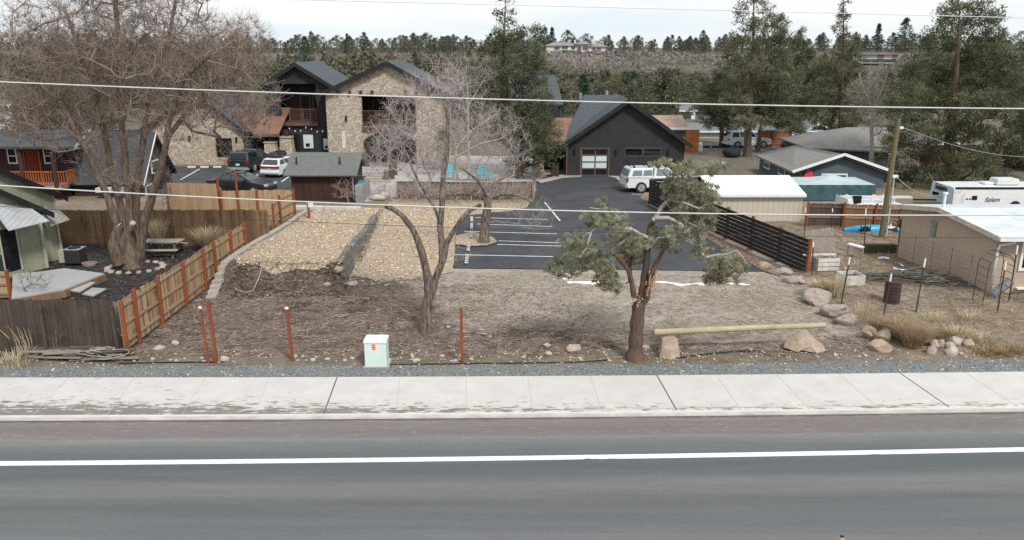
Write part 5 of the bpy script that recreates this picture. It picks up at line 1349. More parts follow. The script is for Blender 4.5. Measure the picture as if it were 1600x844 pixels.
for (a, b_, c, d) in [(1496, 1512, 309, 312), (1524, 1532, 306, 312.5), (1515, 1518, 310, 312), (1520, 1522.5, 310, 312)]:
 MB().bb((Xat(a, Ytr, 2.3), Ytr - .025, Zat(d, Ytr)), (Xat(b_, Ytr, 2.3), Ytr - .002, Zat(c, Ytr))).build('window', W['glass'], tr)
MB().bb((x0 + .02, Ytr - .04, zB), (Xat(1512, Ytr, 2.3), Ytr - .004, zT - .15)).build('slide_panel', M('warm_white', (.76, .75, .73), None, 3), tr)
q = D(1568, 289, Ytr + 1.2); MB().box((q.x, Ytr + 1.2, zT + .22), (1.5, 1.0, .38), taper=.9).build('roof_air_unit', M('air_unit', (.60, .62, .60), (.5, .52, .5), 3), tr, bevel=.06)
MB().box((Xat(1545, Ytr + 1.3, zT), Ytr + 1.3, zT + .08), (.9, .7, .14)).build('roof_hatch', m_trw, tr, bevel=.03)
for k in range(2): wm = MB(); wm.tube([(x0 + 4 + k * .9, Ytr - .02, .36), (x0 + 4 + k * .9, Ytr + .2, .36)], .36, 16); wm.build('wheel', W['rubber'], tr)
MB().bar((nx + .2, Ytr + 1.5, .5), (nx - 1.2, Ytr + 1.9, .45), .1).build('tow_bar', W['black'], tr)
# ================================================================== the eastern side: black fence, sheds, houses, yard
# ---- black horizontal slat fence
fa, fbk = Vector((Xat(1013, 51.6), 51.6)), Vector((Xat(1259, 34.6), 34.6))
bf = thing('slat_fence', 'long black horizontal slat fence with red posts beside the parking lot', 'fence', (fbk.x, fbk.y, 0))
d = (fbk - fa); L = d.length; d.normalize(); nrm = Vector((d.y, -d.x))
nb = 7; FH = 1.72
for i in range(nb):
 a, b = fa + d * (L * i / nb), fa + d * (L * (i + 1) / nb)
 m = MB()
 for r in range(8):
  z = .16 + r * .2
  m.bar((a.x, a.y, z + .09), (b.x, b.y, z + .09), .025, .175)
 m.build('panel', W['black_wood'], bf)
for i in range(nb + 1):
 a = fa + d * (L * i / nb) + nrm * (-.08 if i < nb else 0)
 a = a + Vector((d.y, -d.x)) * .0
 MB().box((a.x + (.09 if i < nb else .02), a.y + (.03 if i < nb else -.06), FH / 2 + .02), (.13, .13, FH + .12), math.atan2(d.y, d.x)).build('post', W['redwood'] if i in (nb,) or i % 2 else W['cedar_brown'], bf, bevel=.008)
 if i < nb: MB().box((a.x - .06, a.y, .1), (.1, .1, .24)).build('post_foot', W['redwood'], bf)
b2 = Vector((Xat(1066, 52.0), 52.2))
m = MB()
for r in range(8): m.bar((fa.x, fa.y, .25 + r * .2), (b2.x, b2.y, .25 + r * .2), .025, .175)
m.build('return_panel', W['black_wood'], bf)
MB().box((Xat(1057, 52), 52.0, .95), (.12, .12, 1.9)).build('post', W['redwood'], bf)
# ---- beige metal shed with a white roof
Ysm = G(1200, 353).y
xs_a, xs_b = Xat(1112, Ysm), Xat(1250, Ysm)
ms_ = thing('metal_shed', 'beige corrugated metal shed with a bright white roof', 'shed', ((xs_a + xs_b) / 2, Ysm + 2, 0))
m_beige = M('beige_corrugated', (.56, .50, .41), (.52, .46, .375), 1.0, rough=.5, line=('X', .3, .35, .12))
zs0, zs1 = Zat(304, Ysm), Zat(274, Ysm + 3.0)
MB().bb((xs_a, Ysm, 0), (xs_b, Ysm + 6, zs0)).build('wall', m_beige, ms_)
MB().slab([(xs_b - .01, Ysm + .0, zs0), (xs_b - .01, Ysm + 6, zs0), (xs_b - .01, Ysm + 3, zs1 - .08)], .05, direction=(-1, 0, 0)).build('gable_wall', m_beige, ms_)
m_wr = M('white_sheet_roof', (.84, .845, .85), (.77, .775, .78), .8, rough=.45)
for s in (1, -1):
 MB().slab([(xs_a - .15, Ysm + 3 - s * 3.18, zs0), (xs_b + .15, Ysm + 3 - s * 3.18, zs0), (xs_b + .15, Ysm + 3, zs1), (xs_a - .15, Ysm + 3, zs1)][::s], .06).build('roof', m_wr, ms_)
MB().bb((xs_a - .1, Ysm - .24, zs0 - .12), (xs_b + .12, Ysm - .19, zs0 + .02)).build('gutter', W['metal_white'], ms_)
# ---- blue-grey house
m_bluew = M('blue_grey_siding', (.085, .115, .135), (.07, .097, .115), 1.5, bump=.1, bscale=20)
m_roof_grey = M('grey_brown_shingle', (.27, .26, .243), (.19, .18, .168), 4, (1, 3, 3), rough=.9, bump=.3, bscale=16, line=('Z', .09, .3, .2))
Yh = 58.0
ap = D(1320, 241, Yh); le = D(1238, 268, Yh); re = D(1392, 268, Yh)
re = Vector((2 * ap.x - le.x, Yh, le.z))
bh = thing('blue_house', 'blue-grey house with a grey shingle roof and white trimmed gable', 'house', (ap.x, Yh + 4, 0))
xl, xr_ = le.x + .45, re.x - .45
zw = le.z - .15
MB().slab([(xl, Yh + .4, 0), (xr_, Yh + .4, 0), (xr_, Yh + .4, zw), (ap.x, Yh + .4, ap.z - .2), (xl, Yh + .4, zw)], .25, direction=(0, 1, 0)).build('wall', m_bluew, bh)
farL = D(1179, 249.5, Yh + 9.5)                     # far end of the western eave
dv = Vector((farL.x - le.x, farL.y - le.y, 0))      # the house is turned a little
ridge_b = G(1243, 227, ap.z)
MB().slab([le + Vector((0, 0, 0)), ap, Vector((ridge_b.x, ridge_b.y, ap.z)), Vector((farL.x, farL.y, le.z))][::-1], .14, direction=(0, 0, -1)).build('roof', m_roof_grey, bh)
MB().slab([re, ap, Vector((ridge_b.x, ridge_b.y, ap.z)), re + dv], .14, direction=(0, 0, -1)).build('roof', m_roof_grey, bh)
wv = Vector((xl, Yh + .65, 0)); we = wv + dv * .93
MB().slab([wv, we, Vector((we.x, we.y, zw)), Vector((xl, Yh + .65, zw))], .2, direction=(1, 0, 0)).build('wall', m_bluew, bh)
for e in (le, re):
 MB().bar(Vector((e.x, Yh - .04, e.z - .02)), Vector((ap.x, Yh - .04, ap.z - .02)), .05, .2).build('rake_board', W['white'], bh)
 MB().bar(Vector((e.x, Yh + .02, e.z - .20)), Vector((ap.x, Yh + .02, ap.z - .20)), .05, .14).build('rake_shadow_strip', m_fascia, bh)  # black strip built in for the shade under the white rake
def win(root, x0, x1, z0, z1, Y, fr=.12):
 f = MB().bb((x0, Y - .05, z0), (x1, Y - .004, z1)).build('window', W['white'], root)
 MB().bb((x0 + fr, Y - .065, z0 + fr), ((x0 + x1) / 2 - .03, Y - .052, z1 - fr)).build('pane', W['glass'], f)
 MB().bb(((x0 + x1) / 2 + .03, Y - .065, z0 + fr), (x1 - fr, Y - .052, z1 - fr)).build('pane', W['glass'], f)
win(bh, Xat(1289, Yh, 2), Xat(1330, Yh, 2), Zat(287, Yh), Zat(272.5, Yh), Yh + .4)
# window on the side wall
wd_ = dv.normalized(); sn = Vector((wd_.y, -wd_.x, 0)); sn = sn if sn.x < 0 else -sn
for k0, k1, zz0, zz1 in [(2.2, 3.9, .45, 1.3), (6.0, 7.6, .4, .95)]:
 a, b = wv + wd_ * k0 + sn * .03, wv + wd_ * k1 + sn * .03
 f = MB().slab([Vector((a.x, a.y, zz0)), Vector((b.x, b.y, zz0)), Vector((b.x, b.y, zz1)), Vector((a.x, a.y, zz1))], .04, direction=-sn).build('window', W['white'], bh)
 a, b = a + wd_ * .12 + sn * .02, b - wd_ * .12 + sn * .02
 MB().slab([Vector((a.x, a.y, zz0 + .1)), Vector((b.x, b.y, zz0 + .1)), Vector((b.x, b.y, zz1 - .1)), Vector((a.x, a.y, zz1 - .1))], .01, direction=-sn).build('pane', W['glass'], f)
# second, higher hip roof behind
hr = thing('grey_roofed_house', 'house with a broad grey-brown hip roof just behind the blue-grey house', 'house', (Xat(1340, 70), 72, 0))
A, B, C_, D_ = D(1262, 231, 69), D(1400, 238, 69), D(1385, 199, 73), D(1322, 199, 73)
MB().slab([A, B, C_, D_], .15).build('roof', m_roof_grey, hr)
MB().slab([D_, C_, Vector((B.x, 77, A.z)), Vector((A.x, 77, A.z))], .15).build('roof', m_roof_grey, hr)
MB().slab([A, D_, Vector((A.x, 77, A.z))], .15).build('roof', m_roof_grey, hr)
MB().bb((A.x + .5, 69.5, 0), (B.x - .4, 76.5, A.z)).build('wall', m_bluew, hr)
for px, py in ((1311, 224), (1362, 217)):
 q = D(px, py, 71.2); MB().cyl(q - Vector((0, 0, .5)), .09, .9, 8).build('roof_vent', W['metal_dark'], hr)
# red board leaning on the gable
q0, q1 = D(1263, 281, Yh + .3), D(1263, 264.5, Yh + .3)
sb = MB(); pts = []
for k in range(13):
 a = math.pi * k / 12
 pts.append((q0.x + .42 * math.cos(a) * 1.0, Yh + .28, q0.z - .6 + (q1.z - q0.z + .6) * math.sin(a) ** .8))
sb.slab(pts, .07, direction=(0, 1, 0)); sb2 = thing('paddle_board', 'red board with a dark rim hung upright on the blue-grey gable', 'board', (q0.x, Yh + .3, q0.z - .6))
sb.build('board_face', M('red_board', (.62, .075, .085), (.55, .06, .07), 3), sb2)
MB().slab([(q0.x + (p[0] - q0.x) * 1.12, p[1] + .05, q0.z - .6 + (p[2] - q0.z + .6) * 1.04) for p in pts], .04, direction=(0, 1, 0)).build('rim', M('dark_red_rim', (.08, .02, .025), None, 3), sb2)
# ---- teal canopy over stored goods
Ycn = 53.2
tc_ = thing('tarp_canopy', 'teal fabric canopy with a pale peaked top in front of the blue-grey house', 'canopy', (Xat(1310, Ycn), Ycn + 1.5, 0))
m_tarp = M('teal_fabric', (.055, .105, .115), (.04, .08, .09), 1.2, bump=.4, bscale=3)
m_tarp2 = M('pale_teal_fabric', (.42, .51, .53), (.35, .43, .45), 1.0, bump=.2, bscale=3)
x0, x1 = Xat(1243, Ycn, 2), Xat(1371, Ycn, 2)
ze = Zat(289, Ycn)
pk = D(1303, 273, Ycn + 1.6)
def wavy(a, b, z, n=10, dz=.08): return [Vector((lerp(a[0], b[0], k / n), lerp(a[1], b[1], k / n) + .05 * math.sin(k * 1.7), z - dz * abs(math.sin(k * math.pi * 2 / n)))) for k in range(n + 1)]
roofm = MB()
corners = [Vector((x0, Ycn, ze)), Vector((x1, Ycn, ze)), Vector((x1, Ycn + 3.4, ze)), Vector((x0, Ycn + 3.4, ze))]
for i in range(4):
 a, b = corners[i], corners[(i + 1) % 4]
 n = 8
 for k in range(n):
  p0, p1 = a.lerp(b, k / n), a.lerp(b, (k + 1) / n)
  m0, m1 = p0.lerp(pk, .55) - Vector((0, 0, .10)), p1.lerp(pk, .55) - Vector((0, 0, .10))
  roofm.quad(p0, p1, m1, m0, tint=.4); roofm.add([m0, m1, pk], [(0, 1, 2)], .4)
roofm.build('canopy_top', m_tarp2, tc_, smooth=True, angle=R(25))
wl = MB(); n = 60
rows = 5
grid_ = [[Vector((lerp(x0, x1, k / n), Ycn - .02 + (.05 * math.sin(k * .7 + r * .4) + .05 * nz(k * .25, r * .5, 1, 5)) * (1 if r else 0) - .12 * r / rows, lerp(ze, 0.05, r / rows))) for k in range(n + 1)] for r in range(rows + 1)]
for r in range(rows):
 for k in range(n): wl.quad(grid_[r + 1][k], grid_[r + 1][k + 1], grid_[r][k + 1], grid_[r][k], tint=.5)
for s, xx in ((1, x0), (-1, x1)): wl.quad((xx, Ycn, 0), (xx, Ycn + 3.4, 0), (xx, Ycn + 3.4, ze), (xx, Ycn, ze), tint=.5)
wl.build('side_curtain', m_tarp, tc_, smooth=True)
# ---- brown fence behind the yard with kayak, star ring
ff = [G(1258, 363), G(1314, 364), G(1364, 366), G(1405, 368)]
yf = thing('plank_fence', 'brown plank fence behind the blue kayak, its boards two different ages', 'fence', (ff[1].x, ff[1].y, 0))
fence_run(yf, [f.xy for f in ff[:2]], 1.62, M('purple_brown_board', (.10, .075, .07), (.05, .04, .038), 2, (4, 4, .5), tintw=.6), W['redwood'], W['cedar_brown'], side=1, post_h=1.75, zf=lambda x, y: 0)
fence_run(yf, [f.xy for f in ff[1:]], 1.62, M('orange_brown_board', (.30, .135, .05), (.14, .07, .035), 2, (4, 4, .5), tintw=.6), W['redwood'], W['rail'], side=1, post_h=1.75, zf=lambda x, y: 0, rails=(.55, .9))
# utility pole
pb = Gt(1377, 372); ptop = D(1404, 186, pb.y)
up_ = thing('utility_pole', 'tall olive-brown wooden utility pole in front of the dark conifer', 'utility pole', pb)
MB().tube([pb - Vector((0, 0, .3)), pb.lerp(ptop, .5), ptop], [.155, .14, .115], 14).build('pole', M('olive_pole', (.20, .165, .085), (.12, .10, .055), 2, (6, 6, .4), bump=.4), up_, smooth=True, angle=R(50))
a0, a1 = pb.lerp(ptop, .02) + Vector((.19, -.1, 0)), pb.lerp(ptop, .52) + Vector((.17, -.1, 0))
MB().tube([a0, a1], .045, 8).build('conduit', M('grey_conduit', (.50, .53, .55), None, 3), up_)
MB().box(a1 + Vector((0.03, 0, .06)), (.28, .14, .14)).build('conduit_head', W['metal_white'], up_)
q = pb.lerp(ptop, .93); MB().box(q + Vector((.18, -.05, 0)), (.18, .1, .12)).build('insulator', W['white'], up_)
# kayak hung on its side at the fence
yk = ff[1].y - .9
def kayak():
 c0, c1 = D(1318, 361, yk), D(1378, 361, yk)
 t = thing('kayak', 'blue kayak lying on its side against the brown fence', 'kayak', (c0.x, yk, c0.z))
 n, m = 22, 14
 V, F = [], []
 for i in range(n + 1):
  u = i / n; r_ = max(.001, math.sin(math.pi * (0.04 + .92 * u)) ** .55)
  for k in range(m):
   a = 2 * math.pi * k / m
   V.append((lerp(c0.x, c1.x + 1.0, u), yk + .28 * r_ * math.cos(a), c0.z + .35 * r_ * math.sin(a) + .04 * (2 * u - 1) ** 2))
 for i in range(n):
  for k in range(m): F.append((i * m + k, i * m + (k + 1) % m, (i + 1) * m + (k + 1) % m, (i + 1) * m + k))
 np_mesh('hull', V, F, M('blue_plastic', (.03, .40, .70), (.025, .34, .62), 2, rough=.35), smooth=True, parent=t)
 V2 = [(x, yk - .005 + (y - yk) * 1.03, z) for (x, y, z) in V]
 MB().tube([(c0.x + .1, yk - .29, c0.z + .02), ((c0.x + c1.x) / 2, yk - .31, c0.z), (c1.x + .8, yk - .29, c0.z + .02)], .02, 6).build('seam', M('dark_blue_seam', (.02, .18, .36), None, 3), t)
 MB().box((lerp(c0.x, c1.x, .50), yk - .30, c0.z), (.5, .12, .66), taper=.7).build('cockpit', W['black'], t, bevel=.05)
 for u in (.38, .62): MB().box((lerp(c0.x, c1.x, u), yk - .3, c0.z), (.05, .06, .72)).build('strap', W['black'], t)
kayak()
c = D(1391, 357, yk - .2); sr = thing('star_ring', 'white metal star inside a thin hoop by the utility pole', 'yard ornament', c - Vector((0, 0, .4)))
st_ = MB(); Rr = .33
P_ = [(c.x + (Rr if k % 2 == 0 else Rr * .42) * math.sin(k * math.pi / 5), yk - .2, c.z + (Rr if k % 2 == 0 else Rr * .42) * math.cos(k * math.pi / 5)) for k in range(10)]
for k in range(10): st_.add([P_[k], P_[(k + 1) % 10], (c.x, yk - .27, c.z)], [(0, 1, 2)]); st_.add([P_[(k + 1) % 10], P_[k], (c.x, yk - .18, c.z)], [(0, 1, 2)])
st_.build('star', W['white'], sr)
MB().tube([(c.x + .38 * math.cos(a), yk - .2, c.z + .38 * math.sin(a)) for a in np.linspace(0, 2 * math.pi, 25)], .022, 6, cap=False).build('hoop', M('pale_rust_hoop', (.5, .42, .36), None, 3), sr)
MB().bar((c.x, yk - .2, c.z - .36), (c.x, yk - .2, 0), .03).build('stake', W['metal_dark'], sr)
q = D(1389, 373, yk - .3); sc2 = thing('hand_cart', 'dark folded hand cart with a grey wheel below the white star', 'cart', (q.x, q.y, 0))
MB().box((q.x, q.y, .34), (.7, .3, .35)).build('cart_body', W['metal_dark'], sc2); MB().tube([(q.x - .1, q.y - .22, .24), (q.x - .1, q.y - .17, .24)], .22, 16).build('cart_wheel', W['metal_grey'], sc2); MB().bar((q.x + .3, q.y, .5), (q.x + .5, q.y, 1.0), .04).build('cart_handle', W['metal_dark'], sc2)
# trestle table and low planter
q = Gt(1343, 401); tb_ = thing('work_bench', 'narrow white-topped trestle bench below the kayak', 'bench', q)
a, b = D(1326, 381, q.y), D(1349, 387, q.y - .5)
MB().bar(a, b, .28, .06).build('bench_top', W['white'], tb_)
for e in (a, b): MB().bar(e, Vector((e.x, e.y, q.z)), .05).build('leg', W['metal_grey'], tb_)
q = Gt(1381, 398); pl_ = MB(); pl_.box(q + Vector((0, .5, .2)), (1.5, .35, .4)); tag(pl_.build('planter_box', M('mossy_board', (.09, .085, .05), (.05, .045, .03), 3, tintw=.4)), 'low dark mossy plank planter near the utility pole base', 'planter')
# ---- leaning diagonal lattice panels
q0, q1, q2, q3 = Gt(1262, 402), Gt(1307, 395), None, None
lat = thing('lattice_panel', 'weathered grey diagonal lattice leaning near the end of the black fence', 'lattice', q0)
lm_ = MB(); h = 1.15; Ld = (q1 - q0); Ln = Ld.length; Ld.normalize(); back_ = Vector((-Ld.y, Ld.x, 0)) * .35
def lp(u, v): return q0 + Ld * u + Vector((0, 0, v)) + back_ * (v / h)
k = -h
while k < Ln:
 for sgn in (1, -1):
  u0, v0, u1, v1 = k, 0, k + h, h
  if u0 < 0: v0 = -u0; u0 = 0
  if u1 > Ln: v1 = h - (u1 - Ln); u1 = Ln
  if v1 > v0 + .02:
   if sgn == -1: v0, v1 = h - v0, h - v1
   lm_.bar(lp(u0, v0) + Vector((0, -.012 * sgn, 0)), lp(u1, v1) + Vector((0, -.012 * sgn, 0)), .012, .045)
 k += .17
lm_.build('lattice', M('grey_lath', (.42, .38, .33), (.30, .27, .23), 3, tintw=.5), lat)
for v in (.0, h): MB().bar(lp(0, v), lp(Ln, v), .03, .06).build('edge_rail', M('grey_lath2', (.38, .34, .29), None, 3), lat)
# ---- white boxes (raised bed frames / hive bodies) in the yard
m_wb = M('weathered_white_board', (.66, .65, .61), (.50, .48, .44), 2, tintw=.4, grime=(.36, .32, .27), gscale=2.5)
def open_box(lab, px, py, w, dpt, h, rz):
 q = Gt(px, py); t = thing('planter_box', lab, 'box', q, rz)
 for (c, s) in [((0, -dpt / 2, h / 2), (w, .04, h)), ((0, dpt / 2, h / 2), (w, .04, h)), ((-w / 2 + .02, 0, h / 2), (.04, dpt - .05, h)), ((w / 2 - .02, 0, h / 2), (.04, dpt - .05, h))]:
  MB().box(c, s).build('side_board', m_wb, t, local=True)
 MB().box((0, 0, h * .35), (w - .09, dpt - .09, h * .6)).build('soil', M('planter_soil', (.06, .045, .035), None, 4), t, local=True)
open_box('open white box planter of dark soil beside the wire fence', 1328, 442, .85, .8, .42, .12)
q = Gt(1288, 421); t = thing('board_crate', 'grey-white slatted crate standing by the end of the black fence', 'crate', q, .1)
for k in range(3): MB().box((0, -.35, .12 + k * .2), (1.0, .03, .16)).build('slat_board', m_wb, t, local=True)
for x in (-.48, .0, .48): MB().box((x, -.30, .33), (.05, .06, .66)).build('corner_post', W['dead_wood'], t, local=True)
MB().box((-.3, 0, .70), (1.5, .16, .05), -.05).build('top_board', m_wb, t, local=True)
for s in (-.48, .48): MB().box((s, 0, .3), (.03, .62, .5)).build('side_board', m_wb, t, local=True)
a, b = D(1312, 401, 38.0), Gt(1322, 423); t = MB(); t.bar(a, b + Vector((0, 0, .05)), .16, .05); tag(t.build('loose_board', W['dead_wood']), 'pale board propped up behind the white planter box', 'board')
# ---- rusty drum
q = Gt(1398, 476); dr_ = thing('oil_drum', 'dark rusty corrugated drum standing behind a wire fence post', 'drum', q)
m_rusty = M('rusty_drum', (.075, .04, .04), (.045, .028, .03), 4, bump=.3, grime=(.13, .06, .04), gscale=3)
b = MB(); zz = np.linspace(0, .86, 23); b.tube([q + Vector((0, .3, z)) for z in zz], [.30 + .012 * math.sin(i * 1.9) for i in range(23)], 22); b.build('drum_body', m_rusty, dr_, smooth=True, angle=R(60))
MB().tube([q + Vector((.31 * math.cos(a), .3 + .31 * math.sin(a), .87)) for a in np.linspace(0, 6.283, 23)], .016, 6, cap=False).build('rim', M('drum_rim', (.12, .08, .07), None, 4), dr_)
# ---- tan house at the edge
CA = Gt(1545, 458); CAz = CA.z
CB = G(1402, 401, CAz)
m_tan = M('tan_board_siding', (.47, .365, .275), (.42, .33, .25), 1.2, bump=.1, grime=(.36, .285, .22), gscale=.7, glim=(.55, .85), line=('Y', .22, .25, .08))
zwt = Zat(371, CA.y)
th = thing('tan_house', 'tan sided single-storey house with a white low-pitched roof and downspout', 'house', (CA.x + 3, CA.y + 3, CAz))
xF = CA.x;
dW = (CB - CA);
yB = CB.y
zap = Zat(331, (CA.y + yB) / 2)
apx = CA.lerp(CB, .52)
zwb = D(1402, 326, yB).z
MB().slab([CA, CB, Vector((CB.x, CB.y, zwt)), Vector((apx.x, apx.y, zwt + .36)), Vector((CA.x, CA.y, zwt))], .2, direction=(1, .15, 0)).build('side_wall', m_tan, th)
MB().bb((CA.x, CA.y, CAz), (CA.x + 12, CA.y + .2, zwt)).build('front_wall', m_tan, th)
MB().bb((CA.x + .5, yB - .3, CAz), (CA.x + 11, yB - .1, zwt)).build('back_wall', m_tan, th)
ov = .55
dN = Vector((dW.x, dW.y, 0)).normalized()
rA = CA - dN * .45 + Vector((-.3, 0, 0)); rB = CB + dN * .4 + Vector((-.35, 0, 0)); rM = apx + Vector((-.35, 0, 0))
zr_ = zwt + .45
r1 = [Vector((rA.x, rA.y, zwt - .02)), Vector((rA.x + 14, rA.y, zwt - .02)), Vector((rM.x + 14, rM.y, zr_)), Vector((rM.x, rM.y, zr_))]
r2 = [Vector((rM.x, rM.y, zr_)), Vector((rM.x + 14, rM.y, zr_)), Vector((rB.x + 14, rB.y, zwt - .02)), Vector((rB.x, rB.y, zwt - .02))]
m_memb = M('white_membrane_roof', (.62, .66, .67), (.52, .56, .575), .7, rough=.5, grime=(.40, .42, .42), gscale=1.3, glim=(.55, .75))
for q4 in (r1, r2): MB().slab([v + Vector((0, 0, .16)) for v in q4], .13).build('roof', m_memb, th)
for p, q in ((r1[0], r1[3]), (r2[3], r2[0])): MB().bar(p + Vector((-.03, 0, .07)), q + Vector((-.03, 0, .07)), .05, .20).build('rake_board', M('cream_trim', (.62, .55, .46), None, 3), th)
MB().bar(r1[0] + Vector((0, -.05, .05)), r1[1] + Vector((0, -.05, .05)), .12, .15).build('gutter', W['metal_white'], th)
for k in range(5):
 q = lerp(.1, .9, k / 4); a = r1[3].lerp(r1[2], .12 * k + .06) + Vector((0, -.25, .06)); MB().bar(a + Vector((-.5, 0, .06)), a + Vector((.6, 0, .06)), .09, .04).build('roof_seam', W['metal_white'], th)
MB().cyl(Vector((rM.x + .35, rM.y + .3, zr_ + .1)), .06, .65, 10).build('roof_vent', W['metal_white'], th); MB().cyl(Vector((rM.x + .35, rM.y + .3, zr_ + .7)), .11, .08, 10).build('vent_cap', W['metal_white'], th)
dsx = CA.x + .05
MB().tube([Vector((CA.x + .45, rA.y, zwt - .02)), Vector((CA.x + .42, rA.y + .05, zwt - .14)), Vector((CA.x + .08, CA.y - .09, zwt - .30)), Vector((CA.x + .02, CA.y - .09, zwt - .5)), Vector((CA.x - .01, CA.y - .09, CAz))], .05, 8).build('downspout', W['metal_white'], th, smooth=True)
f = MB().bb((Xat(1591, CA.y, 1.5), CA.y - .06, CAz + .95), (Xat(1591, CA.y, 1.5) + 1.6, CA.y - .005, zwt - .1)).build('window', W['white'], th)
MB().bb((Xat(1591, CA.y, 1.5) + .12, CA.y - .075, CAz + 1.1), (Xat(1591, CA.y, 1.5) + 1.5, CA.y - .062, zwt - .22)).build('pane', W['glass'], f)
a = CA.lerp(CB, .60); nW = Vector((-dN.y, dN.x, 0)); nW = nW if nW.x < 0 else -nW
a = a + nW * .05; b = a + dN * .35
MB().slab([Vector((a.x, a.y, 1.85)), Vector((b.x, b.y, 1.85)), Vector((b.x, b.y, 2.55)), Vector((a.x, a.y, 2.55))], .04, direction=-nW).build('wall_vent', M('grey_vent', (.30, .29, .27), (.24, .23, .21), 3, line=('Z', .09, .5, .3)), th)
# ---- wire fence: T posts with white tips, each its own thing; wires strung between
tips = [((1328, 402), (1314, 476)), ((1393, 428), (1379, 500)), ((1446, 404), (1431, 488)), ((1572, 409), (1558, 489)), ((1590, 384), (1577, 468)), ((1353, 326), (1350, 398)), ((1301, 326), (1299, 362)), ((1259, 325), (1257, 372)), ((1409, 331), (1403, 398)), ((1271, 378), (1268, 432)), ((1494, 344), (1487, 400))]
labs = ['thin dark T-post with a white tip beside the white planter box', 'thin dark T-post with a white tip in front of the rusty drum', 'thin dark T-post with a white tip in front of the brush heap', 'thin dark T-post with a white tip in front of the wire coil', 'thin dark T-post with a white tip beside the garden arch',
  'thin dark T-post with a white tip in front of the blue kayak', 'thin dark T-post with a white tip before the dark part of the brown fence', 'thin dark T-post with a white tip at the corner of the beige shed', 'thin dark T-post with a white tip at the back corner of the tan house', 'thin dark T-post with a white tip touching the black fence end', None]
tops = {}
for ((tx, ty), (bx_, by_)), lab in zip(tips, labs):
 if not lab: continue
 b = Gt(bx_, by_); t0 = D(tx, ty, b.y)
 t = thing('fence_stake', lab, 'fence post', b, group='T-posts of the wire fence')
 MB().bar(b - Vector((0, 0, .1)), b.lerp(t0, .84), .045, .03).build('stake', W['metal_dark'], t)
 MB().bar(b.lerp(t0, .84), t0, .05, .04).build('white_tip', W['white'], t)
 tops[(bx_, by_)] = (b, t0)
order = [(1314, 476), (1379, 500), (1431, 488), (1558, 489)]
wf = MB()
for i in range(3):
 (b0, t0), (b1, t1) = tops[order[i]], tops[order[i + 1]]
 for k in range(6): wf.bar(b0.lerp(t0, .12 + .145 * k), b1.lerp(t1, .12 + .145 * k), .006)
tag(wf.build('wire_fence', W['metal_dark']), 'thin strands of wire strung between white-tipped T-posts', 'wire fence')
# wire net standing against the tan wall
wn = MB()
for k in range(7):
 a = CA + nW * .5 + Vector((0, 0, .2 + .2 * k)) + dN * .3; b = CB + nW * .5 + Vector((0, 0, .2 + .2 * k)) - dN * .3; wn.bar(a, b, .008)
for k in range(5): a = (CA + nW * .5).lerp(CB + nW * .5, .1 + .2 * k); wn.bar(a, a + Vector((0, 0, 1.5)), .02)
tag(wn.build('net_fence', M('grey_wire', (.22, .20, .19), None, 3)), 'faint wire fence running along the tan house wall', 'wire fence')
# ---- garden arch of rods and wire coil
q0, q1 = Gt(1535, 478), Gt(1575, 472)
ga = thing('garden_arch', 'thin metal rod garden arch in front of the tan house corner', 'garden arch', q0.lerp(q1, .5))
def archpts(a, b, h, dy):
 return [Vector((lerp(a.x, b.x, .5 - .5 * math.cos(t)) , lerp(a.y, b.y, .5 - .5 * math.cos(t)) + dy, a.z + h + .55 * math.sin(t))) for t in np.linspace(0, math.pi, 13)]
fr_, bk_ = [], []
for dy, lst in ((0, fr_), (.7, bk_)):
 P = [q0 + Vector((0, dy, 0))] + archpts(q0, q1, 1.45, dy) + [q1 + Vector((0, dy, 0))]
 lst += P
 MB().tube(P, .016, 6).build('arch_rod', W['metal_dark'], ga)
rg = MB()
for i in (0, 1, 3, 5, 7, 9, 11, 13, 14):
 rg.bar(fr_[i], bk_[i], .018)
for s in (0, 14):
 a, b = (fr_[0], fr_[1]) if s == 0 else (fr_[14], fr_[13]); a2, b2 = (bk_[0], bk_[1]) if s == 0 else (bk_[14], bk_[13])
 for k in range(1, 5): rg.bar(a.lerp(b, k / 5), a2.lerp(b2, k / 5), .018)
rg.build('arch_rung', W['metal_dark'], ga)
c0, c1 = Gt(1541, 462) + Vector((0, -.4, .15)), Gt(1566, 462) + Vector((0, -.4, .75))
cm = MB(); ax = (c1 - c0).normalized(); u_ = ax.cross(Vector((0, 0, 1))).normalized(); v_ = ax.cross(u_)
cm.tube([c0.lerp(c1, t / 240) + (u_ * math.cos(t * .52) + v_ * math.sin(t * .52)) * .17 for t in range(241)], .011, 4, cap=False)
for k in range(8): o_ = (u_ * math.cos(k * .785) + v_ * math.sin(k * .785)) * .172; cm.bar(c0 + o_, c1 + o_, .008)
tag(cm.build('wire_coil', M('galvanised_wire', (.30, .33, .36), (.22, .25, .28), 4)), 'grey roll of wire mesh tilted against the downspout', 'wire roll')
q = Gt(1590, 458); lt2 = MB()
for k in range(9):
 for s in (1, -1): lt2.bar(q + Vector((k * .14 + (0 if s > 0 else .8), .25, .1)), q + Vector((k * .14 + (.8 if s > 0 else 0), .25 + .01 * s, .9)), .012, .04)
lt = thing('lattice_panel', 'brown diagonal lattice below the window of the tan house', 'lattice', q); lt2.build('lattice', W['cedar_brown'], lt); MB().bar(q + Vector((-.2, -.1, .25)), q + Vector((1.8, -.1, .25)), .3, .05).build('ledge', W['white'], lt)
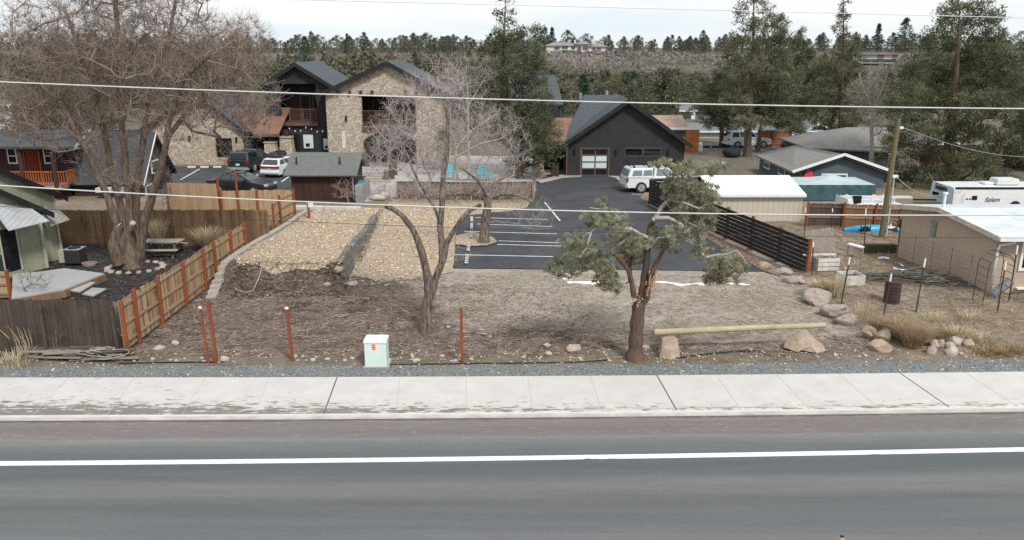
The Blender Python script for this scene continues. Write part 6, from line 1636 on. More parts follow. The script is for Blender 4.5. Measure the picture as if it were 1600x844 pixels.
# ---- brush heap
bhp = []
q = Gt(1443, 446)
mbk = MB()
for i in range(420):
 u = rng.gauss(0, 1.0); vv = rng.gauss(0, .32); hgt_ = max(.03, .5 * math.exp(-(u / 1.3) ** 2) * rng.random())
 c = q + Vector((u * 1.15 + vv * .4, -u * .9 * .35 + vv + .6, hgt_)); L = rng.uniform(.3, 1.1); a = rng.uniform(-.8, .8)
 dd = Vector((math.cos(a), math.sin(a) * .6, rng.uniform(-.18, .18))).normalized()
 mbk.tube([c - dd * L / 2, c + Vector((0, 0, rng.uniform(-.03, .05))), c + dd * L / 2], [.012, .016, .007], 4, tint=rng.random(), cap=False)
tag(mbk.build('brush_heap', M('grey_brush', (.055, .05, .045), (.20, .18, .155), 3, tintw=.9)), 'dark heap of cut branches lying in front of the tan house', 'brush heap')
sv, sf = [], []
for pts, w in [([(1380, 434), (1395, 432), (1408, 431)], .16), ([(1396, 420), (1408, 424), (1418, 424)], .13), ([(1373, 405), (1383, 404), (1390, 405)], .12), ([(1405, 413), (1412, 417)], .08)]:
 v, f = snow(pts, w, .07); b = len(sv); sv += v; sf += [tuple(i + b for i in k) for k in f]
np_mesh('snow', sv, sf, W['snow'], smooth=True, kind='stuff')
for i, (px, py) in enumerate([(1385, 433), (1395, 432), (1407, 431)]): pass
# ---- log rail on two rocks, boulders of the bank
l0, l1 = G(1022, 519, .5), G(1288, 508.5, .62)
p0, p1 = D(1022, 519.5, Gt(1046, 556).y + .35), D(1289, 508.5, Gt(1258, 548).y + .30)
lg = MB(); lg.tube([p0.lerp(p1, t) + Vector((0, 0, .015 * math.sin(t * 3))) for t in np.linspace(0, 1, 9)], [.105, .104, .102, .1, .098, .096, .093, .09, .086], 14)
tag(lg.build('log_rail', M('peeled_log', (.50, .43, .29), (.38, .32, .20), 2.0, (1, 8, 8), grime=(.30, .26, .16), gscale=1.5), smooth=True, angle=R(50)), 'long peeled pale log lying across two rocks', 'log')
def big_rock(lab, px, py, w, h, d, mi, seed, rz=0, rough=.3, sharp=None, cat='rock'):
 q = Gt(px, py)
 o = MB().blob(q + Vector((0, d * .5, h * .30)), (w / 2, d / 2, h * .62), seed, rough, rz, 3).build('boulder', m_rock[mi], smooth=True, angle=R(22)); tag(o, lab, cat); return o
q = Gt(1046, 558)
rk_ = MB(); zt0 = p0.lerp(p1, .10).z - .1 - q.z
V = [(-.36, -.1, 0), (.02, -.24, -.05), (.36, -.05, 0), (.28, .5, 0), (-.3, .5, 0), (-.30, -.05, zt0 * .62), (-.02, -.16, zt0 * .5), (.33, -.02, zt0 * .45), (-.26, .1, zt0 * .96), (.02, -.04, zt0 * .92), (.26, .12, zt0), (.2, .45, zt0), (-.24, .45, zt0 * .9)]
F = [(0, 1, 6, 5), (1, 2, 7, 6), (2, 3, 11, 10, 7), (3, 4, 12, 11), (4, 0, 5, 8, 12), (5, 6, 9, 8), (6, 7, 10, 9), (8, 9, 10, 11, 12)]
rk_.add([Vector(v) + q for v in V], F); tag(rk_.build('boulder', m_rock[1], bevel=.03), 'upright tan split rock carrying the thick end of the log', 'rock')
q = Gt(1256, 548); zt1 = p0.lerp(p1, .89).z - .09 - q.z
rk_ = MB(); V = [(-.72, .0, .12), (-.3, -.25, .02), (.1, -.2, .22), (.35, -.3, 0), (.75, -.05, 0), (.6, .5, 0), (-.5, .5, 0), (-.62, .1, .32), (-.25, -.08, .42), (.05, -.06, .55), (.3, -.1, .35), (.68, .1, .2), (-.08, .15, zt1), (.08, .12, zt1), (.3, .35, .4), (-.4, .4, .4)]
F = [(0, 1, 8, 7), (1, 2, 9, 8), (2, 3, 10, 9), (3, 4, 11, 10), (4, 5, 14, 11), (5, 6, 15, 14), (6, 0, 7, 15), (7, 8, 12, 15), (8, 9, 13, 12), (9, 10, 13), (10, 11, 14, 13), (12, 13, 14, 15), (1, 0, 6, 5, 4, 3, 2)]
rk_.add([Vector(v) + q for v in V], F); tag(rk_.build('boulder', m_rock[1], bevel=.03), 'craggy tan rock with a peak carrying the thin end of the log', 'rock')
big_rock('big pinkish-grey boulder below the tan grass mound', 1281, 478, 1.28, .62, 1.0, 2, 11, -.15, .22)
big_rock('grey boulder next along the bank below the biggest one', 1312, 501, 1.15, .6, .9, 2, 4, -.35, .25)
big_rock('long low grey boulder between the bank boulders and tan bushes', 1331, 512, 1.0, .45, .8, 2, 23, -.3, .25)
big_rock('pale boulder in front of the orange-tan bush', 1366, 531, .66, .45, .6, 1, 8, .2, .25)
big_rock('pale tan boulder touching the orange-tan bush low down', 1386, 537, .62, .5, .6, 1, 15, .1, .25)
big_rock('wide pale boulder at the gravel edge before the tan bush', 1380, 552, .85, .4, .6, 1, 31, -.1, .25)
big_rock('half buried boulder under the black fence end', 1243, 446, 1.0, .4, .7, 2, 41, -.5, .25)
big_rock('small pale boulder in the bank beside the fence end', 1228, 432, .8, .35, .6, 2, 44, -.5, .25)
big_rock('low tan boulder in the bark bed under the black fence', 1196, 420, .7, .28, .5, 1, 47, -.5, .25)
for i, (px, py, w, lab) in enumerate([(1463, 546, .28, 'bluish-white stone in the dark hole of the bank'), (1474, 545, .30, 'round beige stone in the dark hole of the bank'), (1488, 548, .38, 'pinkish-grey stone in the mouth of the dark hole'), (1496, 541, .62, 'flat pale slab over the dark hole in the bank'), (1459, 556, .34, 'low stone at the gravel edge below the dark hole'), (1490, 557, .46, 'flat stone at the gravel edge below the pale slab'), (1517, 545, .42, 'brownish stone between the pale slab and dark brush')]):
 big_rock(lab, px, py, w, .3, .34, [0, 1, 2, 0, 2, 0, 1][i], 51 + i * 3, .1, .2, cat='stone')
hol = MB(); q = Gt(1462, 549); hol.blob(q + Vector((.35, .60, .0)), (1.0, .40, .13), 5, .3, -.1, 2); tag(hol.build('hollow_shade', W['black'], smooth=True), 'black shape standing in for the shade in the hollow of the stone bank', 'hollow shade')  # black lump put in for the shade inside the hollow bank
# ================================================================== street of houses behind
m_greenw = M('sage_green_siding', (.15, .185, .165), (.12, .15, .135), 1.5)
def block_house(name, lab, px0, px1, Y, depth, z_eave_py, ridge_py, m_wall, m_roof, ridge='x'):
 t = thing(name, lab, 'house', (Xat((px0 + px1) / 2, Y), Y + depth / 2, 0))
 x0, x1, ze, zr = Xat(px0, Y, 2), Xat(px1, Y, 2), Zat(z_eave_py, Y), Zat(ridge_py, Y + (depth / 2 if ridge == 'x' else 0))
 MB().bb((x0, Y, 0), (x1, Y + depth, ze)).build('wall', m_wall, t)
 if ridge == 'x':
  for s in (1, -1): MB().slab([(x0 - .5, Y + depth / 2 - s * (depth / 2 + .5), ze - .05), (x1 + .5, Y + depth / 2 - s * (depth / 2 + .5), ze - .05), (x1 + .5, Y + depth / 2, zr), (x0 - .5, Y + depth / 2, zr)][::s], .18).build('roof', m_roof, t)
  for xx, dd in ((x0 + .02, 1), (x1 - .02, -1)): MB().slab([(xx, Y, ze), (xx, Y + depth, ze), (xx, Y + depth / 2, zr - .1)], .1, direction=(dd, 0, 0)).build('gable_wall', m_wall, t)
  MB().bar((x0 - .5, Y - .53, ze - .02), (x1 + .5, Y - .53, ze - .02), .08, .2).build('fascia', W['white'], t)
 else:
  xm = (x0 + x1) / 2
  MB().slab([(x0, Y, ze), (x1, Y, ze), (xm, Y, zr)], .15, direction=(0, 1, 0)).build('gable_wall', m_wall, t)
  for s, xe in ((-1, x0 - .4), (1, x1 + .4)):
   MB().slab([(xm, Y - .4, zr + .1), (xe, Y - .4, ze - .1), (xe, Y + depth, ze - .1), (xm, Y + depth, zr + .1)][::s], .18).build('roof', m_roof, t)
   MB().bar((xm, Y - .43, zr + .05), (xe, Y - .43, ze - .15), .05, .2).build('rake_board', W['white'], t)
 return t, x0, x1, ze
m_roof_far = M('pale_grey_shingle', (.20, .225, .225), (.15, .17, .17), 3)
t, x0, x1, ze = block_house('green_house', 'long sage green house with white garage doors seen between conifer trunks', 1085, 1245, 92, 8, 205, 192, m_greenw, m_roof_far)
gdw = MB().bb((Xat(1091, 91.8, 1), 91.9, 0), (Xat(1125, 91.8, 1), 91.99, Zat(206, 92))).build('garage_door', M('white_garage_door', (.74, .76, .77), (.68, .7, .71), 1, line=('X', 1.1, .25, .06)), t)
f = MB().bb((Xat(1212, 92, 1), 91.9, Zat(226, 92)), (Xat(1224, 92, 1), 91.99, Zat(205, 92))).build('window', W['white'], t)
MB().bb((Xat(1214.5, 92, 1), 91.87, Zat(223, 92)), (Xat(1221.5, 92, 1), 91.89, Zat(208, 92))).build('pane', W['glass'], f)
block_house('gable_cottage', 'small green gabled cottage with white rakes behind the white suv', 1262, 1300, 96, 7, 204, 193, m_greenw, m_roof_far, 'y')
t, x0, x1, ze = block_house('beige_house', 'beige house with a white porch under a grey roof above the green house', 1066, 1110, 118, 8, 173, 163, M('beige_siding', (.42, .39, .34), None, 2), m_roof_far)
MB().bb((Xat(1081, 117, 1), 117.2, Zat(189, 117)), (Xat(1087, 117, 1), 117.35, Zat(174, 117))).build('porch_post', W['white'], t); MB().bb((Xat(1088, 117, 1), 117.9, Zat(188, 118)), (Xat(1094, 117, 1), 117.98, Zat(175, 118))).build('door', M('blue_door', (.18, .30, .36), None, 3), t)
t, x0, x1, ze = block_house('tan_roof_building', 'building with a tan shingle roof and grey siding beside the charcoal garage', 1000, 1068, 80, 7, 200, 180, M('grey_lap_siding', (.14, .16, .165), (.11, .125, .13), 2, line=('Z', .25, .3, .12)), M('tan_shingle', (.40, .30, .22), (.31, .235, .175), 3))
MB().bb((Xat(1069, 80, 1), 79.4, 0), (Xat(1090, 80, 1), 79.6, Zat(202, 80))).build('timber_screen', m_orange, t)
block_house('grey_house', 'grey house with white trim glimpsed through the big dark juniper', 1545, 1640, 74, 7, 258, 240, M('grey_wall2', (.30, .32, .31), None, 2), M('brown_shingle', (.16, .13, .115), None, 3))
block_house('brown_roofed_house', 'house with a pale gable edge half hidden in the big juniper branches', 1440, 1530, 82, 8, 238, 220, M('grey_wall3', (.22, .25, .25), None, 2), M('brown_shingle2', (.17, .14, .125), None, 3), 'y')
# panelled boundary fences far away
pf = thing('panel_fence', 'dark panelled fence with pale posts below the green house', 'fence', (Xat(1120, 82), 82, 0))
for a, b in [(1098, 1110), (1113, 1144), (1147, 1176)]:
 m = MB(); m.bb((Xat(a, 82, 1), 82, .1), (Xat(b, 82, 1), 82.06, Zat(228, 82))); m.build('panel', M('navy_black_panel', (.016, .021, .026), None, 3), pf)
 MB().bb((Xat(a, 82, 1), 81.95, Zat(238, 82)), (Xat(b, 82, 1), 81.99, Zat(237, 82))).build('rail', W['metal_grey'], pf)
for a in (1111, 1145.5, 1178): MB().bb((Xat(a - 1.2, 82, 1), 81.9, 0), (Xat(a + 1.2, 82, 1), 82.1, Zat(226, 82))).build('post', W['metal_grey'], pf)
ws = thing('board_stack', 'grey-white boarded bin with clutter on top beside the charcoal garage', 'storage bin', (Xat(1086, 80), 80, 0))
MB().bb((Xat(1074, 80, 1), 79.8, 0), (Xat(1098, 80, 1), 81.5, Zat(226, 80))).build('boarded_side', M('pale_grey_boards', (.48, .50, .49), (.42, .44, .43), 2, line=('Z', .35, .4, .1)), ws)
MB().blob((Xat(1084, 80, 1), 80.6, Zat(225, 80)), (1.0, .5, .15), 3, .4).build('clutter', W['white'], ws)
of = [(Xat(1182, 83), 83), (Xat(1205, 83), 83), (Xat(1234, 83), 83)]
o_f = thing('plank_fence', 'bright orange-brown plank fence beyond the conifer trunks', 'fence', (of[1][0], 83, 0))
fence_run(o_f, of, 1.75, M('orange_cedar', (.32, .13, .05), (.24, .09, .04), 2, tintw=.5), W['cedar_brown'], W['cedar_brown'], side=1, post_h=1.75, zf=lambda x, y: 0, board=.3)
p = G(1137, 230); tb2 = thing('wheelie_bin', 'dark blue wheeled bin by the white garage doors', 'bin', p); MB().box(p + Vector((0, 0, .5)), (.6, .6, 1.0), taper=1.15).build('bin_body', M('navy_bin', (.015, .03, .06), None, 3), tb2); MB().box(p + Vector((0, -.02, 1.05)), (.72, .75, .08)).build('lid', M('navy_bin_lid', (.02, .035, .07), None, 3), tb2)
tag(MB().blob(G(1146, 247) + Vector((0, .5, .45)), (.95, .7, .62), 4, .2).build('covered_grill', M('slate_cover', (.03, .042, .05), None, 3), smooth=True), 'rounded slate-grey covered object between two conifer trunks', 'covered grill')
rf_ = [(Xat(1436, 68), 68), (Xat(1520, 68), 68), (Xat(1640, 68), 68)]
r_f = thing('plank_fence', 'dark red-brown fence behind the white travel trailer', 'fence', (rf_[1][0], 68, 0))
fence_run(r_f, rf_, 2.0, M('dark_red_board', (.11, .04, .035), (.07, .03, .028), 2, tintw=.5), W['cedar_brown'], None, side=1, post_h=2.0, zf=lambda x, y: 0, board=.3)
# far west, behind the cottage
t, *_ = block_house('white_porch_house', 'white columned porch far behind the porch cottage', -60, 22, 118, 8, 164, 156, M('cream_wall', (.5, .47, .43), None, 2), m_roof_far)
for px in (2, 8, 16, 21): MB().bb((Xat(px - .8, 116, 1), 115.8, 0), (Xat(px + .8, 116, 1), 116, Zat(165, 116))).build('porch_column', W['white'], t)
MB().bb((Xat(-10, 116, 1), 115.7, Zat(166, 116)), (Xat(23, 116, 1), 116.2, Zat(163, 116))).build('porch_beam', W['white'], t)
# ================================================================== houses on the rim
Yk = 322.0
zk = hgt(Xat(895, Yk, 6), Yk)
rh = thing('rim_house', 'long white two-storey house on the rim above the rock cliff', 'house', (Xat(895, Yk, 6), Yk + 5, zk))
m_cream = M('pale_cream_wall', (.62, .60, .56), (.55, .53, .49), .3)
m_kroof = M('grey_tile', (.26, .255, .25), (.2, .2, .195), .5)
def kz(py): return Zat(py, Yk)
for (a, b, zb_, ze_, zr_) in [(854, 900, 85, 71.5, 66), (900, 921, 80, 69, 63.5), (921, 946, 80, 73, 67)]:
 x0, x1 = Xat(a, Yk, 6), Xat(b, Yk, 6)
 MB().bb((x0, Yk, zk - 6), (x1, Yk + 9, kz(ze_))).build('wall', m_cream, rh)
 ze2, zr2 = kz(ze_), kz(zr_); r = MB(); o_ = .7
 A = [(x0 - o_, Yk - o_, ze2), (x1 + o_, Yk - o_, ze2), (x1 + o_, Yk + 9 + o_, ze2), (x0 - o_, Yk + 9 + o_, ze2)]; Bq = [(x0 + 2.8, Yk + 4.5, zr2), (x1 - 2.2, Yk + 4.5, zr2)]
 r.add(A + Bq, [(0, 1, 5, 4), (1, 2, 5), (2, 3, 4, 5), (3, 0, 4), (3, 2, 1, 0)]); r.build('roof', m_kroof, rh)
for (a, b, t_, bt) in [(866, 874, 73.5, 77.5), (878, 887, 72.5, 77), (892, 898, 72.5, 77), (902, 908, 71.5, 78), (910, 918, 71.5, 78), (925, 930, 75, 79), (933, 938, 75, 79), (867, 876, 79.5, 84), (879, 890, 79, 84), (860, 863, 80, 85)]:
 f = MB().bb((Xat(a, Yk, 6), Yk - .12, kz(bt)), (Xat(b, Yk, 6), Yk - .02, kz(t_))).build('window', M_glass('far_pane', (.10, .115, .12), .3) if 'fp' not in W else W['fp'], rh)
MB().bb((Xat(879, Yk, 6), Yk - 1.2, kz(78.4)), (Xat(893, Yk, 6), Yk, kz(77.4))).build('balcony', W['white'], rh)
for px in (897, 924): MB().bb((Xat(px, Yk + 4, 8), Yk + 4, kz(68)), (Xat(px + 2.4, Yk + 4, 8), Yk + 5, kz(62))).build('chimney', m_cream, rh)
Yk = 284.0
t2 = thing('rim_house', 'white house with orange-brown corners half hidden on the rim beyond the conifers', 'house', (Xat(1372, Yk, 6), Yk + 5, 0))
MB().bb((Xat(1347, Yk, 6), Yk, kz(99)), (Xat(1401, Yk, 6), Yk + 9, kz(85))).build('wall', m_cream, t2)
for a, b in ((1371, 1380), (1394, 1402)): MB().bb((Xat(a, Yk, 6), Yk - .2, kz(92)), (Xat(b, Yk, 6), Yk - .02, kz(85))).build('timber_corner', M('orange_timber', (.38, .21, .14), None, 3), t2)
MB().bb((Xat(1348, Yk, 6), Yk - .2, kz(97)), (Xat(1400, Yk, 6), Yk - .02, kz(92.5))).build('window', W['glass_blue'], t2)
MB().bb((Xat(1345, Yk, 6), Yk - 1, kz(85.2)), (Xat(1403, Yk, 6), Yk + 10, kz(84.2))).build('roof', m_kroof, t2)
# ================================================================== trees
def path_nodes(pts, step=.35):
 """polyline -> list of points at about the step"""
 out = [Vector(pts[0])]
 for a, b in zip(pts[:-1], pts[1:]):
  a, b = Vector(a), Vector(b); n = max(1, int((b - a).length / step))
  for k in range(1, n + 1): out.append(a.lerp(b, k / n))
 return out
class Skel:
 """branch skeleton grown towards target points"""
 def __init__(self, seed=0):
  self.p = np.zeros((120000, 3)); self.par = np.full(120000, -1, dtype=np.int64); self.n = 0; self.limb = []
  self.r = np.random.default_rng(seed); self.nlimb = 0
 def add(self, pt, par):
  self.p[self.n] = pt; self.par[self.n] = par; self.n += 1; return self.n - 1
 def limb_path(self, pts, par=-1, step=.3):
  q = path_nodes(pts, step)
  ids = []
  if par < 0 and self.n:
   d = ((self.p[:self.n] - np.array(q[0])) ** 2).sum(1); par = int(d.argmin())
  for i, v in enumerate(q):
   if i == 0 and par >= 0 and (Vector(self.p[par]) - v).length < .05: continue
   par = self.add(v, par); ids.append(par)
  self.nlimb = self.n
  return ids
 def grow(self, targets, step=.3, wob=.12, sag=0.0, minz=None, start=0, bias=None):
  tips = []
  cen = self.p[start:self.n].mean(0)
  order = np.argsort(((targets - self.p[:1]) ** 2).sum(1))
  for t in targets[order]:
   P = self.p[start:self.n]
   d = ((P - t) ** 2).sum(1)
   if bias is not None: d = d + bias * np.maximum(0, P[:, 2] - t[2] + .3) ** 2     # prefer joining below
   i = int(d.argmin()) + start
   v = t - self.p[i]; L = math.sqrt(float((v ** 2).sum()))
   if L < step * .5: continue
   k = max(1, int(L / step)); par = i
   side = self.r.normal(0, 1, 3) * wob * L
   for s in range(1, k + 1):
    u = s / k
    q = self.p[i] + v * u + side * math.sin(math.pi * u) * .6 + self.r.normal(0, 1, 3) * wob * step * (1 if s < k else .2)
    q[2] += sag * L * 4 * u * (1 - u)
    par = self.add(q, par)
   tips.append(par)
  return tips
 def radii(self, r_tip=.006, power=2.3, r_max=None):
  c = np.zeros(self.n); has = np.zeros(self.n, bool)
  for i in range(self.n - 1, -1, -1):
   if not has[i]: c[i] = r_tip ** power
   if self.par[i] >= 0: c[self.par[i]] += c[i]; has[self.par[i]] = True
  r = c ** (1 / power)
  return np.minimum(r, r_max) if r_max else r
def seg_mesh(P0, P1, r0, r1, sides):
 """independent prisms, vectorised -> verts, quad faces"""
 d = P1 - P0; L = np.linalg.norm(d, axis=1, keepdims=True) + 1e-9; d = d / L
 ref = np.where(np.abs(d[:, 2:3]) > .9, np.array([[1., .1, 0]]), np.array([[0.1, 0, 1.]]))
 u = np.cross(d, ref); u /= np.linalg.norm(u, axis=1, keepdims=True); w = np.cross(d, u)
 n = len(P0); V = np.zeros((n, 2 * sides, 3))
 for k in range(sides):
  a = 2 * math.pi * k / sides
  o = u * math.cos(a) + w * math.sin(a)
  V[:, k] = P0 + o * r0[:, None]; V[:, sides + k] = P1 + o * r1[:, None]
 F = np.array([(k, (k + 1) % sides, sides + (k + 1) % sides, sides + k) for k in range(sides)])
 Fa = (F[None] + (np.arange(n) * 2 * sides)[:, None, None]).reshape(-1, 4)
 return V.reshape(-1, 3), Fa
def skel_mesh(sk, r, sel=None, rmin=0.0):
 idx = np.arange(sk.n); idx = idx[sk.par[:sk.n] >= 0]
 if sel is not None: idx = idx[sel[idx]]
 par = sk.par[idx]
 VV, FF, TT, off = [], [], [], 0
 rr = np.minimum(r[par], r[idx] * 1.25)
 for lo, hi, s in ((0, .016, 3), (.016, .05, 5), (.05, 9, 8)):
  m = (r[idx] >= lo) & (r[idx] < hi)
  if not m.any(): continue
  V, F = seg_mesh(sk.p[par[m]], sk.p[idx[m]], np.maximum(rr[m], rmin), np.maximum(r[idx][m], rmin), s)
  VV.append(V); FF.append(F + off); off += len(V)
  TT.append(np.repeat(np.clip(.2 + .8 * (r[idx][m] < .03), 0, 1) * np.random.default_rng(3).random(m.sum()), s))
 return np.concatenate(VV), np.concatenate(FF), np.concatenate(TT)
def twigs(sk, ids, per, length, r, up=.3, spread=1.0, droop=0.0, seed=1, segs=2):
 """fine twigs from nodes: vectorised curved strands"""
 g = np.random.default_rng(seed)
 base = np.repeat(np.asarray(ids), per); n = len(base)
 par = sk.par[base]
 d0 = sk.p[base] - sk.p[np.where(par >= 0, par, base)]
 d0 /= (np.linalg.norm(d0, axis=1, keepdims=True) + 1e-9)
 d = d0 * .7 + g.normal(0, spread, (n, 3)); d[:, 2] += up
 d /= np.linalg.norm(d, axis=1, keepdims=True)
 L = length * g.uniform(.5, 1.3, n)
 VV, FF, off = [], [], 0
 P = sk.p[base].copy(); rad = np.full(n, r)
 for s in range(segs):
  Q = P + d * (L / segs)[:, None]
  V, F = seg_mesh(P, Q, rad, rad * .75, 3); VV.append(V); FF.append(F + off); off += len(V)
  P = Q; rad = rad * .75
  d = d + g.normal(0, .28, (n, 3)); d[:, 2] -= droop; d /= np.linalg.norm(d, axis=1, keepdims=True)
 return np.concatenate(VV), np.concatenate(FF), np.tile(np.repeat(g.random(n), 3), segs), P
def join(*parts):
 VV, FF, TT, off = [], [], [], 0
 for p in parts:
  VV.append(p[0]); FF.append(p[1] + off); TT.append(p[2]); off += len(p[0])
 return np.concatenate(VV), np.concatenate(FF), np.concatenate(TT)
def leaf_quads(c, d, L, w, g, tint):
 """leaf blades centred on c with axis d"""
 n = len(c)
 d = d / (np.linalg.norm(d, axis=1, keepdims=True) + 1e-9)
 s = np.cross(d, g.normal(0, 1, (n, 3))); s /= (np.linalg.norm(s, axis=1, keepdims=True) + 1e-9)
 L = (L * g.uniform(.6, 1.3, n))[:, None] / 2; w_ = (w * g.uniform(.7, 1.2, n))[:, None] / 2
 V = np.stack([c - d * L - s * w_ * .5, c - d * L * .1 - s * w_ * -1.0, c + d * L, c - d * L * .1 - s * w_], 1)
 F = np.arange(n * 4).reshape(n, 4)
 return V.reshape(-1, 3), F, tint
def blob_targets(g, blobs, n, depth=None):
 """random points in ellipsoids given as (centre, (rx,ry,rz), weight); more towards the surface"""
 w = np.array([b[2] for b in blobs], float); w /= w.sum()
 k = g.choice(len(blobs), n, p=w)
 v = g.normal(0, 1, (n, 3)); v /= np.linalg.norm(v, axis=1, keepdims=True)
 r = g.random(n) ** .45
 c = np.array([b[0] for b in blobs])[k]; s = np.array([b[1] for b in blobs])[k]
 return c + v * r[:, None] * s, k
def pxblob(px, py, rx, ry, Y, ryd=None, w=None):
 """ellipsoid seen at a pixel with pixel radii, at distance Y"""
 c = D(px, py, Y); s = (Y * CP + (CAM_H - c.z) * SP) / FPX
 return (np.array(c), (rx * s, (ryd or (rx + ry) / 2 * s), ry * s), w or rx * ry)
def ray_path(pts, Y, wig=0.0, seed=0):
 """picture polyline at distance Y, swinging a little in depth"""
 out = []
 for i, p in enumerate(pts):
  yy = Y + wig * math.sin(i * 1.7 + seed) * (i / max(1, len(pts) - 1)) + (p[2] if len(p) > 2 else 0)
  out.append(D(p[0], p[1], yy))
 return out
m_twig_red = M('russet_twig', (.20, .148, .118), (.40, .32, .27), 3, tintw=.9)
m_twig_pale = M('pale_twig', (.29, .245, .23), (.53, .47, .455), 3, tintw=.9)
m_twig_mid = M('grey_brown_twig', (.27, .23, .20), (.42, .37, .34), 3, tintw=.9)
# ------------------------------------------------------------------ the big many-stemmed cottonwood
def big_tree():
 b = G(207, 418); Y = b.y
 t = thing('cottonwood_tree', 'huge many-stemmed bare cottonwood with russet twigs rising from the mulched yard', 'tree', b)
 sk = Skel(11)
 px = lambda pts, dy=0: [D(p[0], p[1], Y + (dy * (i / (len(pts) - 1)))) for i, p in enumerate(pts)]
 limbs = [  # (points, depth swing, r0, r1)
  ([(196, 412), (190, 380), (182, 345), (160, 290), (140, 245), (118, 205), (95, 160), (62, 132), (20, 120)], -2.0, .26, .07),
  ([(203, 415), (198, 370), (190, 330), (176, 280), (168, 235), (160, 195), (150, 140), (120, 70), (100, 10)], 1.5, .25, .07),
  ([(206, 416), (204, 360), (200, 300), (194, 240), (190, 190), (186, 120), (184, 60), (180, -20), (186, -70)], -.6, .27, .08),
  ([(212, 416), (211, 370), (212, 320), (216, 270), (224, 220), (231, 175), (240, 120), (262, 70), (275, 0)], 1.8, .25, .07),
  ([(216, 414), (222, 365), (232, 320), (246, 280), (256, 240), (264, 195), (276, 150), (292, 118), (330, 85)], -1.5, .24, .06),
  ([(214, 412), (226, 350), (240, 300), (252, 262), (262, 215), (285, 185), (310, 160), (345, 120), (395, 95)], 2.5, .24, .06)]
 for pts, dy, r0, r1 in limbs:
  P = px(pts, dy)
  if sk.n == 0:
   sk.limb_path(P)
  else: sk.limb_path(P, par=0 if False else -1)
 # side limbs
 for pts, dy in [([(232, 176), (262, 174), (300, 178)], .8), ([(186, 110), (205, 85), (225, 55), (262, 40)], -1.5), ([(184, 108), (160, 90), (135, 88)], 1.2), ([(95, 160), (60, 165), (25, 190)], .5), ([(62, 132), (35, 75), (10, 40)], -1),
     ([(264, 195), (300, 205), (345, 215)], -1), ([(120, 70), (90, 40), (55, 35)], 1), ([(262, 70), (300, 45), (350, 30)], -1), ([(330, 85), (370, 60), (398, 40)], 1), ([(330, 85), (380, 110), (420, 150)], -.5)]:
  q = D(pts[0][0], pts[0][1], Y); d = ((sk.p[:sk.n, [0, 2]] - np.array([q.x, q.z])) ** 2).sum(1); i = int(d.argmin()); yy = sk.p[i, 1]
  P = [Vector(sk.p[i])] + [D(p[0], p[1], yy + dy * (k + 1) / len(pts)) for k, p in enumerate(pts[1:])]
  sk.limb_path(P, par=i)
 nl = sk.n
 g = np.random.default_rng(5)
 B = [pxblob(200, 70, 150, 95, Y, 4.2), pxblob(75, 90, 110, 85, Y, 3.6), pxblob(325, 95, 85, 70, Y, 3.4), pxblob(120, 190, 110, 50, Y, 3.4), pxblob(290, 175, 95, 45, Y, 3.2), pxblob(380, 150, 55, 45, Y, 2.4), pxblob(30, 180, 60, 45, Y, 2.6), pxblob(395, 190, 28, 35, Y, 1.2), pxblob(200, -30, 170, 60, Y, 4), pxblob(385, 70, 35, 45, Y, 2)]
 T, _ = blob_targets(g, B, 2700)
 tips = sk.grow(T[:450], .35, .10, .02, bias=1.5)
 tips += sk.grow(T[450:], .3, .12, .0, bias=1.0)
 T2, _ = blob_targets(g, [pxblob(205, 270, 45, 45, Y, 1.6), pxblob(255, 290, 22, 40, Y, 1.0), pxblob(150, 255, 30, 25, Y, 1.0)], 70)
 tips += sk.grow(T2, .25, .15, .05)
 r = sk.radii(.0085, 2.25)
 # trunk mesh: the limbs as continuous tubes with drawn radii
 tm = MB()
 for pts, dy, r0, r1 in limbs:
  P = path_nodes(px(pts, dy), .45); n = len(P)
  rad = [(lerp(r0, .17, min(1, k / 5)) if k < 5 else lerp(.17, r1, (k - 5) / max(1, n - 6))) * (1 + .08 * math.sin(k * 2.1 + dy)) for k in range(n)]
  rad[0] = r0 * 1.15
  tm.tube([p + Vector((.02 * math.sin(k * 1.3), .03 * math.cos(k * 1.9), 0)) for k, p in enumerate(P)], rad, 11)
 tm.tube([b - Vector((0, 0, .3)), b + Vector((0, 0, .25)), b + Vector((0, 0, 1.0)), b + Vector((-.05, 0, 1.9)), b + Vector((0, 0, 2.6))], [.60, .44, .34, .24, .08], 14)
 # sawn stub at the side
 q = D(186, 352, Y - .5); tm.tube([b + Vector((-.4, -.3, .3)), b + Vector((-.52, -.45, 1.2)), q], [.36, .27, .19], 10)
 tm.build('trunk', W['bark'], t, smooth=True, angle=R(60))
 MB().tube([q + Vector((0, -.02, -.01)), q + Vector((-.03, -.03, .03))], [.15, .14], 10).build('sawn_face', W['dead_wood'], t)
 MB().tube([D(207, 350, Y - .62), D(207.5, 348, Y - .68)], [.14, .12], 10).build('sawn_face', W['dead_wood'], t)
 sel = np.ones(sk.n, bool); sel[:120] = True
 big = r > .075
 sel = ~(big & (np.arange(sk.n) < nl) & (np.arange(sk.n) < nl * .55))
 m1 = skel_mesh(sk, np.minimum(r, .11), sel, .0075)
 ids = np.array([i for i in range(nl, sk.n) if r[i] < .03])
 m2 = twigs(sk, ids, 1, .6, .0078, up=.25, spread=.75, droop=.02, seed=2)
 tp = np.array(tips)
 m3 = twigs(sk, tp, 12, .6, .0066, up=.38, spread=.72, droop=.02, seed=3, segs=3)
 V, F, T_ = join(m1, m2[:3], m3[:3])
 np_mesh('crown', V, F, m_twig_red, tint=T_, parent=t)
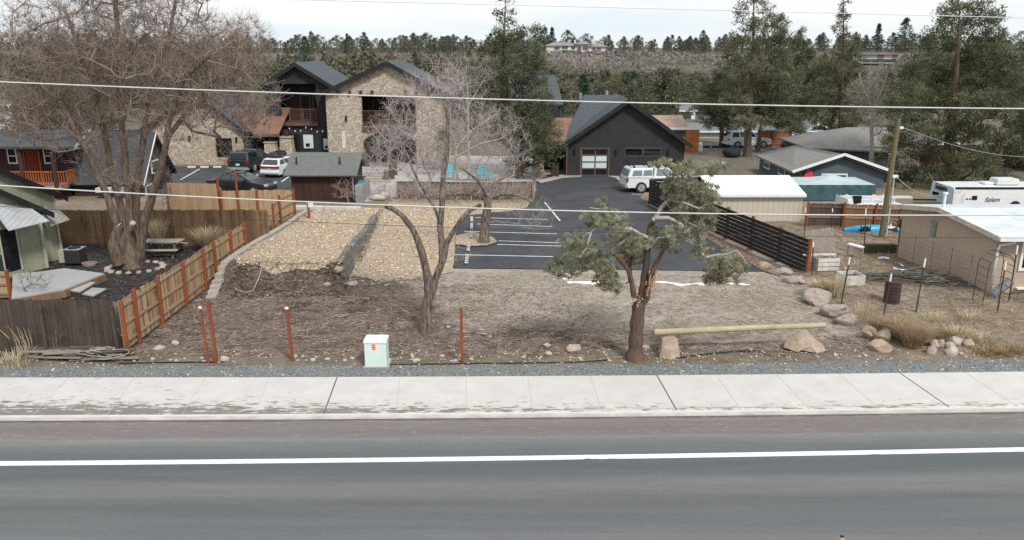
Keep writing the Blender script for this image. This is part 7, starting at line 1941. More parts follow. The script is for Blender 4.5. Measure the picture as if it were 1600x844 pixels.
 # ring of stones round the foot
 for i in range(17):
  a = i / 17 * 2 * math.pi
  q = b + Vector((1.25 * math.cos(a) + .25, 1.0 * math.sin(a) - .2, .06))
  o = MB().blob(q, (.17, .14, .10), i + 70, .25, a).build('stone', m_rock[i % 3], smooth=True, angle=R(30)); tag(o, 'flat stone in the ring round the cottonwood foot', 'stone', 'stones round the cottonwood')
big_tree()
# ------------------------------------------------------------------ pruned bare tree in the lot
def pruned_tree():
 b = Gt(668, 520); Y = b.y
 t = thing('pruned_tree', 'bare pruned tree with two sawn-off limbs and one tall pale leader', 'tree', b)
 limbs = [([(668, 519), (668, 490), (669, 458), (669, 440), (667, 425), (661.5, 401), (652, 375), (644, 356), (629, 337), (616, 328), (605, 323)], .24, .085, -.3),
             ([(670, 470), (676, 450), (684, 428), (694, 401), (696, 383), (707, 365), (722, 341), (734, 329), (748, 322)], .17, .072, .5),
             ([(690, 410), (692, 395), (690, 379), (688, 352), (690, 322), (692, 290), (693, 273), (698, 240), (700, 214), (699, 180), (697, 150)], .14, .065, .9),
             ([(689, 352), (678, 322), (666, 303), (654, 286), (645, 264), (636, 240)], .07, .03, .3)]
 tm = MB(); sk = Skel(21); mid = {}
 for j, (pts, r0, r1, dy) in enumerate(limbs):
  P = path_nodes([D(p[0], p[1], Y + dy * i / len(pts) * (1 if j else 1)) for i, p in enumerate(pts)], .22); n = len(P)
  if j == 0: P = [b - Vector((0, 0, .2)), b + Vector((0, 0, .1))] + P[1:]; n = len(P)
  if j:
   d = ((sk.p[:sk.n] - np.array(P[0])) ** 2).sum(1); i0 = int(d.argmin()); P[0] = Vector(sk.p[i0]); P[1] = P[1].lerp(P[0], .5); sk.limb_path(P, par=i0)
  else: sk.limb_path(P)
  rad = [(r0 + (r1 - r0) * (k / (n - 1)) ** .7) * (1 + .06 * math.sin(k * 1.7) + .03 * math.sin(k * 4.1)) for k in range(n)]
  if j == 0: rad[0], rad[1], rad[2] = .36, .30, .26
  tm.tube([p + Vector((.012 * math.sin(k * 1.1), .02 * math.cos(k * .9), 0)) for k, p in enumerate(P)], rad, 11)
 tm.build('trunk', W['bark_elm'], t, smooth=True, angle=R(60))
 for q, w in ((D(604, 322.6, Y - .3), .085), (D(749, 321.5, Y + .47), .085)):
  MB().blob(q, (w, w, w), 3, .1).build('sawn_end', W['metal_dark'], t, smooth=True)
 nl = sk.n
 g = np.random.default_rng(9)
 Yu = Y + .6
 B = [pxblob(650, 205, 62, 60, Yu, 2.0), pxblob(690, 140, 50, 45, Yu, 1.8), pxblob(615, 225, 30, 35, Yu, 1.3), pxblob(635, 160, 40, 35, Yu, 1.5), pxblob(700, 110, 20, 25, Yu, 1.0), pxblob(740, 190, 35, 40, Yu, 1.2), pxblob(660, 260, 50, 40, Yu, 1.4), pxblob(590, 250, 24, 30, Yu, 1)]
 T, _ = blob_targets(g, B, 440)
 tips = sk.grow(T, .22, .12, .02, bias=2.0, start=40)
 T, _ = blob_targets(g, [pxblob(590, 375, 35, 30, Y, .8), pxblob(640, 395, 20, 25, Y, .6), pxblob(720, 390, 18, 25, Y, .5), pxblob(580, 330, 20, 10, Y, .5), pxblob(600, 345, 36, 30, Y, .8), pxblob(760, 310, 24, 16, Y, .5)], 44)
 tips2 = sk.grow(T, .22, .12, .02)
 r = sk.radii(.006, 2.3)
 sel = np.arange(sk.n) >= nl
 m1 = skel_mesh(sk, np.minimum(r, .045), sel, .005)
 ids = np.array([i for i in range(nl, sk.n) if r[i] < .02])
 m2 = twigs(sk, ids, 1, .4, .0052, up=.3, spread=.6, seed=4)
 m3 = twigs(sk, np.array(tips), 5, .45, .0052, up=.3, spread=.6, seed=5, segs=3)
 V, F, T_ = join(m1, m2[:3], m3[:3])
 np_mesh('crown', V, F, m_twig_pale, tint=T_, parent=t)
 # loose sticks heaped on the ground round it
pruned_tree()
# ------------------------------------------------------------------ bare tree on the parking island, with a wide low skirt, and two pale bare trees behind
def bare_tree(name, lab, base, limbs, blobs, ntar, mat_t, mat_w, r0, seed, tip_r=.006, tw_len=.45, per=5, droop=.05, min_r=.005):
 Y = base.y
 t = thing(name, lab, 'tree', base)
 sk = Skel(seed); tm = MB()
 for j, (pts, ra, rb, dy) in enumerate(limbs):
  P = path_nodes([D(p[0], p[1], Y + dy * i / max(1, len(pts) - 1)) for i, p in enumerate(pts)], .3); n = len(P)
  if j == 0: P[0] = base - Vector((0, 0, .2))
  if j:
   d = ((sk.p[:sk.n] - np.array(P[0])) ** 2).sum(1); i0 = int(d.argmin()); P[0] = Vector(sk.p[i0]); sk.limb_path(P, par=i0)
  else: sk.limb_path(P)
  rad = [lerp(ra, rb, k / max(1, n - 1)) * (1 + .05 * math.sin(k * 1.9)) for k in range(n)]
  if j == 0: rad[0] *= 1.35
  tm.tube(P, rad, 10)
 tm.build('trunk', mat_t, t, smooth=True, angle=R(60))
 nl = sk.n; g = np.random.default_rng(seed)
 T, _ = blob_targets(g, blobs, ntar)
 tips = sk.grow(T, .28, .12, .03, bias=1.2, start=min(nl - 2, 3))
 r = sk.radii(tip_r, 2.3)
 m1 = skel_mesh(sk, np.minimum(r, rb * 1.1 + .02), np.arange(sk.n) >= nl, min_r)
 ids = np.array([i for i in range(nl, sk.n) if r[i] < tip_r * 3.2])
 m2 = twigs(sk, ids, 1, tw_len, tip_r * .75, up=.15, spread=.7, droop=droop, seed=seed)
 m3 = twigs(sk, np.array(tips), per, tw_len, tip_r * .75, up=.1, spread=.7, droop=droop, seed=seed + 1, segs=3)
 V, F, T_ = join(m1, m2[:3], m3[:3])
 np_mesh('crown', V, F, mat_w, tint=T_, parent=t)
 return t
b = G(756, 381); Y = b.y
bare_tree('island_tree', 'bare tree with drooping grey twigs on the parking lot island', b,
          [([(756, 381), (758, 350), (762, 322), (764, 308)], .29, .22, 0), ([(764, 310), (785, 303), (812, 306), (835, 318)], .12, .04, -.8), ([(762, 312), (735, 303), (700, 305), (670, 312)], .12, .04, .7), ([(764, 308), (775, 285), (800, 270)], .12, .04, 1.0), ([(763, 308), (745, 280), (720, 262)], .12, .04, -.8)],
          [pxblob(825, 318, 45, 38, Y, 1.8), pxblob(690, 308, 60, 24, Y, 1.8), pxblob(765, 285, 70, 20, Y, 1.8), pxblob(845, 345, 22, 16, Y, 1.0), pxblob(640, 300, 25, 14, Y, 1)], 230, W['bark_elm'], m_twig_mid, .3, 33, .006, .42, 5, .06)
b = G(716, 305); Y = b.y
bare_tree('bare_tree', 'pale grey bare tree with a round twiggy dome in front of the tall conifer', b,
          [([(716, 305), (715, 275), (712, 245), (712, 225)], .12, .09, 0), ([(712, 232), (735, 205), (765, 185)], .07, .03, .5), ([(713, 225), (700, 200), (690, 180)], .07, .03, -.4), ([(714, 245), (750, 225), (790, 215)], .07, .03, -.8)],
          [pxblob(765, 228, 62, 62, Y, 2.6), pxblob(720, 215, 45, 40, Y, 2.2), pxblob(800, 235, 34, 45, Y, 1.8), pxblob(775, 185, 40, 25, Y, 2)], 330, W['dead_wood'], m_twig_pale, .12, 44, .0085, .6, 6, .03, .008)
b = G(733, 285); Y = b.y
bare_tree('bare_tree', 'slim pale lilac-grey bare tree whose top shows beside the tall conifer', b,
          [([(733, 285), (732, 220), (731, 160), (730, 130)], .12, .07, 0), ([(731, 165), (750, 135), (765, 110)], .06, .03, .5), ([(731, 160), (715, 130), (705, 110)], .06, .03, -.4)],
          [pxblob(735, 122, 46, 36, Y, 2.0), pxblob(712, 135, 26, 28, Y, 1.5), pxblob(760, 110, 24, 22, Y, 1.5)], 230, W['dead_wood'], m_twig_pale, .12, 55, .0085, .6, 6, .0, .008)
b = G(606, 262); Y = b.y
bare_tree('bare_tree', 'small pale bare tree standing before the arched stone passage', b,
          [([(606, 262), (608, 240), (610, 222)], .09, .07, 0), ([(610, 225), (590, 205), (580, 190)], .05, .025, .4), ([(610, 222), (630, 205), (640, 185)], .05, .025, -.4)],
          [pxblob(612, 215, 34, 34, Y, 2.0), pxblob(590, 200, 24, 24, Y, 1.4)], 130, W['dead_wood'], m_twig_pale, .1, 66, .0085, .55, 6, .0, .008)
b = G(1368, 262); Y = 66.0; b = Vector((Xat(1362, Y), Y, 0))
bare_tree('bare_tree', 'lilac-grey bare tree between the spired conifer and the big dark juniper', b,
          [([(1362, 232), (1362, 200), (1364, 170)], .16, .11, 0), ([(1364, 175), (1350, 140), (1342, 115)], .07, .03, .6), ([(1364, 170), (1380, 135), (1388, 112)], .07, .03, -.4)],
          [pxblob(1364, 140, 34, 42, Y, 2.2), pxblob(1340, 150, 20, 28, Y, 1.6), pxblob(1372, 185, 24, 28, Y, 1.6)], 300, W['dead_wood'], m_twig_mid, .1, 77, .009, .7, 6, .0, .009)
# russet shrub by the stone wing, bare shrubs
b = G(396, 255); Y = b.y
for (px, py, rx, ry, lab, mat) in [(392, 228, 18, 26, 'bare tan shrub beside the copper entrance canopy', m_twig_mid), (352, 232, 14, 20, 'bare shrub against the dark window of the stone wing', m_twig_red)]:
 bb_ = Vector((Xat(px, Y - 1), Y - 1, 0))
 bare_tree('bare_shrub', lab, bb_, [([(px, 256), (px, 246)], .05, .04, 0)], [pxblob(px, py, rx, ry, Y - 1, 1.0)], 60, W['dead_wood'], mat, .05, int(px), .008, .5, 5, 0, .008)
# ------------------------------------------------------------------ conifers
m_jun = M_leaf('grey_green_juniper', (.195, .20, .125), (.43, .425, .29), .3)
m_pine = M_leaf('dark_conifer', (.062, .076, .042), (.21, .225, .125), .3)
m_olive = M_leaf('olive_conifer', (.085, .095, .055), (.24, .24, .145), .3)
def foliage(sk, tips, per, L, w, spread, g, clump_t, updir=.2, size=None):
 """sprays of needle blades round each tip; every clump has its own tone"""
 tips = np.asarray(tips); n = len(tips) * per
 base = np.repeat(tips, per)
 par = sk.par[base]; d0 = sk.p[base] - sk.p[par]; d0 /= (np.linalg.norm(d0, axis=1, keepdims=True) + 1e-9)
 off = g.normal(0, 1, (n, 3)); off /= np.linalg.norm(off, axis=1, keepdims=True); off *= (g.random(n) ** .5)[:, None] * spread
 off[:, 2] *= .75
 c = sk.p[base] + off
 d = off / spread * .8 + d0 * .7 + g.normal(0, .45, (n, 3)); d[:, 2] += updir
 t = np.clip(np.repeat(clump_t, per) + g.normal(0, .16, n), 0, 1)
 return leaf_quads(c, d, L, w, g, t)
def conifer(name, lab, base, trunk, blobs, ntips, per, L, w, spread, mat_leaf, mat_bark, r0, seed, bare_in=0, cat='tree', group=None, extra=(), rt=.012):
 t = thing(name, lab, cat, base, 0, group)
 sk = Skel(seed); P = path_nodes(trunk, .5); P[0] = P[0] - Vector((0, 0, .2)); n = len(P)
 sk.limb_path(trunk, step=.5)
 tm = MB(); tm.tube(P, [lerp(r0, .03, (k / (n - 1)) ** .9) * (1.3 if k == 0 else 1) for k in range(n)], 9)
 for pts, ra, rb in extra:
  q = path_nodes(pts, .4); tm.tube(q, [lerp(ra, rb, k / (len(q) - 1)) for k in range(len(q))], 7); sk.limb_path(pts, step=.4)
 tm.build('trunk', mat_bark, t, smooth=True, angle=R(60))
 nl = sk.n; g = np.random.default_rng(seed)
 T, kk = blob_targets(g, blobs, ntips)
 tips = sk.grow(T, .5, .08, .02, bias=.25)
 r = sk.radii(rt, 2.4)
 V1, F1, T1 = skel_mesh(sk, np.minimum(r, r0 * .45), np.arange(sk.n) >= nl, rt * .8)
 br = np_mesh('branch', V1, F1, mat_bark, tint=T1, parent=t)
 br['kind'] = 'stuff' if False else 'thing'
 del br['kind']
 ct = np.clip(g.normal(.45, .30, len(tips)), 0, 1)
 V, F, TT = foliage(sk, tips, per, L, w, spread, g, ct)
 np_mesh('crown', V, F, mat_leaf, tint=TT, parent=t)
 return t
# ---- broken juniper at the verge
def broken_juniper():
 b = Gt(992, 561); Y = b.y
 t = thing('broken_juniper', 'storm-broken juniper with split red trunk and grey-green boughs hanging both ways', 'tree', b)
 px = lambda pts, dy=0: [D(p[0], p[1], Y + (dy * (i / (len(pts) - 1)))) for i, p in enumerate(pts)]
 main = [([(992, 561), (993, 540), (995, 510), (997.5, 483), (998, 470)], 0, .25, .215),
   ([(996, 480), (991, 466), (987, 440), (982, 424), (972, 408), (962, 398)], -.4, .11, .05), ([(998, 478), (1004, 456), (1009, 420), (1012, 390), (1016, 354), (1024, 340)], .3, .14, .085), ([(1000, 482), (1010, 466), (1016, 440), (1022, 418), (1036, 392), (1043, 377)], -.3, .125, .055),
   ([(985, 440), (984, 415), (988, 400)], .4, .08, .05)]
 dead = [([(1024, 342), (1043, 340), (1064, 350), (1076, 371), (1089, 392), (1105, 401), (1132, 398), (1150, 392)], -.8, .075, .03), ([(1011, 372), (990, 360), (964, 354), (939, 352), (923, 363), (917, 388), (905, 402)], -.9, .06, .025),
   ([(1020, 346), (1034, 325), (1047, 312), (1060, 295), (1075, 277), (1089, 264), (1105, 258), (1132, 254)], .9, .075, .03), ([(1060, 295), (1048, 282), (1036, 268), (1022, 258)], .6, .05, .02), ([(1047, 313), (1070, 318), (1092, 325), (1112, 318)], -.6, .05, .02),
   ([(1013, 372), (985, 372), (960, 385), (945, 410), (938, 435)], .5, .05, .02), ([(990, 362), (968, 340), (948, 326), (937, 316)], .4, .045, .018), ([(1076, 371), (1095, 385), (1112, 410), (1122, 428)], .4, .04, .02), ([(1010, 390), (1030, 372), (1055, 366)], -.5, .05, .02), ([(939, 352), (905, 375), (875, 408)], .3, .04, .015),
   ([(1085, 300), (1105, 300), (1120, 305)], .3, .04, .02), ([(1040, 318), (1058, 332), (1068, 345)], .8, .04, .02), ([(1150, 392), (1160, 402), (1166, 412)], -.2, .03, .015), ([(1075, 277), (1070, 262), (1050, 256), (1035, 255)], .1, .035, .015)]
 sk = Skel(31); tm = MB(); dm = MB()
 for j, (pts, dy, ra, rb) in enumerate(main):
  P = path_nodes(px(pts, dy), .15); n = len(P)
  if j == 0: P[0] = b - Vector((0, 0, .2))
  tm.tube(P, [lerp(ra, rb, k / (n - 1)) * (1 + .09 * math.sin(k * 1.9 + j)) * (1.25 if (j == 0 and k < 2) else 1) for k in range(n)], 11)
  sk.limb_path(P, par=-1 if j else -1, step=.2)
 tm.build('trunk', W['bark_jun'], t, smooth=True, angle=R(60))
 g = np.random.default_rng(12)
 for pts, dy, ra, rb in dead:
  P = path_nodes(px(pts, dy), .15); n = len(P)
  P = [p + Vector((.02 * math.sin(k * 1.3), .03 * math.sin(k * .9), .02 * math.cos(k * 1.7))) for k, p in enumerate(P)]
  dm.tube(P, [lerp(ra, rb, k / (n - 1)) for k in range(n)], 7)
  sk.limb_path(P, step=.2)
 dm.build('bough', W['dead_wood'], t, smooth=True, angle=R(60))
 # splintered wood where it broke, and a snapped stub sticking out
 sp_ = MB(); c = D(1016, 452, Y - .38)
 for k in range(16): a = D(rng.uniform(1008, 1022), rng.uniform(430, 466), Y - .30 - rng.random() * .1); sp_.bar(a, a + Vector((rng.uniform(-.05, .12), -.05, rng.uniform(.1, .38))), .035, .02)
 for k in range(9): a = D(rng.uniform(986, 1004), rng.uniform(464, 476), Y - .33); sp_.bar(a, a + Vector((rng.uniform(-.12, .08), -.12, rng.uniform(-.1, .2))), .03, .02)
 sp_.build('splintered_wood', M('fresh_split_wood', (.36, .19, .10), (.50, .33, .20), 3, tintw=.7), t)
 s2 = MB(); s2.tube([D(994, 468, Y - .3), D(980, 474, Y - .5), D(964, 484, Y - .7)], [.05, .035, .012], 7); s2.tube([D(992, 468, Y - .3), D(975, 466, Y - .5)], [.035, .01], 6); s2.build('snapped_stub', W['dead_wood'], t)
 Bl = [(885, 416, 34, 20), (862, 420, 16, 10), (902, 382, 34, 20), (930, 340, 26, 16), (938, 316, 9, 14), (955, 345, 36, 20), (972, 385, 42, 28), (945, 425, 22, 32), (958, 445, 18, 18), (988, 400, 22, 20), (1002, 378, 20, 12), (920, 405, 26, 20),
          (1030, 372, 26, 18), (1058, 362, 26, 20), (1046, 388, 20, 10), (1038, 256, 26, 9), (1075, 264, 32, 15), (1112, 262, 26, 12), (1130, 258, 14, 9), (1058, 290, 28, 20), (1086, 302, 34, 24), (1110, 308, 18, 22), (1070, 330, 30, 20), (1102, 336, 24, 20), (1090, 366, 18, 22), (1108, 352, 12, 16), (1050, 302, 24, 14),
          (1130, 406, 34, 22), (1150, 412, 18, 18), (1116, 432, 18, 18), (1142, 430, 24, 14), (1164, 416, 8, 10), (1092, 395, 14, 14)]
 blobs = [pxblob(a, c_, rx * .95, ry * .95, Y + .5 * math.sin(i * 2.3), max(.35, (rx + ry) / 2 * .024)) for i, (a, c_, rx, ry) in enumerate(Bl)]
 T, kk = blob_targets(g, blobs, 1500)
 nl = sk.n
 tips = sk.grow(T, .14, .12, .0, start=60)
 r = sk.radii(.0045, 2.3)
 V1, F1, T1 = skel_mesh(sk, np.minimum(r, .03), np.arange(sk.n) >= nl, .0045)
 np_mesh('branch', V1, F1, W['dead_wood'], tint=T1, parent=t)
 ct = np.clip(g.normal(.5, .34, len(tips)), 0, 1)
 V, F, TT = foliage(sk, tips, 34, .12, .024, .105, g, ct, .3)
 np_mesh('crown', V, F, m_jun, tint=TT, parent=t)
 # a few dead brown sprays
 tp = [x for x in tips if (abs(sk.p[x][0] - D(1118, 425, Y).x) < .35 and abs(sk.p[x][2] - D(1118, 425, Y).z) < .3) or (abs(sk.p[x][0] - D(936, 447, Y).x) < .22 and abs(sk.p[x][2] - D(936, 447, Y).z) < .35)]
 if tp:
  V, F, TT = foliage(sk, tp, 22, .10, .03, .16, g, np.full(len(tp), .5), .1)
  np_mesh('dead_spray', V, F, M_leaf('brown_dead_needles', (.26, .15, .08), (.40, .27, .17), .2), tint=TT, parent=t)
broken_juniper()
# ---- tall conifer beside the stone hall
def PB(l, Y, d=None): return [pxblob(a, b_, rx, ry, Y + (d or 0) * math.sin(i * 1.9), None) for i, (a, b_, rx, ry) in enumerate(l)]
Y = 63.0
b = Vector((Xat(812, Y), Y, 0))
conifer('tall_conifer', 'tall dark conifer with an open narrow top beside the stone hall', b, [b, D(806, 200, Y), D(786, 110, Y), D(788, 40, Y), D(791, -8, Y)],
  PB([(790, 2, 9, 12), (788, 28, 22, 14), (785, 55, 28, 12), (812, 52, 16, 12), (838, 50, 10, 14), (770, 78, 34, 14), (822, 80, 32, 18), (745, 100, 30, 10), (842, 98, 18, 16), (795, 105, 40, 18), (735, 112, 24, 10), (825, 130, 36, 22), (770, 140, 30, 16), (842, 160, 30, 24), (800, 165, 36, 24), (780, 185, 40, 20), (845, 195, 30, 24), (820, 215, 42, 26), (862, 205, 18, 18), (848, 235, 30, 24), (815, 250, 34, 22), (740, 185, 30, 22), (870, 228, 14, 10), (690, 212, 12, 14)], Y, 1.6),
  1150, 36, .22, .07, .42, m_pine, W['bark_pine'], .32, 101)
q = D(815, 78, Y - 1.5); sn = MB(); sn.tube([q, D(826, 68, Y - 2)], [.05, .02], 6)
# ---- conifer pair behind the beige shed
Y = 76.0; b = Vector((Xat(1168, Y), Y, 0))
conifer('street_conifer', 'tall grey-green conifer with a broken open crown and thick red-brown trunk', b, [b, D(1170, 170, Y), D(1177, 80, Y), D(1178, -15, Y)],
  PB([(1180, -5, 22, 14), (1195, 15, 18, 12), (1160, 15, 14, 12), (1180, 38, 34, 16), (1212, 35, 18, 18), (1142, 62, 16, 14), (1165, 60, 26, 14), (1205, 60, 28, 14), (1190, 85, 42, 16), (1140, 80, 18, 12), (1225, 55, 14, 18), (1222, 90, 20, 16), (1160, 105, 38, 16), (1210, 115, 36, 18), (1170, 135, 46, 18), (1225, 140, 22, 20), (1150, 160, 32, 18), (1200, 165, 38, 18), (1230, 178, 22, 16), (1180, 190, 34, 14), (1240, 198, 16, 12), (1245, 120, 14, 18)], Y, 1.8),
  950, 34, .24, .075, .44, m_olive, W['bark_pine'], .40, 102)
Y = 84.0; b = Vector((Xat(1128, Y), Y, 0))
conifer('street_conifer', 'shorter dark conifer on a slim trunk before the white garage doors', b, [b, D(1128, 180, Y), D(1126, 115, Y)],
  PB([(1126, 120, 18, 14), (1115, 140, 24, 14), (1140, 145, 22, 14), (1105, 165, 24, 14), (1128, 170, 30, 16), (1150, 172, 18, 14), (1112, 190, 22, 12), (1138, 196, 24, 10), (1100, 150, 14, 14)], Y, 1.5),
  440, 44, .25, .08, .46, m_olive, W['bark_pine'], .30, 103)
Y = 80.0; b = Vector((Xat(1184, Y), Y, 0))
conifer('street_conifer', 'leaning conifer behind the thick red-brown trunk in front of the green house', b, [b, D(1190, 190, Y), D(1205, 150, Y), D(1215, 110, Y)],
  PB([(1205, 130, 26, 18), (1225, 160, 24, 16), (1195, 165, 26, 16), (1238, 185, 18, 14), (1215, 190, 26, 12), (1248, 205, 12, 8)], Y, 1.5), 340, 44, .25, .08, .46, m_pine, W['bark_pine'], .25, 104)
Y = 88.0; b = Vector((Xat(1313, Y), Y, 0))
conifer('spired_conifer', 'olive conifer with a thin ragged spire above a broad base', b, [b, D(1315, 160, Y), D(1318, 60, Y), D(1318, -6, Y)],
  PB([(1318, 6, 5, 12), (1317, 28, 9, 9), (1312, 45, 13, 8), (1322, 55, 12, 8), (1308, 68, 16, 8), (1330, 72, 12, 8), (1340, 60, 6, 8), (1315, 88, 30, 12), (1338, 88, 16, 10), (1295, 105, 32, 16), (1335, 112, 30, 16), (1310, 130, 46, 18), (1280, 145, 32, 18), (1345, 145, 28, 18), (1310, 165, 50, 18), (1270, 180, 28, 16), (1340, 185, 30, 16), (1300, 198, 36, 14)], Y, 2.0),
  780, 34, .26, .085, .46, m_olive, W['bark_pine'], .32, 105)
Y = 112.0; b = Vector((Xat(1250, Y), Y, 0))
conifer('pointed_conifer', 'dark pointed conifer between the two taller street conifers', b, [b, D(1251, 120, Y), D(1252, 44, Y)],
  PB([(1252, 50, 6, 10), (1250, 70, 14, 12), (1258, 85, 16, 12), (1246, 100, 20, 14), (1258, 120, 26, 16), (1240, 135, 22, 16), (1265, 150, 24, 18), (1245, 170, 26, 16)], Y, 2), 380, 44, .34, .11, .6, m_pine, W['bark_pine'], .3, 106)
# ---- the big dark juniper at the eastern edge
Y = 60.0; b = Vector((Xat(1480, Y), Y, 0))
conifer('big_juniper', 'massive dark juniper towering over the white travel trailer', b, [b, D(1485, 200, Y), D(1495, 100, Y), D(1500, 5, Y)],
  PB([(1495, 10, 22, 12), (1530, 10, 26, 14), (1555, 25, 16, 16), (1475, 25, 14, 14), (1515, 35, 46, 18), (1555, 55, 22, 14), (1470, 50, 24, 16), (1450, 65, 20, 14), (1510, 65, 50, 20), (1560, 78, 24, 18), (1455, 90, 30, 18), (1520, 100, 56, 22), (1580, 95, 24, 18), (1430, 115, 26, 16), (1480, 120, 46, 22), (1560, 125, 44, 22), (1420, 145, 34, 18), (1600, 130, 30, 24), (1470, 160, 54, 24), (1540, 165, 54, 26), (1400, 170, 28, 16), (1605, 175, 36, 28), (1430, 195, 44, 20), (1500, 205, 54, 24), (1570, 215, 50, 24), (1405, 225, 30, 14), (1385, 220, 14, 10), (1450, 235, 44, 18), (1395, 250, 26, 12), (1520, 245, 50, 22), (1420, 270, 34, 16), (1385, 275, 16, 12), (1470, 275, 36, 18), (1545, 270, 30, 14), (1600, 240, 30, 20), (1500, 288, 24, 9), (1410, 292, 24, 10)], Y, 2.6),
  2300, 34, .22, .07, .44, m_pine, W['bark_pine'], .5, 107)
Y = 66.0; b = Vector((Xat(1620, Y), Y, 0))
conifer('edge_juniper', 'dark juniper at the picture edge beyond the travel trailer', b, [b, D(1622, 150, Y), D(1622, 60, Y)], PB([(1612, 70, 14, 20), (1615, 105, 24, 24), (1615, 150, 30, 28), (1612, 200, 34, 28), (1608, 250, 30, 22)], Y, 1.5), 420, 44, .22, .07, .46, m_pine, W['bark_pine'], .3, 108)
# ---- dark evergreen and russet tree behind the cottage, low evergreens by the rear wing
Y = 74.0; b = Vector((Xat(46, Y), Y, 0))
conifer('round_evergreen', 'bushy dark evergreen behind the porch cottage roof', b, [b, D(46, 190, Y), D(46, 150, Y)], PB([(45, 165, 28, 20), (35, 185, 22, 18), (60, 185, 20, 16), (48, 198, 30, 12)], Y, 1), 330, 44, .2, .07, .40, m_pine, W['bark_pine'], .2, 109)
Y = 80.0; b = Vector((Xat(108, Y), Y, 0))
conifer('round_evergreen', 'dark tangled evergreen behind the cottonwood stems', b, [b, D(108, 190, Y), D(110, 130, Y)], PB([(110, 150, 40, 30), (140, 170, 34, 26), (80, 175, 24, 20), (115, 195, 44, 16), (160, 190, 26, 16)], Y, 1.5), 420, 44, .22, .075, .44, m_pine, W['bark_pine'], .22, 110)
# ------------------------------------------------------------------ far wood: single trees standing on the valley floor, the slope and the rim
def far_variant(seed, h, w, shape, nleaf, mat, ls=1.0):
 """one mesh with trunk and crown; shape gives the relative width at a relative height"""
 g = np.random.default_rng(seed)
 nc = 110
 u = g.random(nc) ** .8; wd = np.array([shape(x) for x in u]) * w / 2
 a = g.random(nc) * 6.283; rr = g.random(nc) ** .4
 wd = wd * 1.15; C = np.stack([np.cos(a) * wd * rr, np.sin(a) * wd * rr, h * (.05 + .93 * u)], 1)
 ct = np.clip(g.normal(.45, .3, nc), 0, 1)
 k = g.integers(0, nc, nleaf)
 off = g.normal(0, 1, (nleaf, 3)); off /= np.linalg.norm(off, axis=1, keepdims=True)
 sc = .095 * w * (g.random(nleaf) ** .5) + .05
 c = C[k] + off * sc[:, None]
 d = off + np.stack([np.cos(a[k]), np.sin(a[k]), np.full(nleaf, .35)], 1) * .6
 V, F, T = leaf_quads(c, d, (.038 * h + .06) * ls, (.016 * h + .03) * ls, g, np.clip(ct[k] + g.normal(0, .15, nleaf), 0, 1))
 Vt, Ft = seg_mesh(np.array([[0, 0, -.3], [0, 0, h * .45]]), np.array([[0, 0, h * .45], [0, 0, h * .93]]), np.array([.16, .1]), np.array([.1, .03]), 5)
 n0 = len(F); F = np.concatenate([F, Ft + len(V)]); V = np.concatenate([V, Vt]); T = np.concatenate([T, np.full(len(Ft), .5)])
 o = np_mesh('hill_tree', V, F, [mat, m_ftr], tint=T, mi=(np.arange(len(F)) >= n0).astype(int))
 return o
m_ftr = M('grey_far_bark', (.11, .095, .085), (.07, .06, .055), 2)
taper = lambda x: (1 - x) ** .7 * (.55 + .45 * min(1, x * 6))
roundc = lambda x: math.sqrt(max(0, 1 - (2 * x - .85) ** 2 * .95)) if x < .95 else .25
spire = lambda x: (1 - x) ** 1.1 * .9 + .06
m_far = [M_leaf('rim_conifer', (.078, .093, .068), (.17, .182, .132), .15), M_leaf('slope_juniper', (.085, .090, .056), (.195, .188, .12), .15), M_leaf('green_fir', (.04, .08, .045), (.10, .155, .09), .15), M_leaf('olive_scrub', (.112, .098, .066), (.215, .192, .135), .15)]
VAR = [far_variant(201, 8, 4.6, taper, 2200, m_far[0]), far_variant(202, 8, 5.4, roundc, 2300, m_far[1]), far_variant(203, 9, 4.0, spire, 2000, m_far[0]), far_variant(204, 8, 5.0, taper, 2300, m_far[1]), far_variant(205, 9, 5.2, taper, 2300, m_far[2]), far_variant(206, 6, 5.6, roundc, 2200, m_far[3]), far_variant(207, 7, 4.2, roundc, 2000, m_far[0])]
KIND = ['grey-green tapering conifer', 'olive round-headed juniper', 'slim grey-green spired conifer', 'olive tapering juniper', 'deep green fir', 'brownish rounded scrub tree', 'grey-green rounded conifer']
used_var = set()
def far_tree(v, x, y, h, where, group):
 if v in used_var: o = VAR[v].copy(); COL.objects.link(o)
 else: o = VAR[v]; used_var.add(v)
 base_h = [8, 8, 9, 8, 9, 6, 7][v]
 s = h / base_h
 o.location = (x, y, hgt(x, y) - .1); o.rotation_euler = (0, 0, rng.random() * 6.28); o.scale = (s * rng.uniform(1.0, 1.35), s * rng.uniform(1.0, 1.35), s)
 tag(o, '%s %s' % (KIND[v], where), 'tree', group)
 return o
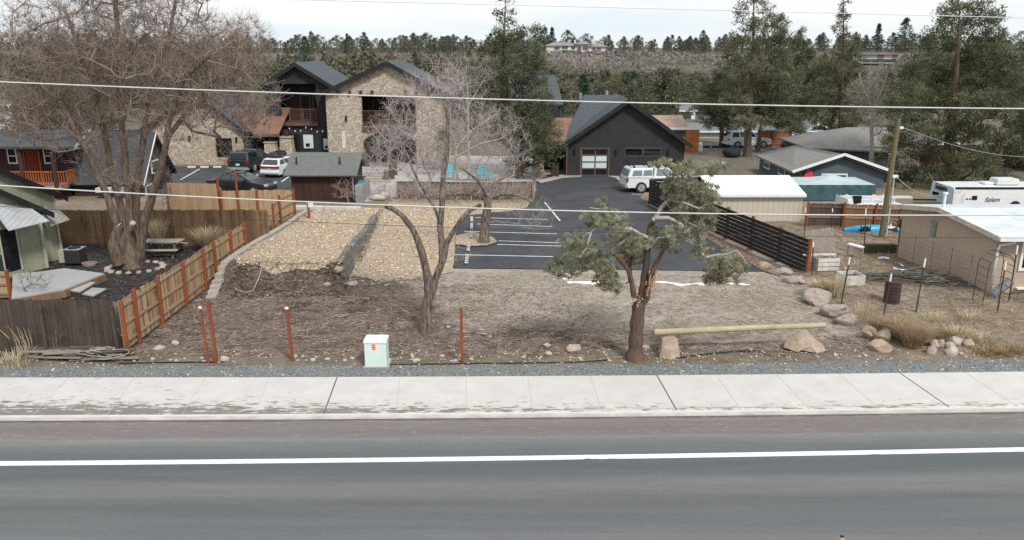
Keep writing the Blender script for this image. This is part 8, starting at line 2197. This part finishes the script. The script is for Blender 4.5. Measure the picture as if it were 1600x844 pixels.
# rim skyline
for i, px in enumerate(sorted([rng.uniform(-25, 1625) for _ in range(104)])):
 pxx = px + rng.uniform(-7, 7)
 if 852 < pxx < 946 or 1340 < pxx < 1404: continue
 y = rng.uniform(312, 350); h = rng.choice([rng.uniform(3.2, 6), rng.uniform(5, 8), rng.uniform(6.5, 9.6)]) * (1.12 if i % 7 == 0 else 1)
 if pxx > 945: h *= .88
 far_tree(rng.choice([0, 0, 1, 3, 6, 6, 1, 2]), Xat(pxx, y, 7), y, h, 'standing on the rim against the sky', 'trees along the rim skyline')
for (px, y, h, v, w) in [(851, 338, 10.5, 0, 'just west of the rim house'), (862, 340, 10.5, 2, 'tallest behind the rim house roof'), (1409, 335, 13.5, 4, 'with a dense blue-green cone on the rim by the second house'), (1368, 336, 11, 2, 'rising behind the second rim house'), (478, 300, 9.5, 4, 'dark against the paler slope above the charcoal block'), (886, 345, 9.5, 6, 'behind the rim house chimney')]:
 far_tree(v, Xat(px, y, 6), y, h, w, 'trees marked out along the rim')
# the farther line of trees reads as one mass
vv, ff, tt, off = [], [], [], 0
for px in np.linspace(-40, 1640, 210):
 y = rng.uniform(352, 430); x = Xat(px + rng.uniform(-9, 9), y, 7); me = VAR[rng.choice([0, 1, 6, 3])].data; n_ = len(me.vertices)
 co_ = np.zeros(n_ * 3, np.float32); me.vertices.foreach_get('co', co_); co_ = co_.reshape(-1, 3) * (rng.uniform(.65, 1.12) * np.array([1.45, 1.45, 1.0]))
 fi = np.zeros(len(me.loops), np.int32); me.loops.foreach_get('vertex_index', fi); ti = np.zeros(len(me.polygons), np.float32); me.attributes['tint'].data.foreach_get('value', ti)
 vv.append(co_ + np.array([x, y, hgt(x, y)])); ff.append(fi.reshape(-1, 4) + off); tt.append(ti); off += n_
np_mesh('far_woods', np.concatenate(vv), np.concatenate(ff), m_far[0], tint=np.concatenate(tt), kind='stuff', origin=(0, 400, 7))
# slope and valley floor
n = 0
for i in range(160):
 band = i % 3 if i < 130 else 0
 y = rng.uniform(232, 300) if band else rng.uniform(135, 228)
 px = rng.uniform(-20, 1620) if i < 130 else rng.uniform(830, 1135)
 if 410 < px < 690 and y < 232: y += 75
 if 830 < px < 1130 and 275 < y: y -= 60                          # keep the rock face clear
 h = rng.uniform(4.5, 8.5) if y > 228 else rng.uniform(8, 12.5)
 if 830 < px < 1130 and y > 232: h *= .8
 v = rng.choice([1, 1, 3, 3, 5, 0, 6, 4 if rng.random() < .5 else 1])
 x = Xat(px, y, 0)
 lim = 118 if 835 < px < 1135 else 101 if 1335 < px < 1408 else 74
 h = min(h, Zat(lim + rng.random() * 14, y) - hgt(x, y))
 if h < 2.5: continue
 far_tree(v, x, y, h, 'on the brushy slope below the rim' if y > 228 else 'in the wooded valley behind the buildings', 'trees on the brushy slope' if y > 228 else 'trees in the wooded valley')
for (px, y, h, v) in [(905, 170, 15, 4), (893, 165, 13, 1), (930, 150, 14, 3), (960, 145, 13, 1), (990, 150, 12, 5), (1020, 140, 12, 1), (1045, 135, 12, 6), (1075, 140, 13, 4), (1095, 130, 13, 3), (1290, 135, 13, 1), (1440, 135, 15, 1), (1110, 160, 14, 1), (1260, 130, 14, 3), (875, 150, 13, 1), (1000, 125, 10, 5), (1060, 128, 9, 5), (850, 160, 14, 3)]:
 h = min(h, Zat((112 if px < 1135 else 84) + rng.random() * 24, y))
 far_tree(v, Xat(px, y, 0), y, h, 'standing close behind the charcoal garage' if px < 1010 else 'rising behind the far street', 'trees in the wooded valley behind')
# the juniper wood filling the slope and the valley reads as one mass
LOWV = [far_variant(221, 7, 6.0, roundc, 620, m_far[1], 1.7), far_variant(222, 8, 5.2, taper, 620, m_far[0], 1.7), far_variant(223, 6, 6.2, roundc, 560, m_far[3], 1.7)]
parts = {0: [], 1: [], 2: []}
for i in range(640):
 k = rng.choice([0, 0, 1, 2]); z0 = rng.random()
 if i < 250: y = rng.uniform(236, 297); px = rng.uniform(-20, 1620)
 else: y = rng.uniform(140, 232); px = rng.choice([rng.uniform(700, 1620), rng.uniform(-20, 430), rng.uniform(830, 1130), rng.uniform(430, 700)])
 if 830 < px < 1130 and y > 274: continue
 x = Xat(px, y, 0); lim = 106 if 835 < px < 1135 else 101 if 1335 < px < 1408 else 72
 h = min(rng.uniform(4, 7.5) if y > 232 else rng.uniform(7, 11), Zat(lim + rng.random() * 26, y) - hgt(x, y))
 if h > 2: parts[k].append((x, y, h))
for k, o in enumerate(LOWV):
 me = o.data; n_ = len(me.vertices); co_ = np.zeros(n_ * 3, np.float32); me.vertices.foreach_get('co', co_); co_ = co_.reshape(-1, 3)
 fi = np.zeros(len(me.loops), np.int32); me.loops.foreach_get('vertex_index', fi); ti = np.zeros(len(me.polygons), np.float32); me.attributes['tint'].data.foreach_get('value', ti)
 vv, ff, tt, off = [], [], [], 0
 for (x, y, h) in parts[k]:
  s_ = h / [7, 8, 6][k]; a = rng.random() * 6.28; ca, sa = math.cos(a), math.sin(a)
  q = co_ * s_ * np.array([1.25, 1.25, 1]); q = np.stack([q[:, 0] * ca - q[:, 1] * sa + x, q[:, 0] * sa + q[:, 1] * ca + y, q[:, 2] + hgt(x, y) - .3], 1)
  vv.append(q); ff.append(fi.reshape(-1, 4) + off); tt.append(np.clip(ti + rng.uniform(-.25, .25), 0, 1)); off += n_
 np_mesh('hillside_woods', np.concatenate(vv), np.concatenate(ff), [m_far[1], m_far[0], m_far[3]][k], tint=np.concatenate(tt), kind='stuff', origin=(0, 260, 0))
 bpy.data.objects.remove(o)
for i in range(66):
 y = rng.uniform(98, 142); px = rng.uniform(835, 1130) if i < 44 else rng.choice([rng.uniform(690, 840), rng.uniform(1235, 1610), rng.uniform(1345, 1460)])
 if 1060 < px < 1115 and y < 128: y += 24
 h = Zat(rng.uniform(106, 150) - (16 if i >= 44 else 0), y) - hgt(0, y)
 far_tree(rng.choice([1, 1, 3, 3, 5, 4, 6]), Xat(px, y, 0), y, h, 'in the belt of trees beyond the lodge and the far street', 'trees in the belt beyond the lodge')
# brush on the slope, reading as one mass
g = np.random.default_rng(77)
nb = 7500
by = g.uniform(222, 304, nb); bp = g.uniform(-40, 1640, nb)
bxx = np.array([Xat(p, y, 0) for p, y in zip(bp, by)]); bz = np.array([hgt(x, y) for x, y in zip(bxx, by)])
per = 14
c = np.repeat(np.stack([bxx, by, bz + .6], 1), per, 0) + g.normal(0, 1, (nb * per, 3)) * np.array([.8, .8, .5])
d = g.normal(0, 1, (nb * per, 3)); d[:, 2] = np.abs(d[:, 2]) + .4
V, F, T = leaf_quads(c, d, .42, .17, g, np.clip(np.repeat(g.random(nb), per) + g.normal(0, .1, nb * per), 0, 1))
np_mesh('slope_brush', V, F, M_leaf('sage_and_bitterbrush', (.085, .085, .058), (.205, .195, .15), .1), tint=T, kind='stuff')
# broken basalt of the rim
rk = MB()
for i in range(900):
 px = rng.uniform(815, 1135) if i < 740 else rng.uniform(400, 820); x = Xat(px, 300, 3)
 e = 300 + 14 * nz(x, 0, .012, 4) + 5 * nz(x, 0, .05, 8)
 y = e - 10 + rng.random() * 12 if i % 4 else e - rng.uniform(10, 26)
 s = rng.uniform(.35, 1.15)
 rk.box((x, y, hgt(x, y) + s * .2), (s * rng.uniform(.7, 1.6), s, s * rng.uniform(.7, 1.5)), rng.random() * 3, tilt=(rng.uniform(-.4, .4), rng.uniform(-.4, .4)), taper=rng.uniform(.6, .95))
rk.build('rim_rubble', M('basalt', (.10, .09, .083), (.26, .235, .215), .5, tintw=.7), kind='stuff', origin=(0, 300, 0))
# ================================================================== grasses, shrubs, litter, small yard objects
m_grass = M_leaf('tan_dry_grass', (.44, .35, .225), (.72, .62, .45), .3)
m_orgrass = M_leaf('orange_tan_stems', (.30, .205, .115), (.54, .42, .28), .3)
def blades(c, n, h, spread, lean, w, g, tint=None, r0=.1):
 """arching blades rising from a tuft: 3-segment strips"""
 a = g.random(n) * 6.283; rr = g.random(n) ** .5 * r0
 P = np.stack([c[0] + np.cos(a) * rr, c[1] + np.sin(a) * rr, np.full(n, c[2])], 1)
 out = np.stack([np.cos(a), np.sin(a), np.zeros(n)], 1) * (g.random(n) * spread)[:, None] + np.array(lean)[None]
 L = h * g.uniform(.3, 1.2, n)
 s = np.stack([-np.sin(a + g.normal(0, .8, n)), np.cos(a), np.zeros(n)], 1) * w / 2
 VV = []
 for u, k in ((0, 1), (.4, .9), (.75, .6), (1.0, .1)):
  q = P + out * (u ** 1.8 * L)[:, None] + np.array([0, 0, 1.0]) * (L * (u - .28 * u ** 3 * np.minimum(1.6, spread)))[:, None]
  VV += [q - s * k, q + s * k]
 V = np.stack(VV, 1); F = np.array([(0, 1, 3, 2), (2, 3, 5, 4), (4, 5, 7, 6)])
 Fa = (F[None] + (np.arange(n) * 8)[:, None, None]).reshape(-1, 4)
 return V.reshape(-1, 3), Fa, np.repeat(np.clip((g.random(n) if tint is None else g.normal(tint, .2, n)), 0, 1), 3)
def tuft(lab, px, py, h, n, spread, lean=(0, 0, 0), w=.018, mat=None, name='grass_clump', cat='grass', seed=0, r0=.12, group=None):
 b = Gt(px, py); g = np.random.default_rng(seed + int(px))
 V, F, T = blades(b, n, h, spread, lean, w, g, r0=r0)
 o = np_mesh(name, V, F, mat or m_grass, tint=T, origin=b); tag(o, lab, cat, group); return o
tuft('tall tan ornamental grass standing straight against the brown fence', 250, 391, 1.6, 700, .42, seed=1, w=.03)
tuft('wide fountain of tan ornamental grass next to the picnic table', 325, 392, 1.4, 900, .85, (.12, 0, 0), seed=2, w=.03, r0=.2)
tuft('domed tan grass mound behind the biggest boulder', 1283, 458, .75, 900, 1.0, (-.15, -.25, 0), seed=3, w=.022, r0=.35)
tuft('wispy tan grass leaning beside the grass mound', 1306, 462, .95, 260, .5, (.15, 0, 0), seed=4, r0=.3)
tuft('upright tan weeds at the foot of the wire fence post', 1345, 500, .75, 260, .4, seed=5, r0=.5)
for i, (px, py, h, n, lab) in enumerate([(1398, 528, .8, 1300, 'orange-tan twiggy bush beside the pale boulders'), (1425, 541, .95, 1800, 'dense orange-tan twiggy bush next to the dark hole in the bank'), (1372, 510, .5, 300, 'dark-based tan bush above the pale boulders')]):
 tuft(lab, px, py, h, n, 1.0, w=.011, mat=m_orgrass, name='twiggy_bush', cat='bush', seed=20 + i, r0=.28)
for i, (px, py, h, n, lab) in enumerate([(1495, 528, .42, 450, 'tan grass hanging over the pale slab of the bank'), (1470, 528, .4, 350, 'short dark-rooted grass above the dark hollow'), (1535, 535, .4, 380, 'tan tangled grass at the end of the stone bank'), (1570, 552, .28, 420, 'low brown tangle at the gravel edge by the bank'), (1598, 548, .3, 350, 'brown tangle at the picture edge by the gravel'), (1545, 553, .28, 420, 'low olive-brown mat beside the brownish stone'), (1520, 500, .4, 200, 'thin standing weeds in the yard before the wire coil'), (1464, 500, .4, 160, 'thin standing weeds behind the dark hole')]):
 tuft(lab, px, py, h, n, .9, (0, -.15, 0), w=.016, mat=m_orgrass if i in (1, 3, 4, 5) else m_grass, seed=40 + i, r0=.45)
tuft('tan brush leaning against the dark street fence', 48, 545, 1.15, 150, .55, (-.1, 0, 0), w=.03, seed=61, r0=.5)
tuft('smaller tan brush at the dark fence behind the board heap', 92, 545, .95, 100, .6, (.2, 0, 0), w=.03, seed=62, r0=.35)
tuft('low dry weeds spilling over the western end of the board heap', 22, 566, .35, 300, .9, w=.018, seed=63, r0=.7)
# bare shrub on the deck side and bare shrubs along the patio fence
b = Gt(50, 470)
bare_tree('bare_shrub', 'thin bare shrub growing through the edge of the grey deck', b, [([(50, 470), (52, 462)], .03, .025, 0)], [pxblob(48, 432, 32, 26, b.y, .7)], 45, W['dead_wood'], M('dark_twig', (.12, .10, .09), (.2, .17, .15), 3), .03, 501, .006, .3, 3, 0, .005)
b = Gt(545, 317)
bare_tree('bare_shrub', 'low pinkish bare shrub against the dark red-brown shed', b, [([(543, 314), (543, 308)], .03, .025, 0)], [pxblob(540, 298, 22, 16, b.y - .4, .8)], 60, W['dead_wood'], M('pink_twig', (.34, .25, .21), (.5, .4, .36), 3), .03, 502, .006, .35, 4, 0, .006)
# board fence with pale cap behind the shrubs
pfn = [G(622, 312), G(690, 313), G(760, 314), G(832, 312)]
pf2 = thing('patio_fence', 'brown board fence with a pale cap rail along the patio, half hidden by bare shrubs', 'fence', (pfn[1].x, pfn[1].y, 0))
fence_run(pf2, [p.xy for p in pfn], 1.25, M('dim_brown_board', (0.19, 0.135, 0.095), (0.09, 0.066, 0.05), 2.0, (4, 4, 0.5), tintw=0.6), W['cedar_brown'], None, side=1, post_h=1.28, zf=lambda x, y: 0)
for a, b in zip(pfn[:-1], pfn[1:]): MB().bar(a + Vector((0, 0, 1.30)), b + Vector((0, 0, 1.30)), .22, .05).build('cap_rail', M('pale_cap', (.50, .45, .38), (.4, .36, .3), 3), pf2)
k = 0
for px in (586, 604, 625, 648, 668, 690, 712, 735, 758, 780, 802, 822):
 Yb = G(px, 314).y - .7
 base = Vector((Xat(px, Yb), Yb, 0)); k += 1
 if px < 615: base.y += 3
 bare_tree('bare_shrub', 'bare tan-grey shrub in the hedge line along the patio fence', base, [([(px, 316), (px + 2, 306)], .035, .03, 0)], [pxblob(px, 296, 18, 15, base.y, .7)], 46, W['dead_wood'], [m_twig_mid, m_twig_pale][k % 2], .03, 510 + k, .0065, .4, 4, 0, .006)['group'] = 'bare shrubs along the patio fence'
# ---- patio things: turquoise chairs, barrels, stump posts, birdhouse, white boulder
m_turq = M('turquoise_plastic', (.10, .44, .49), (.08, .38, .43), 2, rough=.5)
def lawn_chair(lab, px, py, rz):
 q = G(px, py); t = thing('garden_chair', lab, 'chair', q, rz, None)
 MB().box((0, 0, .36), (.62, .55, .05), tilt=(-.15, 0)).build('seat', m_turq, t, local=True)
 bm_ = MB()
 for i in range(5):
  x = -.24 + .12 * i; h = .85 - .9 * x * x * 2
  bm_.bar((x, .24, .38), (x * 1.25, .48, .38 + h), .105, .025)
 bm_.build('backrest', m_turq, t, local=True)
 for s in (-1, 1):
  MB().box((s * .36, -.02, .58), (.12, .7, .03)).build('armrest', m_turq, t, local=True)
  for y_ in (-.28, .25): MB().bar((s * .33, y_, 0), (s * .33, y_, .57), .07, .03).build('leg', m_turq, t, local=True)
 return t
lawn_chair('turquoise slatted garden chair next to the white boulder', 703, 281, R(20)); lawn_chair('turquoise garden chair facing the tall conifer', 748, 284, R(-30)); lawn_chair('turquoise garden chair seen edge-on beyond the other two', 764, 282, R(88))
p = G(682, 266); tag(MB().blob(p + Vector((0, .3, .7)), (.62, .55, .85), 9, .08, sub=3).build('white_boulder', m_rock[0], smooth=True), 'tall rounded pale boulder against the stone hall wall', 'rock')
m_barrel = M('barrel_stave', (.12, .085, .065), (.075, .055, .045), 3, (8, 8, .5))
def barrel(lab, px, py, h=.95):
 q = G(px, py); t = thing('barrel', lab, 'barrel', q)
 zz = np.linspace(0, h, 9); MB().tube([q + Vector((0, 0, z)) for z in zz], [.30 + .08 * math.sin(math.pi * z / h) for z in zz], 16).build('staves', m_barrel, t, smooth=True, angle=R(50))
 for z in (.1, .28, h - .28, h - .1): MB().cyl(q + Vector((0, 0, z - .025)), .315 + .08 * math.sin(math.pi * z / h), .05, 16).build('hoop', W['metal_dark'], t)
barrel('dark wooden barrel at the corner of the arched passage', 566.5, 252)
barrel('dark wooden barrel below the stone hall beside the small bare tree', 644, 250, .9)
for i, (px, py, h, lab) in enumerate([(604, 284, .95, 'short weathered log post, lowest of three on the patio'), (612, 280, 1.15, 'middle-height weathered log post on the patio'), (616.5, 274, 1.3, 'dark tall log post on the patio')]):
 q = G(px, py); o = MB().tube([q, q + Vector((0, 0, h * .5)), q + Vector((.02, 0, h))], [.24, .22, .20], 10).build('log_post', [W['bark_elm'], W['bark_pine'], m_barrel][i], smooth=True, angle=R(50)); tag(o, lab, 'post')
q = G(565.5, 312); bh_ = thing('birdhouse', 'blue birdhouse with a slanted brown roof on a thin post', 'birdhouse', q)
zb = Zat(288, q.y)
MB().bar(q, q + Vector((0, 0, zb)), .09).build('post', W['metal_dark'], bh_)
MB().box(q + Vector((.04, 0, zb + .18)), (.34, .34, .40)).build('box', M('blue_paint', (.06, .22, .33), (.05, .18, .28), 3), bh_)
MB().box(q + Vector((.03, 0, zb + .45)), (.58, .5, .06), tilt=(0, -.25)).build('roof', m_brownwood, bh_)
MB().box(q + Vector((.06, -.2, Zat(300, q.y))), (.36, .03, .42)).build('white_board', W['white'], bh_)
tag(MB().blob(G(589, 314) + Vector((0, .2, .16)), (.62, .3, .24), 12, .2).build('white_sack', m_rock[0], smooth=True), 'pale sack lying among the bare shrubs by the birdhouse', 'sack')
tag(MB().blob(G(598, 312) + Vector((0, .3, .2)), (.5, .3, .3), 17, .2).build('grey_boulder', m_rock[2], smooth=True), 'dark grey boulder beside the pale sack', 'rock')
# steps between lot and patio
stp = MB()
for k in range(4): q = G(583, 285 - k * 2.4); stp.box((q.x, q.y, .08 + .09 * k), (2.6, .5, .16 + .02))
tag(stp.build('patio_stairs', W['concrete']), 'shallow grey steps leading up to the patio behind the birdhouse', 'steps')
tag(MB().box(G(559, 318) + Vector((.1, 1.5, .6)), (.5, 3.0, 1.2)).build('utility_box', W['metal_grey'], bevel=.03), 'grey metal box standing at the end of the dark shed', 'utility box')
# ---- wheel stops, black with white bands
def wheel_stop(lab, c, rz, L=1.75, group=None):
 t = thing('wheel_stop', lab, 'wheel stop', c, rz, group)
 MB().box((0, 0, .06), (L, .16, .12), taper=.86).build('rubber_bar', W['rubber'], t, local=True)
 for k in range(6): MB().box((-L / 2 + .16 + k * (L - .32) / 5, 0, .062), (.14, .166, .122), taper=.87).build('white_band', W['white'], t, local=True)
for i, (a, b) in enumerate([((737, 341), (737, 349)), ((737, 351), (736.5, 361)), ((736.5, 363.5), (736, 374)), ((733, 382), (731, 395)), ((730.5, 399), (728, 416))]):
 p0, p1 = G(*a, .035), G(*b, .035); d = p1 - p0
 wheel_stop('black and white banded wheel stop at the head of the lot stalls', (p0 + p1) / 2, math.atan2(d.y, d.x), min(1.8, d.length), 'wheel stops of the main lot')
for px in (300, 320, 340): wheel_stop('black and white banded wheel stop in front of the stone wing', G(px, 262, .03), 0, .9, 'wheel stops by the stone wing')
# ---- litter: flattened grass and twigs on the lot, straw in the yard
def litter(name, n, region, mat, L, w, up=.15, seed=0, ybias=1.0, dens=None, h=hgt, zoff=.015):
 g = np.random.default_rng(seed); pts = []
 while len(pts) < n:
  x, y = g.uniform(region[0], region[1]), region[2] + (region[3] - region[2]) * g.random() ** ybias
  if dens is None or g.random() < dens(x, y): pts.append((x, y, h(x, y) + zoff + g.random() * .02))
 c = np.array(pts); a = g.normal(0, .6, n) + (g.random(n) < .25) * 1.5
 d = np.stack([np.cos(a), np.sin(a), g.normal(0, up, n)], 1)
 V, F, T = leaf_quads(c, d, L, w, g, g.random(n))
 return np_mesh(name, V, F, mat, tint=T, kind='stuff')
m_straw = M_leaf('bleached_straw', (.33, .28, .22), (.60, .545, .47), .1)
m_twl = M_leaf('fallen_twigs', (.14, .108, .09), (.42, .345, .29), .0)
litter('straw', 16000, (-3, 13, 26.5, 35.0), m_straw, .30, .016, seed=1, dens=lambda x, y: (.25 + .75 * sm(-2.5, 0, x) * sm(26.5, 29.5, y)) * (.15 + .85 * sm(-.3, .3, nz(x * .45, y, 1.3, 27))))
litter('twig_litter', 15000, (-13, 13, 25.0, 34.8), m_twl, .34, .022, seed=2, dens=lambda x, y: max(.12, 1 - .9 * sm(-3, 1, x) * sm(26.5, 28.5, y)) * (.12 + .88 * sm(-.25, .3, nz(x * .5, y, 1.1, 17))))
litter('dry_leaves', 5500, (-13.0, 3, 24.9, 33.5), M_leaf('brown_leaf', (.14, .098, .076), (.31, .225, .17), .0), .09, .05, .4, seed=3)
litter('yard_straw', 12000, (13, 27, 25.6, 44), M_leaf('yard_straw_blade', (.26, .19, .12), (.50, .40, .27), .1), .26, .016, .5, seed=4)
litter('yard_twigs', 5000, (13, 24, 25.6, 44), m_twl, .35, .022, seed=5)
litter('mulch_leaves', 2200, (-24, -13.4, 26, 42), M_leaf('yard_leaf', (.10, .07, .05), (.24, .17, .12), .0), .13, .07, .4, seed=6)
litter('bank_roots', 600, (-12.3, -7.0, 31.6, 33.9), M_leaf('dark_root', (.035, .025, .02), (.13, .095, .07), .0), .28, .05, .7, seed=7)
litter('chip_litter', 5000, (-12.2, -3.1, 33.2, 50.5), M_leaf('loose_chip', (.42, .29, .17), (.80, .70, .54), .0), .13, .05, .25, seed=8, zoff=.05)
litter('verge_leaves', 1500, (-16, 20, 23.3, 25.6), M_leaf('pale_scrap', (.30, .24, .18), (.6, .55, .48), .0), .09, .05, .3, seed=9, zoff=.03)
# standing dead stalks in the yard
g = np.random.default_rng(15)
VV, FF, TT, off = [], [], [], 0
for i in range(420):
 x, y = g.uniform(13.2, 26), g.uniform(25.8, 40)
 V, F, T = blades((x, y, hgt(x, y)), 5, g.uniform(.12, .38), .7, (0, 0, 0), .014, g, r0=.1); VV.append(V); FF.append(F + off); TT.append(T); off += len(V)
np_mesh('dry_grass', np.concatenate(VV), np.concatenate(FF), m_grass, tint=np.concatenate(TT), kind='stuff')
# white hose lying under the chip bank
P = [Gt(*p) + Vector((0, 0, .05)) for p in [(365, 452), (372, 456), (385, 459), (396, 456), (407, 450), (412, 445)]]
tag(MB().tube(path_nodes(P, .2), .022, 7).build('white_pipe', W['concrete'], smooth=True), 'curved white plastic pipe lying below the stepped edging', 'pipe')
P = [Gt(*p) + Vector((0, 0, .03)) for p in [(1056, 561), (1090, 556), (1120, 553), (1150, 550), (1180, 549)]]
tag(MB().tube(path_nodes(P, .3), .022, 6).build('black_pipe', W['black'], smooth=True), 'black plastic pipe lying along the gravel edge under the log', 'pipe')
P = [Gt(*p) + Vector((0, 0, .03)) for p in [(600, 571), (680, 570), (760, 569), (830, 568), (900, 567), (950, 564)]]
tag(MB().tube(path_nodes(P, .3), .018, 6).build('edging_strip', W['black'], smooth=True), 'thin dark edging strip along the gravel in front of the red post', 'edging')
P = [Gt(*p) + Vector((0, 0, .03)) for p in [(186, 569), (240, 568), (300, 567), (350, 567)]]
tag(MB().tube(path_nodes(P, .3), .02, 6).build('edging_strip', W['black'], smooth=True), 'thin dark edging strip at the foot of the paired red posts', 'edging')
# ================================================================== overhead wires along the street
def cable(lab, pts, Y, r, mat, name='overhead_wire'):
 p = [D(a, b, Y) for a, b in pts]
 cx, cz = np.polyfit([q.x for q in p], [q.z for q in p], 2), None
 xs = np.linspace(-42, 42, 85)
 o = MB().tube([Vector((x, Y, np.polyval(cx, x))) for x in xs], r, 6).build(name, mat, smooth=True); tag(o, lab, 'cable')
m_w1 = M('pale_cable_sheath', (.62, .62, .60), (.52, .52, .50), 2, rough=.5); m_w3 = M('pale_line', (.80, .81, .82), None, 2); m_w2 = M('grey_line', (.42, .43, .44), None, 2)
cable('thick pale overhead cable crossing in front of the lodge upper floor', [(0, 128), (800, 156), (1600, 170)], 21.0, .018, m_w1)
cable('thick pale overhead cable crossing in front of the parking lot', [(0, 290), (450, 314), (880, 329.5), (1600, 336)], 21.4, .019, m_w1)
cable('thin dark overhead line sagging across the chip bed', [(0, 322), (450, 347), (880, 360), (1420, 371), (1600, 372)], 22.0, .0075, W['metal_dark'])
cable('faint grey power line crossing the sky above the conifers', [(800, 8), (1180, 17.5), (1600, 28)], 24.0, .010, m_w3)
q = pb.lerp(ptop, .93) + Vector((.28, -.05, 0)); e = D(1660, 246, pb.y + 4)
tag(MB().tube([q.lerp(e, t) - Vector((0, 0, .5 * math.sin(math.pi * t))) for t in np.linspace(0, 1, 14)], .012, 6).build('service_wire', m_w2, smooth=True), 'grey service wire running from the pole top past the big juniper', 'cable')
q = pb.lerp(ptop, .53) + Vector((.25, -.05, 0)); e = Vector((rM.x + .35, rM.y + .3, zwt + 1.1))
tag(MB().tube([q.lerp(e, t) - Vector((0, 0, .35 * math.sin(math.pi * t))) for t in np.linspace(0, 1, 12)], .018, 6).build('service_wire', m_w2, smooth=True), 'short service wire from the pole conduit to the tan house roof', 'cable')
# ------------------------------------------------------------------ sky, sun, camera
wd = bpy.data.worlds.new('World'); scene.world = wd; wd.use_nodes = True
nt = wd.node_tree
bg = nt.nodes['Background']
SUN_EL, SUN_AZ = R(48), R(150)            # overcast; brightest from behind and to the side of the camera
sky = nt.nodes.new('ShaderNodeTexSky'); sky.sky_type = 'NISHITA'; sky.sun_disc = False
sky.sun_elevation = SUN_EL; sky.sun_rotation = SUN_AZ; sky.altitude = 1100
nt.links.new(sky.outputs[0], bg.inputs['Color']); bg.inputs['Strength'].default_value = 0.12
cl = nt.nodes.new('ShaderNodeBackground')
tc = nt.nodes.new('ShaderNodeTexCoord'); mp = nt.nodes.new('ShaderNodeMapping'); mp.inputs['Scale'].default_value = (1.2, 1.2, 9.0)
nt.links.new(tc.outputs['Generated'], mp.inputs[0])
cn = node(nt, 'ShaderNodeTexNoise', i_Scale=1.6, i_Detail=6.0, i_Roughness=0.55); nt.links.new(mp.outputs[0], cn.inputs['Vector'])
cr = nt.nodes.new('ShaderNodeValToRGB'); e = cr.color_ramp.elements
e[0].position = 0.38; e[0].color = (0.76, 0.86, 0.92, 1); e[1].position = 0.56; e[1].color = (0.955, 0.965, 0.975, 1)
nt.links.new(cn.outputs[0], cr.inputs[0]); nt.links.new(cr.outputs[0], cl.inputs['Color']); cl.inputs['Strength'].default_value = 0.775
ms = nt.nodes.new('ShaderNodeMixShader'); ms.inputs[0].default_value = 0.93
nt.links.new(bg.outputs[0], ms.inputs[1]); nt.links.new(cl.outputs[0], ms.inputs[2])
nt.links.new(ms.outputs[0], nt.nodes['World Output'].inputs[0])
sl = bpy.data.lights.new('sun', 'SUN'); sl.energy = 2.3; sl.angle = R(10); sl.color = (1.0, 0.965, 0.92)
so = bpy.data.objects.new('sun', sl); COL.objects.link(so)
# sun direction from the same two angles as the sky (azimuth measured clockwise from +Y)
sd = Vector((math.sin(SUN_AZ) * math.cos(SUN_EL), math.cos(SUN_AZ) * math.cos(SUN_EL), math.sin(SUN_EL)))
so.rotation_euler = sd.to_track_quat('Z', 'Y').to_euler(); so.location = (20, -20, 40)
cam = bpy.data.cameras.new('camera'); co = bpy.data.objects.new('camera', cam); COL.objects.link(co)
cam.sensor_width = 36; cam.lens = FPX / 1600 * 36; cam.clip_start = 0.1; cam.clip_end = 8000
co.location = (0, 0, CAM_H); co.rotation_euler = (R(90) - PITCH, 0, 0)
scene.camera = co
scene.view_settings.view_transform = 'Standard'; scene.view_settings.look = 'None'
scene.view_settings.exposure = 0.42; scene.view_settings.gamma = 1.0
scene.cycles.use_denoising = False
scene.cycles.max_bounces = 6; scene.cycles.diffuse_bounces = 3; scene.cycles.transparent_max_bounces = 8
